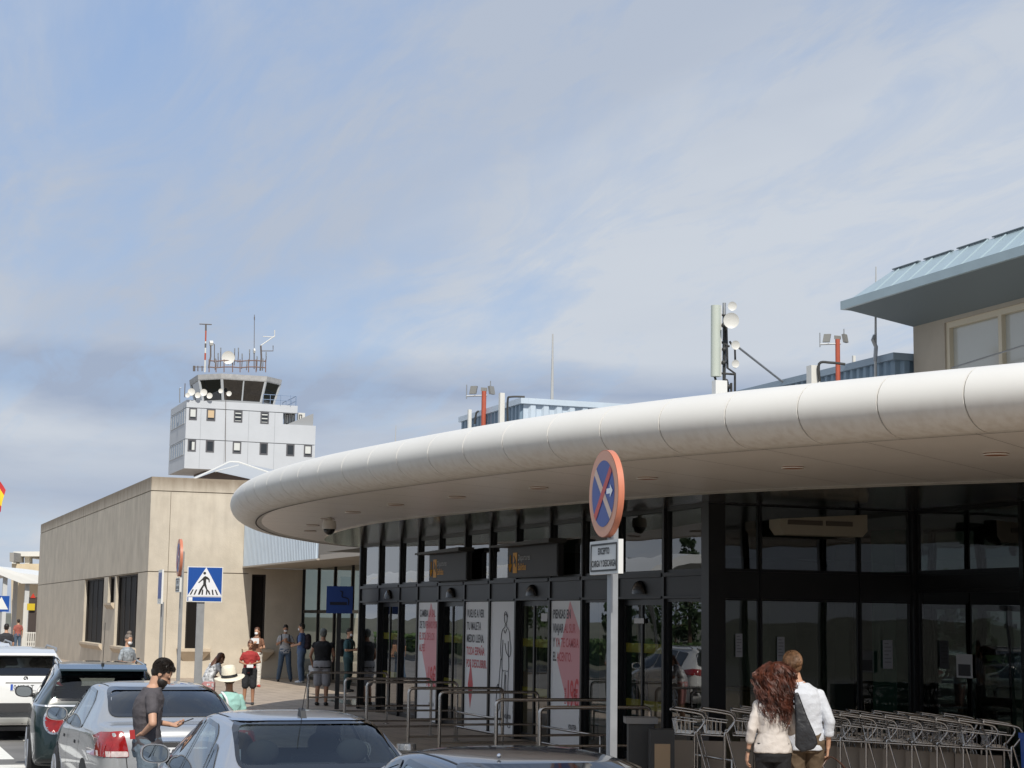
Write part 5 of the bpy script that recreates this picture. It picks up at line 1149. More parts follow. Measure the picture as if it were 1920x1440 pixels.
def seats(c, yf, yr, z, w, zh=1.17):
    for y, nm in ((yf, 'front_seat'), (yr, 'rear_seat')):
        for sx in ((-1, 1) if nm == 'front_seat' else (0,)):
            W = 0.25 if sx else w*0.72
            mb = MB(); mb.tube([(sx*w*0.42, y+0.3, z-0.1), (sx*w*0.42, y, z-0.1)], 0.1, 8)
            mb.add([(sx*w*0.42+a*W, y+b, zz) for a in (-1, 1) for b, zz in ((0.0, z-0.3), (-0.12, z-0.3), (-0.30, z+0.28), (-0.20, z+0.30))], [(0, 1, 2, 3), (7, 6, 5, 4), (0, 4, 5, 1), (1, 5, 6, 2), (2, 6, 7, 3), (3, 7, 4, 0)])
            st = mb.build(nm, seatm, c.e, world=False)
            for hx in ((0,) if sx else (-0.36, 0.36)):
                m = MB(); m.ball((sx*w*0.42+hx, y-0.27, min(z+0.40, zh)), 0.13, 14, 10, (1.0, 0.5, 0.75)); m.cyl((sx*w*0.42+hx, y-0.26, z+0.2), (sx*w*0.42+hx, y-0.27, z+0.4), 0.02, 6); m.build('headrest', seatm, st, world=False, smooth=60)
    mb = MB(); mb.box((-w*0.85, -c.L*0.55, 0.36), (w*0.85, c.L*0.5, 0.40)); mb.build('cabin_floor', seatm, c.e, world=False)
    mb = MB(); mb.box((-w*0.8, c.L*0.36, 0.6), (w*0.8, c.L*0.5, z+0.12)); mb.build('dashboard', seatm, c.e, world=False)
def plate(c, y, z, txt, W=0.52, H=0.11, tilt=0.0, x=0.0):
    p, n = c.hit('rear', x, z); y = p.y-0.015
    mb = MB(); mb.box((x-W/2, y-0.006, z-H/2), (x+W/2, y, z+H/2)); pl = mb.build('number_plate', platew, c.e, world=False)
    mb = MB(); mb.box((x-W/2+0.004, y-0.008, z-H/2+0.004), (x-W/2+0.045, y-0.0065, z+H/2-0.004)); mb.build('euro_band', plateb, pl, world=False)
    mb = MB(); add_text(mb, txt, H*0.98, (x-W/2+0.055, y-0.0085, z-H*0.33), (1, 0, 0), (0, 0, 1), bold=0.0012, xs=0.88); mb.build('lettering', ink, pl, world=False)
def common(c, sp, g_rear, g_side):
    w_ = sp['W']
    c.window('windscreen', 'front', [(-w_*0.72, sp['wsz'][0]), (w_*0.72, sp['wsz'][0]), (w_*0.58, sp['wsz'][1]), (-w_*0.58, sp['wsz'][1])], carglass, 0.08)
    for ax in 'LR':
        for P in sp['side']: c.window('side_window', ax, P, g_side, 0.06, 0.012)
    c.window('rear_window', 'rear', sp['rear'], g_rear, 0.09, 0.008)
    for sx in (-1, 1):
        for y in sp['wheels']:
            ax = 'L' if sx < 0 else 'R'; rr = sp['wr']
            arc_ = [(y+(rr+0.05)*math.cos(a), rr+(rr+0.05)*math.sin(a)) for a in [math.pi*1.12-k*math.pi*1.24/18 for k in range(19)]]
            arc_ = [(a, max(b, 0.21)) for a, b in arc_]
            c.patch('wheel_arch', ax, arc_, rubber, 0.004, rnd=0, step=0.09)
            wheel(c, sx*(w_+0.004), y, rr)
    mb = MB(); mb.box((-w_*0.8, -c.L*0.86, 0.17), (w_*0.8, c.L*0.86, 0.24)); mb.build('underbody', plast, c.e, world=False)

def sedan(name, label, loc, m, sp, txt, lamp):
    e = empty(name, loc, sp.get('rz', 0), label, 'car', 'cars parked along the kerb'); c = Car(e, sp, m); common(c, sp, sp['grear'], sp['gside'])
    W = sp['W']; L = c.L
    dr = [(0.98, 0.30), (1.02, 0.62), (0.98, 0.90)]
    for ax in 'LR':
        for y0 in sp['doors']: c.line('door_gap', ax, [(y0, 0.30), (y0+0.02, 0.6), (y0-0.02, 0.93)], 0.008, rubber)
        c.line('sill_line', ax, [(-0.9, 0.29), (1.2, 0.29)], 0.01, rubber)
        for y0 in sp['doors'][:2]:
            s_ = c.patch('door_handle', ax, [(y0+0.07, 0.80), (y0+0.26, 0.80), (y0+0.26, 0.835), (y0+0.07, 0.835)], m, 0.022, rnd=0.015)
    lamp(c)
    c.line('boot_gap', 'rear', [(-W*0.62, 0.62), (-W*0.66, 0.9), (-W*0.70, 1.0)], 0.010, rubber); c.line('boot_gap', 'rear', [(W*0.62, 0.62), (W*0.66, 0.9), (W*0.70, 1.0)], 0.010, rubber)
    c.line('bumper_gap', 'rear', [(-W*0.92, 0.60), (-W*0.6, 0.585), (W*0.6, 0.585), (W*0.92, 0.60)], 0.010, rubber)
    plate(c, 0, sp['platez'], txt)
    for sg in (-1, 1): side_mirror(c, sg, sg*W*0.89, sp['mir'][0], sp['mir'][1], m)
    seats(c, sp['seats'][0], sp['seats'][1], 0.78, W)
    for x in (-1, 1): c.line('roof_seam', 'top', [(x*W*0.61, sp['roofx'][0]), (x*W*0.63, 0.0), (x*W*0.60, sp['roofx'][1])], 0.012, rubber)
    c.finish(); return c
# silver saloon in the foreground
def w_sedan(L, W): return [(-L, W*0.74), (-L+0.03, W*0.84), (-L+0.12, W*0.92), (-L+0.4, W*0.975), (-L+0.9, W), (0, W), (L-0.9, W*0.985), (L-0.4, W*0.93), (L-0.12, W*0.82), (L, W*0.66)]
silver = paint_mat('silver paint', (0.40, 0.415, 0.445), 0.55, 0.30)
spA = dict(L=4.45, W=0.86, tum=0.72,
  top=[(-2.225, 0.50), (-2.215, 0.66), (-2.19, 0.84), (-2.13, 0.965), (-2.0, 1.01), (-1.7, 1.035), (-1.42, 1.05), (-1.28, 1.09), (-1.0, 1.235), (-0.72, 1.385), (-0.48, 1.432), (0.0, 1.455), (0.4, 1.435), (0.7, 1.375), (1.0, 1.24), (1.3, 1.06), (1.42, 0.995), (1.8, 0.93), (2.05, 0.84), (2.17, 0.72), (2.225, 0.52)],
  bot=[(-2.225, 0.34), (-2.1, 0.26), (-1.6, 0.21), (1.6, 0.20), (2.1, 0.24), (2.225, 0.32)], belt=[(-2.225, 0.80), (-1.8, 0.93), (-0.8, 0.955), (0.4, 0.915), (1.2, 0.88), (2.225, 0.70)], w=w_sedan(2.225, 0.86),
  wsz=(1.02, 1.36), rear=[(-0.66, 1.085), (0.66, 1.085), (0.565, 1.398), (-0.565, 1.398)],
  side=[[(0.30, 0.945), (1.12, 0.935), (0.62, 1.30), (0.30, 1.365)], [(-0.62, 0.97), (0.22, 0.945), (0.22, 1.37), (-0.25, 1.345), (-0.44, 1.27)], [(-1.02, 0.985), (-0.70, 0.975), (-0.53, 1.22), (-0.62, 1.20)]],
  wheels=(-1.28, 1.30), wr=0.31, doors=(0.26, -0.68, 1.15), platez=0.80, mir=(1.05, 1.035), seats=(0.45, -0.48), roofx=(-0.55, 0.62), grear=carglass, gside=carglass)
def lampA(c):
    for sx in (-1, 1):
        P = [(sx*0.46, 0.70), (sx*0.79, 0.72), (sx*0.80, 0.92), (sx*0.62, 0.95), (sx*0.48, 0.90)]; c.patch('tail_lamp', 'rear', P if sx > 0 else P[::-1], redl, 0.010, rnd=0.04)
    # roof aerial
    mb = MB(); mb.prism([(-0.46, 1.42), (-0.62, 1.40), (-0.56, 1.475), (-0.50, 1.495)][::-1], -0.022, 0.022, 'x'); mb.build('aerial_base', plast, c.e, world=False)
    mb = MB(); mb.tube([(0, -0.53, 1.48), (0, -0.72, 1.80)], 0.0035, 6); mb.build('aerial_rod', plast, c.e, world=False)
    c.line('window_trim', 'rear', [(-0.55, 1.398), (-0.3, 1.404), (0.3, 1.404), (0.55, 1.398)], 0.012, chrome, 0.011)
sedan('silver_car', 'silver saloon in the foreground with a short shark aerial on its roof', (3.47, 14.5, -0.125), silver, spA, '5172 CVN', lampA)
# grey silver saloon with tall red lamps
spB = dict(spA); spB.update(W=0.885, L=4.47, tum=0.73,
  top=[(-2.235, 0.52), (-2.225, 0.70), (-2.205, 0.92), (-2.16, 1.03), (-2.05, 1.07), (-1.75, 1.085), (-1.60, 1.11), (-1.35, 1.22), (-1.05, 1.35), (-0.75, 1.425), (-0.3, 1.455), (0.1, 1.455), (0.5, 1.425), (0.78, 1.35), (1.05, 1.21), (1.35, 1.04), (1.5, 0.99), (1.85, 0.92), (2.08, 0.82), (2.19, 0.70), (2.235, 0.52)],
  belt=[(-2.235, 0.86), (-1.8, 0.98), (-0.8, 0.97), (0.4, 0.92), (1.2, 0.88), (2.235, 0.70)], w=[(-2.235, 0.62), (-2.20, 0.74), (-2.12, 0.805), (-1.9, 0.85), (-1.4, 0.885), (0, 0.885), (1.3, 0.87), (1.85, 0.82), (2.12, 0.72), (2.235, 0.58)],
  rear=[(-0.66, 1.135), (0.66, 1.135), (0.585, 1.405), (-0.585, 1.405)],
  side=[[(0.30, 0.955), (1.15, 0.94), (0.66, 1.30), (0.30, 1.365)], [(-0.82, 0.99), (0.22, 0.96), (0.22, 1.375), (-0.35, 1.35), (-0.62, 1.25)]],
  doors=(0.26, -0.80, 1.18), platez=0.80, wr=0.32, grear=cardark)
greyp = paint_mat('grey silver paint', (0.42, 0.425, 0.425), 0.5, 0.32)
def lampB(c):
    for sx in (-1, 1):
        P = [(sx*0.50, 0.70), (sx*0.84, 0.70), (sx*0.86, 0.86), (sx*0.80, 1.00), (sx*0.54, 1.015), (sx*0.46, 1.0)]
        P = [(sx*0.535, 0.76), (sx*0.90, 0.76), (sx*0.90, 0.90), (sx*0.80, 1.0), (sx*0.60, 1.02), (sx*0.56, 0.88)]
        for ax, PP in (('rear', P),):
            o = c.patch('tail_lamp', ax, PP if sx > 0 else PP[::-1], redl, 0.010, rnd=0.03)
            Q = [(sx*0.545, 0.765), (sx*0.895, 0.765), (sx*0.895, 0.82), (sx*0.552, 0.82)]; c.patch('reversing_lamp', ax, Q if sx > 0 else Q[::-1], clrl, 0.013, o, rnd=0.02)
        ax = 'L' if sx < 0 else 'R'
        c.patch('tail_lamp', ax, [(-2.19, 0.76), (-1.90, 0.77), (-1.92, 0.88), (-2.0, 0.99), (-2.12, 1.01), (-2.2, 0.9)], redl, 0.010, rnd=0.03)
    c.patch('boot_trim', 'rear', [(-0.28, 0.915), (0.28, 0.915), (0.28, 0.955), (-0.28, 0.955)], chrome, 0.012, rnd=0.01)
    c.patch('plate_recess', 'rear', [(-0.36, 0.72), (0.36, 0.72), (0.34, 0.905), (-0.34, 0.905)], plast, 0.003, rnd=0.03)
    mb = MB(); add_text(mb, 'S40', 0.07, (-0.50, -2.232, 0.90), (1, 0, 0), (0, 0, 1)); mb.build('badge', chrome, c.e, world=False)
sedan('silver_car', 'grey silver saloon with dark rear window, behind the man in grey', (3.36, 20.85, -0.125), greyp, spB, '4604 DSG', lampB)
# dark saloon, only its roof in view
spC = dict(spA); spC['grear'] = cardark; spC['L'] = 4.45
navy = paint_mat('dark blue paint', (0.012, 0.016, 0.028), 0.0, 0.2)
def lampC(c):
    for sx in (-1, 1):
        P = [(sx*0.46, 0.70), (sx*0.79, 0.72), (sx*0.80, 0.92), (sx*0.48, 0.90)]; c.patch('tail_lamp', 'rear', P if sx > 0 else P[::-1], redl, 0.010, rnd=0.04)
    mb = MB(); mb.ball((-0.28, -0.5, 1.445), 0.014, 8, 6); mb.build('washer_jet', chrome, c.e, world=False)
    c.line('roof_seam', 'top', [(0.12, 0.5), (0.10, -0.3)], 0.006, rubber)
sedan('dark_car', 'dark blue car whose roof fills the bottom edge beside the sign post', (3.84, 10.15, -0.125), navy, spC, '8830 BZL', lampC)

def hatch(name, label, loc, m, sp, txt, extra):
    e = empty(name, loc, sp.get('rz', 0), label, 'car', 'cars parked along the kerb'); c = Car(e, sp, m); common(c, sp, sp['grear'], sp['gside']); W = sp['W']
    for ax in 'LR':
        for y0 in sp['doors']: c.line('door_gap', ax, [(y0, 0.34), (y0+0.02, 0.6), (y0-0.02, 0.95)], 0.008, rubber)
        for y0 in sp['doors'][:2]: c.patch('door_handle', ax, [(y0+0.07, 0.86), (y0+0.26, 0.86), (y0+0.26, 0.895), (y0+0.07, 0.895)], m if 'white' in name else chrome, 0.022, rnd=0.015)
        c.patch('sill_trim', ax, [(-sp['L']/2+0.15, 0.26), (sp['L']/2-0.2, 0.26), (sp['L']/2-0.2, 0.36), (-sp['L']/2+0.15, 0.38)], plast, 0.003, rnd=0.01, step=0.12)
    extra(c)
    for sg in (-1, 1): side_mirror(c, sg, sg*W*0.94, sp['mir'][0], sp['mir'][1], sp['mirm'])
    seats(c, sp['seats'][0], sp['seats'][1], 0.88, W, 1.3)
    if txt: plate(c, 0, sp['platez'], txt)
    c.finish(); return c
spM = dict(L=4.1, W=0.895, tum=0.69, rz=R(-5),
  top=[(-2.05, 0.50), (-2.045, 0.70), (-2.03, 0.92), (-1.99, 1.08), (-1.90, 1.28), (-1.80, 1.44), (-1.70, 1.505), (-1.5, 1.535), (-0.8, 1.56), (0.0, 1.56), (0.45, 1.535), (0.72, 1.45), (0.95, 1.26), (1.12, 1.10), (1.25, 1.055), (1.6, 1.02), (1.88, 0.93), (2.0, 0.78), (2.05, 0.5)],
  bot=[(-2.05, 0.36), (-1.9, 0.28), (-1.5, 0.24), (1.5, 0.23), (1.9, 0.26), (2.05, 0.36)], belt=[(-2.05, 0.92), (-1.5, 1.03), (0.5, 1.0), (1.2, 0.96), (2.05, 0.8)],
  w=[(-2.05, 0.72), (-2.02, 0.80), (-1.92, 0.85), (-1.6, 0.885), (-1.2, 0.895), (0, 0.89), (1.2, 0.89), (1.7, 0.84), (1.95, 0.74), (2.05, 0.62)],
  wsz=(1.14, 1.46), rear=[(-0.66, 1.10), (0.66, 1.10), (0.585, 1.40), (-0.585, 1.40)],
  side=[[(0.12, 1.06), (0.92, 1.06), (0.62, 1.40), (0.12, 1.46)], [(-0.92, 1.06), (0.04, 1.06), (0.04, 1.465), (-0.92, 1.455)], [(-1.62, 1.07), (-1.0, 1.06), (-1.0, 1.45), (-1.5, 1.40)]],
  wheels=(-1.28, 1.30), wr=0.335, doors=(0.08, -0.96, 0.98), platez=0.72, mir=(0.98, 1.09), seats=(0.35, -0.6), grear=carglass, gside=carglass, mirm=plast)
mini_p = paint_mat('dark green paint', (0.006, 0.018, 0.02), 0.0, 0.2)
def extraM(c):
    W = 0.895
    for ax in 'LR': c.line('chrome_belt', ax, [(-2.0, 1.03), (-1.5, 1.035), (0.9, 1.02)], 0.02, chrome, 0.006)
    c.line('chrome_belt', 'rear', [(-0.8, 1.03), (0.8, 1.03)], 0.02, chrome, 0.006)
    for sx in (-1, 1):
        P = [(sx*0.60+0.115*math.cos(a), 0.845+0.155*math.sin(a)) for a in [2*math.pi*k/20 for k in range(20)]]
        o = c.patch('tail_lamp', 'rear', P, redl, 0.012, rnd=0); c.ring('chrome_rim', 'rear', P, 0.0, 0.022, chrome, 0.016, o, 0.0)
    # roof spoiler and rails, aerial
    mb = MB(); mb.prism([(-1.95, 1.475), (-1.93, 1.50), (-1.60, 1.55), (-1.60, 1.51)][::-1], -0.56, 0.56, 'x'); mb.build('roof_spoiler', mini_p, c.e, world=False)
    for sx in (-1, 1):
        mb = MB(); mb.tube([(sx*0.55, -1.55, 1.50), (sx*0.565, -1.45, 1.545), (sx*0.565, 0.2, 1.565), (sx*0.555, 0.35, 1.52)], 0.016, 8); mb.build('roof_rail', mini_p, c.e, world=False)
    mb = MB(); mb.tube([(0, -1.62, 1.545), (0, -1.62, 1.57)], 0.02, 8); mb.tube([(0, -1.62, 1.57), (0, -1.80, 2.10)], 0.004, 6); mb.build('aerial', plast, c.e, world=False)
    for ax in 'LR': c.patch('side_indicator', ax, [(1.25, 0.86), (1.36, 0.86), (1.34, 0.93), (1.26, 0.92)], mat('orange lamp', (0.7, 0.18, 0.02), 0.2), 0.008, rnd=0.02)
hatch('dark_green_car', 'dark green compact with round red tail lamp and tall roof aerial, behind the grey saloon', (3.38, 25.6, -0.125), mini_p, spM, '7731 HKJ', extraM)
spX = dict(L=4.44, W=0.91, tum=0.655,
  top=[(-2.22, 0.52), (-2.215, 0.74), (-2.19, 0.95), (-2.13, 1.10), (-2.0, 1.30), (-1.86, 1.47), (-1.76, 1.535), (-1.5, 1.57), (-0.7, 1.598), (0.0, 1.60), (0.4, 1.575), (0.7, 1.49), (1.0, 1.28), (1.25, 1.10), (1.4, 1.05), (1.8, 0.98), (2.08, 0.88), (2.18, 0.74), (2.22, 0.5)],
  bot=[(-2.22, 0.40), (-2.05, 0.30), (-1.6, 0.26), (1.6, 0.24), (2.05, 0.28), (2.22, 0.36)], belt=[(-2.22, 0.95), (-1.6, 1.06), (0.5, 1.01), (1.2, 0.96), (2.22, 0.75)],
  w=[(-2.22, 0.74), (-2.18, 0.82), (-2.08, 0.87), (-1.7, 0.905), (-1.2, 0.91), (0, 0.905), (1.2, 0.90), (1.8, 0.85), (2.1, 0.74), (2.22, 0.6)],
  wsz=(1.14, 1.49), rear=[(-0.69, 1.13), (0.69, 1.13), (0.56, 1.44), (-0.56, 1.44)],
  side=[[(0.18, 1.08), (1.02, 1.06), (0.68, 1.42), (0.18, 1.49)], [(-0.92, 1.09), (0.10, 1.08), (0.10, 1.495), (-0.92, 1.475)], [(-1.62, 1.13), (-1.0, 1.10), (-1.0, 1.465), (-1.48, 1.41)]],
  wheels=(-1.32, 1.34), wr=0.345, doors=(0.14, -0.96, 1.06), platez=0.93, mir=(1.05, 1.10), seats=(0.4, -0.55), grear=cardark, gside=cardark)
whitep = paint_mat('white paint', (0.70, 0.70, 0.68), 0.0, 0.3); spX['mirm'] = whitep
def extraX(c):
    for sx in (-1, 1):
        P = [(sx*0.50, 0.99), (sx*0.60, 1.05), (sx*0.86, 1.07), (sx*0.90, 0.95), (sx*0.70, 0.92)]; c.patch('tail_lamp', 'rear', P if sx > 0 else P[::-1], redl, 0.012, rnd=0.03)
        ax = 'L' if sx < 0 else 'R'; c.patch('tail_lamp', ax, [(-2.18, 0.93), (-1.82, 1.0), (-1.80, 1.06), (-2.1, 1.07)], redl, 0.012, rnd=0.03)
        mb = MB(); mb.tube([(sx*0.56, -1.55, 1.53), (sx*0.57, -1.45, 1.59), (sx*0.57, 0.1, 1.615), (sx*0.56, 0.3, 1.555)], 0.018, 8); mb.build('roof_rail', galv, c.e, world=False)
    c.patch('bumper_trim', 'rear', [(-0.84, 0.46), (0.84, 0.46), (0.86, 0.66), (-0.86, 0.66)], plast, 0.006, rnd=0.04)
    c.patch('skid_plate', 'rear', [(-0.52, 0.42), (0.52, 0.42), (0.58, 0.50), (-0.58, 0.50)], chrome, 0.014, rnd=0.03)
    mb = MB(); mb.prism([(-2.12, 1.475), (-2.10, 1.51), (-1.70, 1.575), (-1.70, 1.53)][::-1], -0.50, 0.50, 'x'); mb.build('roof_spoiler', whitep, c.e, world=False)
    p, n = c.hit('rear', 0, 1.075); mb = MB(); mb.ball((p.x, p.y-0.004, p.z), 0.042, 20, 8, (1, 0.25, 1)); b = mb.build('badge', plast, c.e, world=False, smooth=60)
    mb = MB()
    for k in range(4):
        a0 = k*math.pi/2; mb.add([(p.x, p.y-0.0165, p.z)]+[(p.x+0.024*math.cos(a0+t*math.pi/8), p.y-0.0165, p.z+0.024*math.sin(a0+t*math.pi/8)) for t in range(5)], [(0, 1, 2, 3, 4, 5)]) if k % 2 else None
    mb.build('badge_field', platew, b, world=False)
    p2, n2 = c.hit('rear', 0, 1.0)
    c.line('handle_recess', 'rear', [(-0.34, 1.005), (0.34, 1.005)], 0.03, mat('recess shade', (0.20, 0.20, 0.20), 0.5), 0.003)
cX = hatch('white_suv', 'white compact sport utility car at the left edge of the frame', (3.02, 34.2, -0.125), whitep, spX, '0460 JLT', extraX)
# more cars of the row further up the kerb (seen in the glass)
for x_, y, src, lab in ((2.75, 40.2, cX.e, 'white sport utility car parked beyond the left edge, seen reflected in the glass'), (-3.1, 1.6, cX.e, 'white sport utility car standing behind the viewpoint across the lane, seen in the dark glass')):
    o = copy_tree(src); o.location = (x_, y, -0.125); tag(o, lab, 'car', 'cars parked along the kerb')
# ------------------------------------------------------------------ people
skin = mat('skin light', (0.52, 0.30, 0.20), 0.55, var=0.05, vscale=8); skin2 = mat('skin tanned', (0.40, 0.21, 0.13), 0.55, var=0.05, vscale=8)
def cloth(name, col, var=0.10): return mat(name, col, 0.85, var=var, vscale=9, bump=0.5, bscale=16, bdist=0.02)
eye_m = mat('eye', (0.03, 0.02, 0.015), 0.2)
def remesh_obj(mb, name, m, parent, voxel, smooth_it=3):
    me = bpy.data.meshes.new(name); me.from_pydata(mb.v, [], mb.f); ob = bpy.data.objects.new(name, me); COL.objects.link(ob)
    r = ob.modifiers.new('r', 'REMESH'); r.mode = 'VOXEL'; r.voxel_size = voxel; r.use_smooth_shade = True
    sm = ob.modifiers.new('s', 'SMOOTH'); sm.iterations = smooth_it; sm.factor = 0.5
    dg = bpy.context.evaluated_depsgraph_get(); me2 = bpy.data.meshes.new_from_object(ob.evaluated_get(dg)); me2.name = name
    bpy.data.objects.remove(ob); me2.materials.clear(); me2.materials.append(m)
    me2.polygons.foreach_set('use_smooth', [True]*len(me2.polygons))
    o = bpy.data.objects.new(name, me2); COL.objects.link(o); o.parent = parent; return o
def folds(o, amp):
    me = o.data; sd_ = sum(map(ord, o.name)) % 50 + o.parent.location.x
    NN = [v.normal.copy() for v in me.vertices]
    for v, vn in zip(me.vertices, NN):
        c = v.co; f = noise.noise(Vector((c.x*7+c.z*5+sd_, c.y*7, c.z*13-c.x*4))); g = noise.noise(Vector((c.x*17, c.y*17+sd_, c.z*22+c.x*9)))
        v.co = c + vn*amp*((1-abs(f)*2.6)+0.35*g)
def fuzz(e, hp, S, m, n, ln, seed, lo=-0.02, rx=0.086, ry=0.098, rz_=0.090, cz=0.046):
    """short hair drawn as many fine tapering locks over the skull"""
    rn = random.Random(seed); mb = MB()
    for k in range(n):
        th = rn.uniform(0, 2*math.pi); z = rn.uniform(-0.75, 1.0); r = math.sqrt(max(0, 1-z*z)); dx, dy = r*math.cos(th), r*math.sin(th)
        if dy > 0.35 and z < 0.45: continue
        p = Vector((dx*rx, -0.026+dy*ry, cz+z*rz_)); nn = Vector((dx, dy, z)).normalized(); t = (Vector((rn.uniform(-0.5, 0.5), -0.6 if z > 0.5 else -0.1, -0.8)) ); t = (t-nn*t.dot(nn)).normalized()
        q = p+(t*0.75+nn*0.45)*ln*0.5; w2 = p+(t*1.0+nn*0.30)*ln
        mb.tube([hp(*p), hp(*q), hp(*w2)], [0.0035*S, 0.003*S, 0.0008], 3, cap=False)
    mb.build('hair_locks', m, e, world=False, smooth=70)
def caps(mb, p, q, r0, r1, n=12):
    p, q = Vector(p), Vector(q); d = (q-p); L = d.length
    if L < 1e-5: mb.ball(p, r0, n, n//2+2); return
    t = d/L; pts = []; rs = []
    for k in range(5): a = math.pi/2*k/4; pts.append(p-t*r0*math.cos(a)); rs.append(max(r0*math.sin(a), 1e-4))
    for k in range(5): a = math.pi/2*k/4; pts.append(q+t*r1*math.sin(a)); rs.append(max(r1*math.cos(a), 1e-4))
    mb.tube(pts, rs, n)
def loft(mb, rings, n=20, grow=0.0):
    vs = []; 
    for (c, rx, ry) in rings:
        for k in range(n): a = 2*math.pi*k/n; vs.append((c[0]+(rx+grow)*math.cos(a), c[1]+(ry+grow)*math.sin(a), c[2]))
    L = len(rings); fs = [(i*n+k, i*n+(k+1) % n, (i+1)*n+(k+1) % n, (i+1)*n+k) for i in range(L-1) for k in range(n)] + [tuple(reversed(range(n))), tuple(range((L-1)*n, L*n))]
    mb.add(vs, fs)
def hand(mb, wrist, d, pn, side, curl=0.5, sc=1.0, far=False):
    """d: direction of the forearm, pn: palm normal, side: +1 thumb towards u, u = d x pn"""
    w = Vector(wrist); d = Vector(d).normalized(); pn = Vector(pn); pn = (pn-d*pn.dot(d)).normalized(); u = d.cross(pn)*side
    rf = 0.0088*sc if not far else 0.011
    for k, (off, ln) in enumerate(((0.030, 0.068), (0.010, 0.076), (-0.010, 0.070), (-0.028, 0.056))):
        kn = w + d*(0.085 - 0.006*abs(k-1))*sc + u*off*sc
        caps(mb, w+u*off*0.6*sc+d*0.01, kn, 0.015*sc, 0.0125*sc, 8)
        p = kn; ang = curl*(0.7+0.1*k); tot = 0
        for j, fr in enumerate((0.42, 0.32, 0.26)):
            tot += ang*(0.75 if j == 0 else 1.0); dd = d*math.cos(tot)+pn*math.sin(tot)
            q = p+dd*ln*1.25*fr*sc; caps(mb, p, q, rf*(1-0.08*j), rf*(0.92-0.1*j), 8); p = q
    a = w+d*0.02*sc+u*0.022*sc; b = a+(d*0.55+u*0.62+pn*0.30).normalized()*0.045*sc; c = b+(d*0.80+u*0.20+pn*0.35).normalized()*0.034*sc; e = c+(d*0.85+pn*0.4).normalized()*0.026*sc
    caps(mb, a, b, 0.015*sc, 0.0115*sc, 8); caps(mb, b, c, 0.0105*sc, 0.0098*sc, 8); caps(mb, c, e, 0.0098*sc, 0.008*sc, 8)
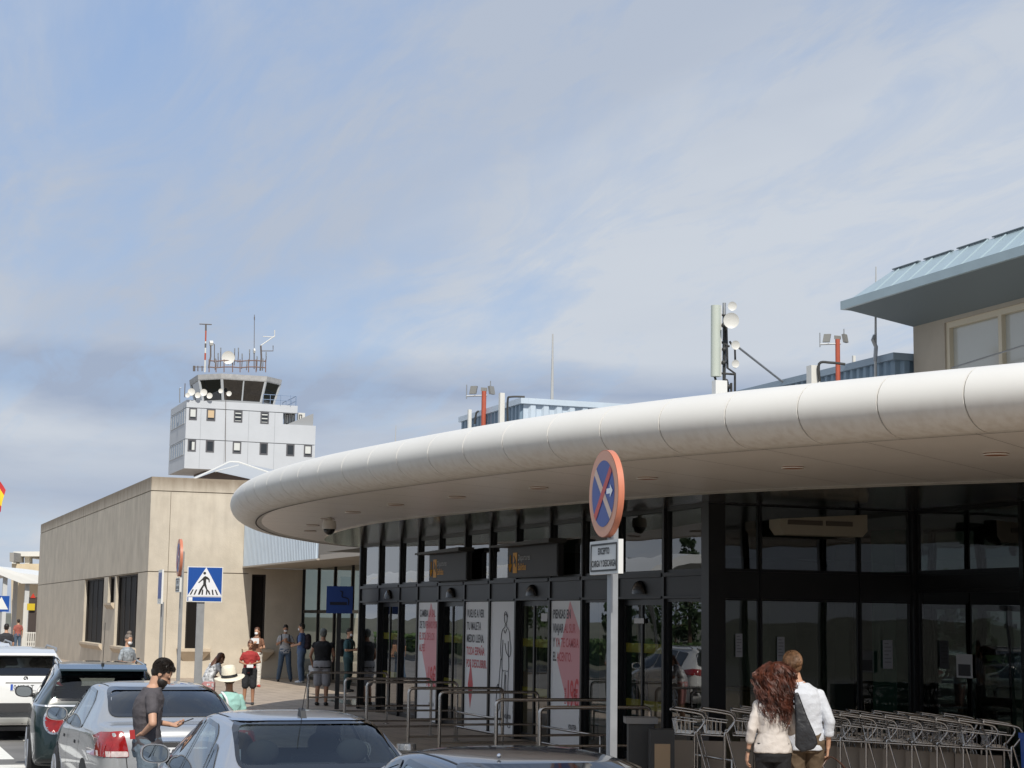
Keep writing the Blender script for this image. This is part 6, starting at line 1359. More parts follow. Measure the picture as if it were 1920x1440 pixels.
def person(label, loc, rz, H, pose, top, bottom, shoes, hair, skn=None, group=None, vox=0.014, female=False, eyes=True, far=True, extra=None):
    """local frame: faces +y, +x is the person's right-hand side. All joints given for a 1.75 m body."""
    e = empty('person', loc, rz, label, 'person', group); S = H/1.75; skn = skn or skin
    J = dict(pel=(0, 0, 0.95), wst=(0, 0, 1.10), cst=(0, 0, 1.28), nk=(0, -0.005, 1.48), hd=(0, 0.025, 1.635), pitch=0, yaw=0, roll=0,
             sR=(0.168, 0, 1.378), sL=(-0.168, 0, 1.378), eR=(0.23, -0.03, 1.14), eL=(-0.23, -0.03, 1.14), wR=(0.235, 0.04, 0.89), wL=(-0.235, 0.04, 0.89),
             hR=(0.09, 0, 0.92), hL=(-0.09, 0, 0.92), kR=(0.10, 0.02, 0.50), kL=(-0.10, 0.02, 0.50), aR=(0.105, -0.03, 0.08), aL=(-0.105, -0.03, 0.08), pR=(0, 0, 0), pL=(0, 0, 0), cR=0.5, cL=0.5, girth=1.0)
    J.update(pose); V = {k: Vector(v)*S for k, v in J.items() if isinstance(v, tuple)}
    G = J['girth']
    if V['pR'].length < 1e-6: V['pR'] = Vector((-1, 0, 0))
    if V['pL'].length < 1e-6: V['pL'] = Vector((1, 0, 0))
    hipw, wai, shw = (0.175, 0.125, 0.150) if female else (0.160, 0.142, 0.168)
    pel, wst, cst, nk = V['pel'], V['wst'], V['cst'], V['nk']
    def torso(z_lo=0.84):
        R_ = [(pel+Vector((0, 0, -0.11))*S, hipw*0.80, 0.10), (pel+Vector((0, 0, -0.05))*S, hipw, 0.118), (pel+Vector((0, 0, 0.03))*S, hipw*0.99, 0.115), (wst, wai, 0.10), (wst.lerp(cst, 0.5), (wai+shw)/2, 0.108), (cst, shw, 0.118), (cst.lerp(nk, 0.45), shw*0.98, 0.112), (cst.lerp(nk, 0.68), shw*0.86, 0.085), (cst.lerp(nk, 0.84), shw*0.60, 0.07), (cst.lerp(nk, 0.95), 0.075, 0.062), (nk+Vector((0, 0, 0.01))*S, 0.056, 0.056)]
        return [(c, rx*S*G, ry*S*G) for c, rx, ry in R_]
    B = MB(); loft(B, torso())
    armr = (0.046, 0.038, 0.034, 0.024) if not female else (0.040, 0.033, 0.030, 0.022)
    def arm(mb, s, grow=0.0, upto=2.0):
        a, b, c = V['s'+s], V['e'+s], V['w'+s]; r = [x*S for x in armr]
        if upto <= 1: b2 = a.lerp(b, upto); caps(mb, a, b2, r[0]*1.02+grow*0.7, r[0]+(r[1]-r[0])*upto+grow); return
        caps(mb, a, b, r[0]*1.02+grow*0.7, r[1]+grow)
        if upto > 1: f = min(upto-1, 1); caps(mb, b, b.lerp(c, f), r[2]+grow, r[2]+(r[3]-r[2])*f+grow)
    def leg(mb, s, grow=0.0, upto=2.0):
        a, b, c = V['h'+s], V['k'+s], V['a'+s]; r = [x*S for x in ((0.082, 0.056, 0.054, 0.034) if not female else (0.084, 0.052, 0.050, 0.031))]
        f = min(upto, 1); caps(mb, a, a.lerp(b, f), r[0]+grow, r[0]+(r[1]-r[0])*f+grow)
        if upto > 1: f = upto-1; m_ = b.lerp(c, 0.35)+Vector((0, -0.012, 0)); caps(mb, b, m_, r[1]+grow*0.9, r[2]+grow); caps(mb, m_, b.lerp(c, max(f, 0.36)), r[2]+grow, r[3]*1.1+grow)
    for s in 'LR':
        arm(B, s); leg(B, s); a = V['a'+s]; caps(B, a+Vector((0, 0.01, -0.035))*S, a+Vector((0, 0.13, -0.05))*S, 0.035*S, 0.025*S)
        hand(B, V['w'+s], V['w'+s]-V['e'+s], V['p'+s], (1 if s == 'R' else -1)*J.get('th'+s, 1), J['c'+s], S, far)
    hd = V['hd']; Rm = Matrix.Rotation(J['yaw'], 3, 'Z') @ Matrix.Rotation(-J['pitch'], 3, 'X') @ Matrix.Rotation(J['roll'], 3, 'Y')
    def hp(x, y, z): return hd + Rm @ (Vector((x, y, z))*S)
    def ell(mb, c, rx, ry, rz_, n=16):
        b0 = len(mb.v); mb.ball((0, 0, 0), 1, n, n//2+2, (rx*S, ry*S, rz_*S))
        for i in range(b0, len(mb.v)): mb.v[i] = tuple(hp(*c) + Rm @ Vector(mb.v[i]))
    caps(B, nk-Vector((0, 0, 0.04))*S, hp(0, -0.02, -0.06), 0.056*S, 0.052*S)
    ell(B, (0, -0.012, 0.025), 0.074, 0.092, 0.088); ell(B, (0, 0.028, -0.045), 0.056, 0.062, 0.068); ell(B, (0, 0.055, -0.088), 0.026, 0.026, 0.022)
    caps(B, hp(0, 0.085, 0.005), hp(0, 0.104, -0.028), 0.008*S, 0.013*S, 8); ell(B, (0, 0.088, -0.058), 0.024, 0.010, 0.010, 8)
    for sx in (-1, 1): ell(B, (sx*0.076, -0.012, -0.012), 0.010, 0.020, 0.031, 10); ell(B, (sx*0.028, 0.074, 0.018), 0.02, 0.012, 0.008, 8)
    remesh_obj(B, 'body', skn, e, vox)
    if eyes:
        for sx in (-1, 1): m = MB(); ell(m, (sx*0.030, 0.083, 0.002), 0.012, 0.006, 0.006, 10); m.build('eye', eye_m, e, world=False, smooth=60)
    # clothes
    tm, sleeve, hem, loose = top
    T = MB(); rr = torso(); lo = hem*S
    rings = [(c, rx, ry) for c, rx, ry in rr if c[2] > lo+0.02*S]
    first = rings[0]; rings = [(Vector((first[0][0], first[0][1], lo)), first[1]*1.02, first[2]*1.04)] + rings
    rings = rings[:-1] if len(rings) > 3 else rings
    loft(T, rings, grow=loose*S)
    if sleeve > 0:
        for s in 'LR': arm(T, s, (0.008+loose*0.35)*S, sleeve)
    else:
        for s in 'LR': caps(T, V['s'+s]*0.86+Vector((0, 0, 0.14*V['s'+s].z)), V['s'+s]*0.80+Vector((0, 0, 0.2*V['s'+s].z-0.02)), 0.05*S, 0.05*S)
    to = remesh_obj(T, top[4] if len(top) > 4 else 'shirt', tm, e, vox*0.95, 2)
    folds(to, 0.0045 if not far else 0.006)
    bm_, length, bl = bottom[:3]
    P = MB(); loft(P, [(c, rx, ry) for c, rx, ry in rr[:3]]+[(rr[2][0].lerp(rr[3][0], 0.35), rr[2][1]*0.96, rr[2][2]*0.98)], grow=(0.015+bl*0.5)*S)
    for s in 'LR':
        leg(P, s, (0.010+bl)*S, length)
        if length < 1.5 and bl > 0.02: f = min(length, 1.0); q = V['h'+s].lerp(V['k'+s], f); caps(P, V['h'+s], q, 0.10*S, (0.062+bl)*S)
    po = remesh_obj(P, bottom[3] if len(bottom) > 3 else 'trousers', bm_, e, vox*0.95, 2); folds(po, 0.005)
    if shoes:
        for s in 'LR':
            m = MB(); a = V['a'+s]; caps(m, a+Vector((0, -0.02, -0.035))*S, a+Vector((0, 0.15, -0.05))*S, 0.045*S, 0.034*S); m.v = [(x, y, max(z, a.z-0.08*S)) for x, y, z in m.v]; m.build('shoe', shoes, e, world=False, smooth=60)
    kind, hm = hair[:2]
    if kind in ('short', 'bun', 'long', 'cap'):
        Hh = MB(); ell(Hh, (0, -0.026, 0.046), 0.083, 0.094, 0.086, 24); ell(Hh, (0, -0.055, 0.0), 0.074, 0.055, 0.072, 20)
        if kind == 'bun': ell(Hh, (0, -0.04, 0.145), 0.055, 0.055, 0.05)
        if kind == 'long':
            ell(Hh, (0, -0.06, -0.06), 0.09, 0.06, 0.12); ell(Hh, (0, -0.085, -0.18), 0.085, 0.045, 0.14)
        Hh.v = [tuple(Vector(v)+Vector(v).normalized()*0 + (Vector(v)-hd).normalized()*0.010*S*noise.noise(Vector(v)*30)) for v in Hh.v]
        ho = remesh_obj(Hh, 'hair' if kind != 'cap' else 'cap', hm, e, min(vox, 0.010), 1)
        NN = [v.normal.copy() for v in ho.data.vertices]
        for v, vn in zip(ho.data.vertices, NN):
            v.co += vn*0.005*noise.noise(Vector((v.co.x*60, v.co.y*60, v.co.z*25)))
        if kind == 'cap' and len(hair) > 2: pass
    e['S'] = S
    return e, V, hp, ell, S
def mask(e, ell, col): m = MB(); ell(m, (0, 0.070, -0.050), 0.052, 0.040, 0.042, 16); m.build('face_mask', col, e, world=False, smooth=60)
def facing(dx, dy): return math.atan2(-dx, dy)
Rw = (_r0.x, _r0.y); Fw = (math.sin(YAW), math.cos(YAW))
def dirn(right, fwd): return facing(Rw[0]*right+Fw[0]*fwd, Rw[1]*right+Fw[1]*fwd)
def at(x, D, z=0.0): p = pD(x, 1200, D); return (p.x, p.y, z)
maskw = mat('white mask', (0.78, 0.80, 0.82), 0.7); phone = mat('phone black', (0.02, 0.02, 0.025), 0.15); dk_hair = mat('dark hair', (0.016, 0.011, 0.008), 0.5, var=0.3, vscale=40, stretch=(1, 1, 0.2))
brown_hair = mat('brown hair', (0.10, 0.04, 0.02), 0.5, var=0.35, vscale=40, stretch=(1, 1, 0.2)); grey_hair = mat('grey brown hair', (0.16, 0.13, 0.11), 0.6, var=0.3, vscale=40)
def slab(name, c, ux, uy, uz, sx, sy, sz, m, parent):
    mb = MB(); c = Vector(c); ux, uy, uz = Vector(ux).normalized()*sx/2, Vector(uy).normalized()*sy/2, Vector(uz).normalized()*sz/2
    mb.add([c+ux*a+uy*b+uz*d for d in (-1, 1) for a, b in ((-1, -1), (1, -1), (1, 1), (-1, 1))], [(0, 3, 2, 1), (4, 5, 6, 7), (0, 1, 5, 4), (1, 2, 6, 5), (2, 3, 7, 6), (3, 0, 4, 7)])
    return mb.build(name, m, parent, world=parent is None)
def held(owner, name, cl, ux, uy, uz, s, m, label, cat):
    """a thing in a hand: top-level, placed through the owner's frame"""
    Mx = Matrix.Translation(owner.location) @ Matrix.Rotation(owner.rotation_euler.z, 4, 'Z'); M3 = Mx.to_3x3()
    c = Mx @ Vector(cl); e = slab(name, c, M3 @ Vector(ux), M3 @ Vector(uy), M3 @ Vector(uz), *s, m, None); tag(e, label, cat); return e

# 1 man in grey between the cars, hand on hip, reading his phone
pose = dict(wst=(0, -0.01, 1.10), cst=(0, -0.01, 1.28), nk=(0, 0.03, 1.49), hd=(0, 0.115, 1.605), pitch=R(38), yaw=R(-6),
            sR=(0.175, 0.02, 1.395), eR=(0.29, 0.035, 1.165), wR=(0.155, -0.045, 1.065), pR=(-0.5, 0.2, 0.6), cR=1.0,
            sL=(-0.175, 0.01, 1.395), eL=(-0.23, 0.00, 1.16), wL=(-0.12, 0.215, 1.13), pL=(0.35, 0.1, 0.9), cL=0.95)
e, V, hp, ell, S = person('bearded man in a charcoal t-shirt looking down at his phone between the silver cars', at(284, 17.55, -0.125), dirn(0.97, 0.22), 1.80, pose,
    (cloth('charcoal t-shirt', (0.075, 0.068, 0.075)), 0.5, 0.90, 0.022), (cloth('blue grey jeans', (0.13, 0.17, 0.21)), 2.0, 0.010), blk, ('short', dk_hair), vox=0.0075, far=False)
m = MB(); ell(m, (0, 0.036, -0.062), 0.061, 0.062, 0.062, 24); ell(m, (0, 0.066, -0.095), 0.036, 0.034, 0.030, 16); m.v = [tuple(Vector(v)+Vector(v)*0.0012*noise.noise(Vector(v)*60)) for v in m.v]; m.build('beard', dk_hair, e, world=False, smooth=60)
m = MB(); ell(m, (0, 0.015, 0.098), 0.058, 0.06, 0.028, 20); ell(m, (0.0, 0.055, 0.088), 0.04, 0.025, 0.018, 14); m.build('quiff', dk_hair, e, world=False, smooth=60)
fuzz(e, hp, S, dk_hair, 2200, 0.026, 1)
wl = V['wL']; held(e, 'phone', wl+Vector((0.04, 0.135, 0.03)), (0.25, 1, 0.42), (1, -0.3, 0), (0, -0.4, 1), (0.15, 0.075, 0.010), phone, 'black phone held out in front of the bearded man', 'phone')
wr_ = V['wR']; held(e, 'wallet', wr_+Vector((-0.01, -0.10, -0.01)), (0.2, 1, 0.1), (0, -0.1, 1), (1, 0, 0), (0.05, 0.085, 0.03), mat('dark red leather', (0.38, 0.03, 0.03), 0.4), 'small red wallet in the hand the bearded man rests on his hip', 'wallet')

# 2 couple walking away in front of the trolleys
pose = dict(nk=(0.01, 0, 1.48), hd=(0.03, 0.03, 1.635), roll=R(4), sL=(-0.152, 0, 1.370), eL=(-0.215, -0.05, 1.15), wL=(-0.255, 0.02, 0.92), pL=(1, 0.2, 0), cL=0.55, sR=(0.152, 0, 1.372), eR=(0.24, 0.02, 1.16), wR=(0.12, 0.24, 1.08), kL=(-0.085, 0.10, 0.50), aL=(-0.08, 0.12, 0.08), kR=(0.09, 0.02, 0.5), aR=(0.10, -0.16, 0.10))
bz = cloth('cream blouse', (0.58, 0.53, 0.49), 0.04)
e, V, hp, ell, S = person('woman with long curly auburn hair, cream blouse and black trousers walking away', at(1448, 16.9), dirn(0.10, 1), 1.70, pose,
    (bz, 1.45, 0.925, 0.026), (cloth('black trousers', (0.010, 0.010, 0.012), 0.05), 2.0, 0.006), blk, ('short', brown_hair), vox=0.0075, far=False, female=True, eyes=False)
aub = mat('auburn curls', (0.082, 0.024, 0.013), 0.5, var=0.8, vscale=12); rnd = random.Random(3); hm = MB(); hd = V['hd']
for k in range(360):
    th = rnd.uniform(0, 2*math.pi); dx, dy = math.cos(th), math.sin(th); a0 = rnd.uniform(0.02, 1.3)
    if dy > 0.70 and a0 > 0.7: continue
    Rr = rnd.uniform(0.095, 0.20)*(0.80+0.20*abs(dx)); hz = 0.09+0.30*(Rr-0.10)+rnd.uniform(-0.015, 0.02); ln = rnd.uniform(0.12, 0.42)*(1.0 if dy < 0.2 else 0.5); n = 20; p0 = rnd.uniform(0, 6.28); fr = rnd.uniform(38, 80); am = rnd.uniform(0.009, 0.020)
    a1 = rnd.uniform(1.35, 1.95); wav = rnd.uniform(-0.03, 0.03); wph = rnd.uniform(0, 6)
    for q in range(7):
        jx, jy, jz = rnd.gauss(0, 0.0055), rnd.gauss(0, 0.0055), rnd.gauss(0, 0.006); jp = rnd.gauss(0, 0.35); pts = []; lq = ln*rnd.uniform(0.8, 1.05)
        for j in range(n):
            t = j/(n-1)
            if t < 0.4: a = a0+(a1-a0)*t/0.4; rad = Rr*math.sin(a); z = hd.z+0.0+hz*1.15*math.cos(a); dist = t*0.35
            else:
                f = (t-0.4)/0.6; rad = Rr*math.sin(a1)*(1-0.40*f*lq/0.5); z = hd.z+0.0+hz*1.15*math.cos(a1)-lq*f; dist = 0.14+lq*f
            s_ = p0+jp+fr*dist; w3 = am*min(1, 0.35+t*1.6); sw = wav*math.sin(wph+t*5)
            pts.append(Vector((hd.x+dx*rad+jx*(1+t)+w3*math.cos(s_)+sw, hd.y-0.035+dy*rad*0.62-(0.085*max(0.0, (t-0.4)/0.6) if dy < 0.3 else 0)+jy*(1+t)+w3*math.sin(s_), z+jz+w3*0.7*math.sin(s_*1.3))))
        hm.tube(pts, [0.0036*(1-0.5*j/n) for j in range(n)], 3, cap=False)
hm.build('curly_hair', aub, e, world=False, smooth=70)
m = MB(); w0 = V['wL']; dd = (V['eL']-w0).normalized(); m.tube([w0+dd*0.015, w0+dd*0.04], 0.031, 16); m.build('bracelet', mat('dark bracelet', (0.10, 0.09, 0.08), 0.3, metal=0.6), e, world=False, smooth=40)
e.scale = (0.93, 0.93, 1)
# shoulder bag
Mx = Matrix.Translation(e.location) @ Matrix.Rotation(e.rotation_euler.z, 4, 'Z')
sb = empty('shoulder_bag', Mx @ Vector((0.235, -0.09, 1.085)), e.rotation_euler.z, 'slouchy dark grey shoulder bag hanging at the right hip of the woman', 'bag')
B = MB(); B.prism([(-0.045, 0.36), (-0.005, 0.38), (0.075, 0.16), (0.155, -0.02), (0.17, -0.09), (0.13, -0.14), (0.02, -0.17), (-0.035, -0.12), (-0.03, 0.1)][::-1], -0.065, 0.065, 'y'); B.v = [(x, y*(0.35+0.65*min(1, max(0, (0.38-z)/0.3))), z) for x, y, z in B.v]; remesh_obj(B, 'pouch', mat('dark grey leather', (0.012, 0.0125, 0.015), 0.45, var=0.2, vscale=8, bump=0.6, bscale=9, bdist=0.03), sb, 0.012, 3)
m = MB(); m.tube(spline([(-0.05, 0.0, 0.30), (-0.095, -0.01, 0.42), (-0.115, 0.03, 0.46), (-0.10, 0.09, 0.42), (-0.04, 0.07, 0.25)], 5), 0.011, 6); m.build('strap', mat('dark grey leather', (0.012, 0.0125, 0.015)), sb, world=False, smooth=60)
# the man beside her
pose = dict(wst=(0.0, 0, 1.10), cst=(-0.02, 0, 1.28), nk=(-0.055, 0, 1.47), hd=(-0.105, 0.035, 1.615), roll=R(-10), yaw=R(10), sR=(0.142, 0, 1.350), sL=(-0.205, 0, 1.380), eR=(0.235, -0.035, 1.12), wR=(0.225, 0.02, 0.885), pR=(-1, 0.1, 0.1), cR=1.25, eL=(-0.235, 0.10, 1.18), wL=(-0.06, 0.24, 1.08), kL=(-0.09, 0.02, 0.5), aL=(-0.09, -0.15, 0.10), kR=(0.10, 0.10, 0.5), aR=(0.10, 0.10, 0.08))
fair = mat('fair hair', (0.17, 0.09, 0.045), 0.55, var=0.45, vscale=30, stretch=(1, 1, 0.2))
wsh = cloth('white shirt', (0.58, 0.61, 0.67), 0.03)
e, V, hp, ell, S = person('fair haired man in a loose white shirt and olive trousers leaning towards the woman', at(1507, 17.35), dirn(0.06, 1), 1.83, pose,
    (wsh, 1.42, 0.86, 0.026), (cloth('olive trousers', (0.11, 0.075, 0.045)), 2.0, 0.014), blk, ('short', fair), vox=0.0075, far=False, eyes=False)
fuzz(e, hp, S, fair, 2600, 0.024, 5)
m = MB(); nk_ = V['nk']; m.tube([nk_+Vector((0, 0, -0.045)), nk_+Vector((-0.006, 0, 0.0))], [0.078, 0.068], 20, cap=False); m.build('collar', wsh, e, world=False, smooth=50)
m = MB(); a_, b_ = V['eR'], V['wR']; q0 = a_.lerp(b_, 0.36); q1 = a_.lerp(b_, 0.52); m.tube([q0, q0.lerp(q1, 0.5), q1], [0.052, 0.055, 0.052], 16); m.build('cuff', wsh, e, world=False, smooth=50)
Mx = Matrix.Translation(e.location) @ Matrix.Rotation(e.rotation_euler.z, 4, 'Z'); g = V['wR']+Vector((0.0, 0.03, -0.10))
hb = empty('hand_bag', Mx @ (g+Vector((0.02, 0.0, -0.17))), e.rotation_euler.z, 'dark brown leather bag carried by its handles by the man in white', 'bag')
hb.scale = (1, 1, 0.55)
blz = mat('dark brown leather', (0.07, 0.035, 0.025), 0.4, var=0.3, vscale=8)
B = MB(); caps(B, (-0.14, 0, 0.0), (0.16, 0, 0.0), 0.085, 0.085); caps(B, (-0.15, 0, -0.13), (0.17, 0, -0.13), 0.085, 0.085); caps(B, (-0.15, 0, -0.07), (0.17, 0, -0.07), 0.09, 0.09); remesh_obj(B, 'bag_body', blz, hb, 0.014, 3)
for sy in (-1, 1):
    m = MB(); m.tube(spline([(-0.13, sy*0.075, 0.03), (-0.08, sy*0.05, 0.20), (-0.02, sy*0.012, 0.315), (0.03, sy*0.02, 0.30), (0.11, sy*0.06, 0.18), (0.15, sy*0.075, 0.03)], 5), 0.011, 6); m.build('handle', blz, hb, world=False, smooth=60)

e.scale = (0.95, 0.95, 1)
# 3 woman with a bun and mask behind the green car
pose = dict(pitch=R(18), yaw=R(-10), eR=(0.24, 0.0, 1.15), wR=(0.12, 0.20, 1.13), pR=(-0.3, 0, 1), eL=(-0.24, 0.0, 1.15), wL=(-0.10, 0.22, 1.15), pL=(0.3, 0, 1), cR=0.9, cL=0.9)
e, V, hp, ell, S = person('masked woman with a grey bun looking at her phone beyond the dark green car', at(240, 38.4, -0.0), dirn(0.85, -0.5), 1.66, pose,
    (mat('grey patterned blouse', (0.26, 0.29, 0.32), 0.8, var=0.5, vscale=22), 0.75, 0.86, 0.02), (cloth('dark trousers', (0.03, 0.03, 0.035)), 2.0, 0.01), blk, ('bun', grey_hair), vox=0.012, female=True)
mask(e, ell, maskw); held(e, 'phone', V['wR']+Vector((-0.08, 0.12, 0.05)), (0, 0.5, 0.8), (1, 0, 0), (0, -1, 0.5), (0.14, 0.07, 0.012), phone, 'dark phone in the hands of the woman with the bun', 'phone')
hbg = slab('hand_bag', Matrix.Translation(e.location) @ Matrix.Rotation(e.rotation_euler.z, 4, 'Z') @ Vector((0.05, 0.18, 0.98)), (1, 0, 0), (0, 1, 0), (0, 0, 1), 0.16, 0.08, 0.12, mat('yellow bag', (0.55, 0.38, 0.04), 0.5), None); tag(hbg, 'small yellow pouch below the phone of the woman with the bun', 'bag')
# 4 crouched girl with long hair, black and white top
pose = dict(pitch=R(35), wst=(0, 0.0, 1.1), cst=(0, 0.10, 1.26), nk=(0, 0.2, 1.42), hd=(0, 0.29, 1.50), sR=(0.17, 0.15, 1.36), sL=(-0.17, 0.15, 1.36), eR=(0.20, 0.26, 1.12), wR=(0.12, 0.42, 1.08), eL=(-0.20, 0.26, 1.12), wL=(-0.10, 0.42, 1.05))
e, V, hp, ell, S = person('girl with long brown hair and black and white top bending beside the sign post', at(393, 33.5), dirn(0.75, 0.6), 1.50, pose,
    (mat('black and white blouse', (0.45, 0.46, 0.48), 0.8, var=0.95, vscale=14), 0.7, 0.86, 0.02), (cloth('pink shorts', (0.50, 0.24, 0.24)), 0.9, 0.015), blk, ('long', brown_hair), vox=0.012, female=True, eyes=False)
# 5 person in straw hat
pose = dict(pitch=R(15), eR=(0.24, 0.02, 1.15), wR=(0.14, 0.2, 1.08), eL=(-0.24, 0.02, 1.15), wL=(-0.14, 0.2, 1.08))
e, V, hp, ell, S = person('person in a wide white straw hat and mint green top beyond the silver car', at(433, 21.9), dirn(-0.35, 0.94), 1.40, pose,
    (cloth('mint top', (0.33, 0.58, 0.53), 0.04), 0.8, 0.84, 0.022), (cloth('dark trousers', (0.03, 0.03, 0.035)), 2.0, 0.01), blk, ('short', brown_hair), skn=skin2, vox=0.010, eyes=False)
Mx = Matrix.Translation(e.location) @ Matrix.Rotation(e.rotation_euler.z, 4, 'Z')
hat = empty('straw_hat', Mx @ hp(0, -0.02, 0.055), 0, 'wide brimmed white straw hat with a black band', 'hat'); hat.rotation_euler = (R(6), R(-9), 0); st = mat('straw', (0.78, 0.72, 0.58), 0.7, var=0.06, vscale=30, bump=0.5, bscale=120)
m = MB(); prof = [(0.20, -0.015), (0.195, -0.008), (0.15, 0.002), (0.105, 0.0), (0.098, 0.05), (0.090, 0.115), (0.070, 0.135), (0.03, 0.125), (0.001, 0.122)]
n = 32; vs = [(r*math.cos(2*math.pi*k/n)*0.93, r*math.sin(2*math.pi*k/n)*1.05, z+0.012*(r > 0.15)*math.cos(4*math.pi*k/n)) for r, z in prof for k in range(n)]
m.add(vs, [(j*n+k, j*n+(k+1) % n, (j+1)*n+(k+1) % n, (j+1)*n+k) for j in range(len(prof)-1) for k in range(n)]); m.build('crown', st, hat, world=False, smooth=50)
m = MB(); m.add([(r*math.cos(2*math.pi*k/n)*0.93, r*math.sin(2*math.pi*k/n)*1.05, z) for r, z in ((0.108, 0.003), (0.1025, 0.036)) for k in range(n)], [(k, (k+1) % n, n+(k+1) % n, n+k) for k in range(n)]); m.build('band', ink, hat, world=False, smooth=50)
m = MB(); m.tube(spline([(-0.02, -0.13, 0.92), (-0.05, -0.14, 1.08), (-0.08, -0.11, 1.14), (-0.09, 0.0, 1.175)], 5), 0.014, 6); m.build('strap', maskw, e, world=False, smooth=60)
# 6 boy in red
pose = dict(pitch=R(12), eR=(0.27, -0.04, 1.17), wR=(0.10, 0.16, 1.10), pR=(-0.3, 0.2, 1), eL=(-0.27, -0.04, 1.17), wL=(-0.08, 0.17, 1.12), pL=(0.3, 0.2, 1), cR=0.9, cL=0.9, kR=(0.11, 0.02, 0.5), aR=(0.13, -0.02, 0.08))
e, V, hp, ell, S = person('boy in a red t-shirt and black shorts standing in the sun', at(470, 42.6), dirn(0.15, -1), 1.50, pose,
    (cloth('red t-shirt', (0.36, 0.035, 0.035), 0.08), 0.6, 0.87, 0.022), (cloth('black shorts', (0.02, 0.022, 0.026)), 0.92, 0.03, 'shorts'), blk, ('short', brown_hair), skn=skin2, vox=0.012)
m = MB(); ell(m, (0, 0.07, -0.05), 0.02, 0.02, 0.012); held(e, 'food_tub', V['wR']+Vector((-0.09, 0.09, -0.03)), (1, 0, 0), (0, 1, 0), (0, 0, 1), (0.15, 0.09, 0.07), maskw, 'small white tub in the hands of the boy in red', 'tub')
# 7 woman in white trousers behind the boy
pose = dict(pitch=R(5), yaw=R(-30), eR=(0.24, 0.03, 1.2), wR=(0.16, 0.22, 1.28), eL=(-0.24, 0.02, 1.15), wL=(-0.14, 0.2, 1.15))
e, V, hp, ell, S = person('masked woman with long brown hair and white trousers behind the boy in red', at(481, 53.2), dirn(0.35, -0.9), 1.74, pose,
    (cloth('brown top', (0.22, 0.11, 0.07)), 0.5, 0.95, 0.015), (cloth('white trousers', (0.70, 0.68, 0.62), 0.04), 2.0, 0.012), mat('red shoe', (0.5, 0.06, 0.03), 0.5), ('long', brown_hair), vox=0.016, female=True)
mask(e, ell, maskw)
hb2 = slab('bag', Matrix.Translation(e.location) @ Matrix.Rotation(e.rotation_euler.z, 4, 'Z') @ Vector((0.1, 0.22, 1.35)), (1, 0.2, 0), (0, 1, 0), (0, 0, 1), 0.24, 0.1, 0.16, maskw, None); tag(hb2, 'white bag held at the chest by the woman behind the boy', 'bag')
# 8 man with grey t-shirt by the wall
def backpack(e, S, col, label, front=False):
    Mx = Matrix.Translation(e.location) @ Matrix.Rotation(e.rotation_euler.z, 4, 'Z')
    b = empty('backpack', Mx @ Vector((0, -0.19*S, 1.22*S)), e.rotation_euler.z, label, 'backpack')
    B = MB(); caps(B, (-0.06, 0, 0.14), (0.06, 0, 0.14), 0.10, 0.10); caps(B, (-0.07, 0, -0.12), (0.07, 0, -0.12), 0.12, 0.12); caps(B, (0, 0, -0.12), (0, 0, 0.12), 0.14, 0.13); B.v = [(x, y*0.8, z) for x, y, z in B.v]
    remesh_obj(B, 'pack', col, b, 0.018, 2)
    for sx in (-1, 1):
        m = MB(); m.tube(spline([(sx*0.10, 0.08, 0.16), (sx*0.12, 0.18, 0.24), (sx*0.12, 0.31, 0.16), (sx*0.13, 0.32, -0.02), (sx*0.14, 0.20, -0.14), (sx*0.11, 0.08, -0.18)], 4), 0.018, 6); m.build('strap', col, b, world=False, smooth=60)
    return b
dkn = cloth('dark navy cloth', (0.025, 0.03, 0.045)); jeans = cloth('blue jeans', (0.07, 0.11, 0.17))
pose = dict(pitch=R(15), eR=(0.25, -0.02, 1.15), wR=(0.06, 0.16, 1.28), eL=(-0.27, -0.04, 1.16), wL=(-0.10, 0.17, 1.22), kR=(0.13, 0.02, 0.5), aR=(0.19, -0.02, 0.08), kL=(-0.13, 0.02, 0.5), aL=(-0.2, -0.02, 0.08), cR=0.9, cL=0.9)
e, V, hp, ell, S = person('young man in a grey t-shirt with legs apart facing us by the shaded wall', at(535, 57.8), dirn(0.1, -1), 1.80, pose,
    (cloth('light grey t-shirt', (0.42, 0.43, 0.45)), 0.6, 0.88, 0.02), (jeans, 2.0, 0.012), blk, ('short', dk_hair), skn=skin2, vox=0.016); mask(e, ell, maskw)
backpack(e, S, dkn, 'dark backpack worn by the young man in grey by the wall')
pose = dict(pitch=R(6), eR=(0.25, 0.02, 1.16), wR=(0.20, 0.24, 1.12), eL=(-0.25, 0.0, 1.15), wL=(-0.16, 0.20, 1.1), cR=0.6)
e, V, hp, ell, S = person('masked man in a blue polo and jeans turned left with a backpack', at(566, 56.8), dirn(-0.95, 0.1), 1.86, pose,
    (cloth('blue polo', (0.09, 0.15, 0.32)), 0.6, 0.88, 0.02), (cloth('mid blue jeans', (0.11, 0.17, 0.28)), 2.0, 0.012), maskw, ('short', dk_hair), vox=0.016); mask(e, ell, maskw)
backpack(e, S, cloth('black red pack', (0.03, 0.02, 0.03)), 'black backpack on the man in blue turned left')
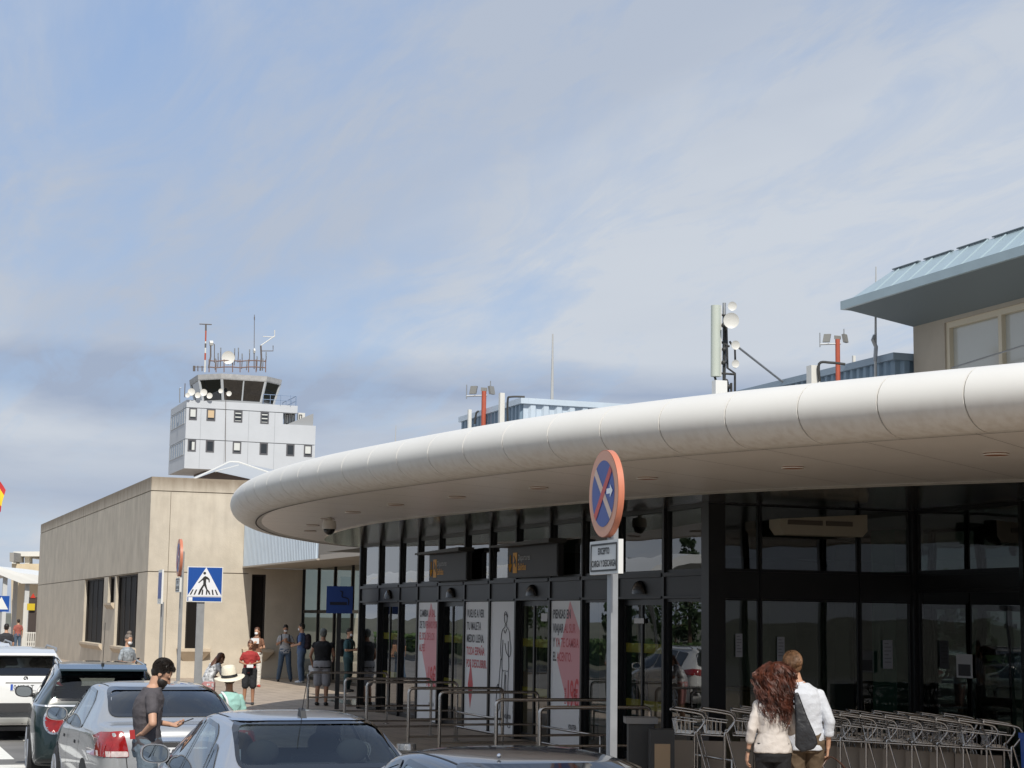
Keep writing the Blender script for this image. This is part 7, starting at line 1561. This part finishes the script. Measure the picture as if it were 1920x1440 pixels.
# 10 man in black sleeveless top and cap seen from behind
pose = dict(girth=1.16, sR=(0.195, 0, 1.39), sL=(-0.195, 0, 1.39), eR=(0.26, 0.03, 1.14), wR=(0.2, 0.22, 1.05), eL=(-0.29, 0.0, 1.13), wL=(-0.27, 0.14, 0.93), cL=0.9, pL=(1, 0, 0))
e, V, hp, ell, S = person('stocky man in a black sleeveless top, grey cap and grey shorts seen from behind', at(606, 42.6), dirn(0.12, 1), 1.80, pose,
    (cloth('black vest', (0.012, 0.012, 0.014)), 0.12, 0.86, 0.022), (cloth('grey shorts', (0.30, 0.30, 0.32)), 0.95, 0.035, 'shorts'), blk, ('cap', cloth('grey cap', (0.16, 0.17, 0.16))), skn=skin2, vox=0.013, eyes=False)
held(e, 'paper_bag', V['wL']+Vector((-0.01, 0.05, -0.10)), (1, 0, 0), (0, 1, 0), (0, 0, 1), (0.17, 0.06, 0.14), maskw, 'white packet in the left hand of the stocky man', 'bag')
# 11 man near the side glazing
pose = dict(pitch=R(8), yaw=R(-20), eR=(0.24, 0.0, 1.15), wR=(0.14, 0.2, 1.16), eL=(-0.24, 0.0, 1.15), wL=(-0.12, 0.2, 1.18))
e, V, hp, ell, S = person('man in a teal shirt with a dark pack near the side glazing', at(654, 50.5), dirn(0.8, -0.2), 1.76, pose,
    (cloth('teal shirt', (0.05, 0.12, 0.14)), 0.7, 0.80, 0.025), (cloth('teal trousers', (0.03, 0.07, 0.08)), 2.0, 0.014), blk, ('short', dk_hair), vox=0.018); mask(e, ell, maskw)
backpack(e, S, cloth('black cloth', (0.012, 0.012, 0.014)), 'black backpack on the man in teal near the glazing')
# ------------------------------------------------------------------ far left: flag, walkway canopy, car park building
b = pD(-75, 1100, 45); fl = empty('flag_pole', (b.x, b.y, 0), 0, 'tall white flag pole just outside the left edge carrying the red and yellow flag', 'pole')
mb = MB(); mb.tube([(0, 0, 0), (0, 0, 6.15)], [0.05, 0.03], 10); mb.build('pole', wht, fl, world=False, smooth=40)
fg = empty('flag', (b.x, b.y, 5.75), 0, 'red and yellow striped flag hanging at the left edge of the frame', 'flag')
def flagpt(u, v):   # u along the fly, v down the hoist; drooping
    x = u*0.98; z = -v*0.95*(1-0.42*u) - 1.05*u**1.3 + 0.0; y = 0.07*math.sin(u*9+v*3)*u
    return _r0*(x*(1-0.08*v)) + Vector((_f.x, _f.y, 0))*y + Vector((0, 0, z+0.35))
for v0, v1, m in ((0, 0.25, mat('flag red', (0.50, 0.03, 0.03), 0.8)), (0.25, 0.75, mat('flag yellow', (0.75, 0.55, 0.03), 0.8)), (0.75, 1.0, mat('flag red', (0.5, 0.03, 0.03)))):
    mb = MB(); n = 16; vs = [flagpt(i/n, v0+(v1-v0)*j/4) for j in range(5) for i in range(n+1)]
    mb.add(vs, [(j*(n+1)+i, j*(n+1)+i+1, (j+1)*(n+1)+i+1, (j+1)*(n+1)+i) for j in range(4) for i in range(n)]); mb.build('stripe', m, fg, world=False, smooth=60)
D = 101.0
wc = empty('walkway_canopy', pD(20, 1200, D), 0, 'white folded walkway canopy on pale posts at the far left', 'canopy')
def Q(x, y, d=D): return pD(x, y, d)
mb = MB()
fr0 = [Q(-120, 1070), Q(-30, 1059), Q(0, 1063), Q(36, 1074), Q(77, 1079)]; fr1 = [Q(77, 1094), Q(40, 1094), Q(0, 1078), Q(-30, 1070), Q(-120, 1082)]
bk = Vector((_f.x, _f.y, 0))*9
poly = fr0+fr1; n = len(poly); mb.add(poly+[p+bk for p in poly], [tuple(range(n)), tuple(reversed(range(n, 2*n)))]+[(i, (i+1) % n, n+(i+1) % n, n+i) for i in range(n)])
mb.build('roof', mat('canopy white sheet', (0.74, 0.74, 0.72), 0.5), wc)
for x, dd in ((46, 0.5), (24, 4), (4, 0.5), (-40, 0.5)):
    p = Q(x, 1200, D+dd); t = Q(x, 1088 if x > 20 else 1076, D+dd); mb = MB(); mb.box((p.x-0.12, p.y-0.12, 0), (p.x+0.12, p.y+0.12, t.z)); mb.build('post', mat('pale post', (0.55, 0.56, 0.56), 0.6), wc)
p = Q(44.5, 1200, D-1.5); t = Q(44.5, 1130, D-1.5); mb = MB(); mb.box((p.x-0.1, p.y-0.1, 0), (p.x+0.1, p.y+0.1, t.z)); tag(mb.build('marker_post', wht), 'bright white post standing before the walkway canopy', 'post')
cp = empty('car_park_building', Q(50, 1200, 150), 0, 'cream open framed building beyond the walkway canopy', 'building')
crm = mat('cream concrete', (0.62, 0.52, 0.36), 0.8, var=0.1, vscale=1); d2 = 150
def qbox(mb, x0, y0, x1, y1, d, dep): a = Q(x0, y0, d); c = Q(x1, y1, d); mb.add([a, Q(x1, y0, d), c, Q(x0, y1, d)]+[v+Vector((_f.x, _f.y, 0))*dep for v in (a, Q(x1, y0, d), c, Q(x0, y1, d))], [(0, 1, 2, 3), (7, 6, 5, 4), (0, 4, 5, 1), (1, 5, 6, 2), (2, 6, 7, 3), (3, 7, 4, 0)])
mb = MB(); qbox(mb, 25, 1034, 120, 1043, d2, 12); mb.build('roof', wht, cp)
mb = MB(); qbox(mb, 22, 1057, 120, 1071, d2-1, 10); mb.build('deck', crm, cp)
for x in (22, 46, 90): mb = MB(); qbox(mb, x, 1043.2, x+9, 1056.8, d2+0.5, 1.0); mb.build('column', wht, cp)
mb = MB(); qbox(mb, 21, 1071.2, 120, 1200, d2+4, 5); mb.build('wall', mat('cream wall', (0.50, 0.43, 0.32), 0.8), cp)
mb = MB(); qbox(mb, 18, 1036, 26, 1053, d2-2, 3); mb.build('stair_block', mat('grey concrete', (0.3, 0.29, 0.27), 0.8), cp)
# ticket pillar, sign, people by the walkway
tp = empty('ticket_pillar', Q(60, 1200, 99), 0, 'dark brown pillar with a yellow box beside the concrete block', 'pillar')
mb = MB(); mb.box((-0.25, -0.2, 0), (0.25, 0.2, 2.9)); mb.v = [(x, y, z-Q(60, 1200, 99).z) for x, y, z in mb.v]; mb.build('body', mat('dark brown metal', (0.06, 0.045, 0.04), 0.5), tp, world=False)
a = Q(58, 1138, 98.7); mb = MB(); mb.box((a.x-0.2, a.y-0.05, a.z-0.18), (a.x+0.2, a.y+0.05, a.z+0.18)); mb.build('yellow_box', mat('yellow box', (0.62, 0.45, 0.02), 0.5), tp)
a = Q(62, 1117, 98.8); mb = MB(); mb.prism([(a.x-0.14, a.z-0.12), (a.x+0.14, a.z-0.12), (a.x, a.z+0.14)], a.y-0.04, a.y, 'y'); tag(mb.build('warning_sign', red), 'small red triangular sign above the brown pillar', 'sign')
a = Q(2, 1132, 66); cs = empty('crossing_sign', (a.x, a.y, 0), 0, 'far small blue crossing sign cut by the left edge', 'traffic sign')
mb = MB(); mb.box((-0.28, -0.02, a.z-0.28), (0.28, 0.0, a.z+0.28)); mb.build('sign_panel', mat('sign bright blue', (0.01, 0.075, 0.34)), cs, world=False)
mb = MB(); mb.prism([(-0.25, a.z-0.2), (0.25, a.z-0.2), (0, a.z+0.25)], -0.026, -0.022, 'y'); mb.build('triangle', white, cs, world=False)
mb = MB(); mb.box((-0.05, 0.002, 0), (0.05, 0.06, a.z+0.2)); mb.build('pole', galv, cs, world=False)
fe = empty('railing', Q(56, 1203, 98), 0, 'short white railing at the foot of the brown pillar', 'railing')
mb = MB(); a = Q(46, 1200, 98); c = Q(70, 1200, 98)
for k in range(7): q = a.lerp(c, k/6); mb.box((q.x-0.03, q.y-0.03, 0), (q.x+0.03, q.y+0.03, 1.05))
mb.box((a.x-0.02, a.y-0.04, 0.5), (c.x+0.02, a.y-0.02, 0.56)); mb.tube([(a.x, a.y, 1.0), (c.x, c.y, 1.0)], 0.03, 6); mb.tube([(a.x, a.y, 0.3), (c.x, c.y, 0.3)], 0.03, 6); mb.build('bars', wht, fe)
for x, dd, col, lab in ((11, 58, (0.03, 0.03, 0.035), 'person in black by the left edge near the far blue sign'), (33, 96, (0.32, 0.10, 0.08), 'distant person in a rust top between the walkway posts')):
    person(lab, at(x, dd), dirn(-0.4, 0.9), 1.72, dict(), (cloth('cloth %d' % x, col), 0.7, 0.88, 0.02), (jeans, 2.0, 0.01), blk, ('short', dk_hair), vox=0.02, eyes=False)
# blue recycling bin clipped by the right edge
a = pD(1955, 1352, 19.6); bb = empty('recycling_bin', (a.x, a.y, 0), R(-20), 'blue bin cut by the right edge beside the last trolley', 'bin')
mb = MB(); mb.prism([(-0.16, 0.0), (0.16, 0.0), (0.19, 0.92), (-0.19, 0.92)], -0.18, 0.18, 'y'); mb.build('body', mat('bin blue', (0.02, 0.10, 0.45), 0.4), bb, world=False)
mb = MB(); mb.box((-0.2, -0.2, 0.922), (0.2, 0.2, 0.98)); mb.build('lid', mat('bin blue', (0.02, 0.10, 0.45)), bb, world=False)

# ------------------------------------------------------------------ across the road: what the glass reflects
leafd = mat('conifer green', (0.035, 0.065, 0.025), 0.7, var=0.5, vscale=3); leafm = mat('leaf green', (0.06, 0.105, 0.03), 0.7, var=0.5, vscale=3); bark = mat('bark', (0.10, 0.07, 0.05), 0.9, var=0.2, vscale=5)
def tree(x, y, H, Rr, conic, label, seed):
    rn = random.Random(seed); e = empty('conifer_tree' if conic else 'broadleaf_tree', (x, y, -0.135), 0, label, 'tree', 'trees across the road')
    mb = MB(); mb.tube([(0, 0, 0), (0.05, 0, H*0.4), (0, 0.05, H*0.85)], [0.16, 0.12, 0.04], 8)
    for k in range(6): a = rn.uniform(0, 6.28); z = H*rn.uniform(0.3, 0.7); mb.tube([(0, 0, z), (Rr*0.6*math.cos(a), Rr*0.6*math.sin(a), z+H*0.12)], [0.05, 0.02], 5)
    mb.build('trunk', bark, e, world=False)
    mb = MB(); cl = []
    for k in range(42):
        z = rn.uniform(0.14 if conic else 0.32, 0.98); w = (1-z)*1.05+0.04 if conic else math.sqrt(max(0.02, 1-((z-0.62)/0.40)**2)); a = rn.uniform(0, 6.28); r = Rr*w*rn.uniform(0.35, 1.0); cl.append((r*math.cos(a), r*math.sin(a), z*H, Rr*rn.uniform(0.18, 0.34)*(0.5+w*0.5)))
    for cx_, cy_, cz_, cr in cl:
        for j in range(60):
            v = Vector((rn.gauss(0, 1), rn.gauss(0, 1), rn.gauss(0, 0.8))); v = v.normalized()*cr*rn.uniform(0.4, 1.1)+Vector((cx_, cy_, cz_)); s_ = rn.uniform(0.07, 0.15); u = Vector((rn.uniform(-1, 1), rn.uniform(-1, 1), rn.uniform(-1, 1))).normalized(); w_ = u.orthogonal().normalized()
            mb.add([v-u*s_, v+w_*s_*0.6, v+u*s_, v-w_*s_*0.6], [(0, 1, 2, 3)])
    mb.build('crown', leafd if conic else leafm, e, world=False)
T = [(-20, 86, 7.2, 1.5, 1), (-21.5, 79, 5.6, 0.8, 1), (-22, 92, 5.2, 2.4, 0), (-18, 68, 4.6, 2.2, 0), (-24, 104, 6.5, 1.2, 1), (-17, 58, 5.0, 2.4, 0), (-19, 48, 6.2, 1.1, 1), (-16, 40, 4.8, 2.2, 0), (-22, 116, 5.5, 2.6, 0), (-18, 30, 5.2, 2.3, 0), (-15, 20, 5.8, 1.2, 1), (-17, 10, 5.0, 2.5, 0)]
nmz = ['nearest the shelter', 'slim one north', 'bushy one north', 'low round one', 'tall slim far', 'round one mid row', 'pointed one mid row', 'round one south', 'farthest round', 'round one opposite the doors', 'pointed one opposite the trolleys', 'southernmost round']
for k, (x, y, H, Rr, c) in enumerate(T): tree(x, y, H, Rr, c, '%s tree across the road, seen only in the glass, %s' % ('dark conifer' if c else 'green broadleaf', nmz[k]), k)
hd_ = empty('hedge', (-13, 60, -0.135), 0, 'clipped green hedge across the road seen in the glass', 'hedge'); rn = random.Random(9); mb = MB()
for k in range(9000):
    v = Vector((rn.uniform(-0.5, 0.5), rn.uniform(-60, 60), rn.uniform(0.05, 1.25))); s_ = 0.13; u = Vector((rn.uniform(-1, 1), rn.uniform(-1, 1), rn.uniform(-1, 1))).normalized(); w_ = u.orthogonal().normalized(); mb.add([v-u*s_, v+w_*s_, v+u*s_, v-w_*s_], [(0, 1, 2, 3)])
mb.build('foliage', leafm, hd_, world=False); m = MB(); m.box((-0.3, -60, 0), (0.3, 60, 1.05)); m.build('core', leafd, hd_, world=False)
for k, y in enumerate((64, 74, 84, 94, 104)):
    e = empty('parking_shelter', (-7.5, y, -0.125), 0, ['nearest', 'second', 'third', 'fourth', 'farthest'][k]+' white arched parking shelter across the road, seen in the glass', 'shelter', 'parking shelters across the road')
    mb = MB(); pts = [(-2.4+4.8*t/10, 3.9+0.9*math.sin(math.pi*t/10)) for t in range(11)]; mb.prism(pts+[(a, b-0.35) for a, b in reversed(pts)], -4.6, 4.6, 'y'); mb.build('roof', mat('shelter white', (0.72, 0.73, 0.73), 0.5), e, world=False)
    for yy in (-4.2, 4.2):
        mb = MB(); mb.tube([(-2.0, yy, 0), (-2.0, yy, 3.7)], 0.09, 8); mb.build('post', wht, e, world=False)
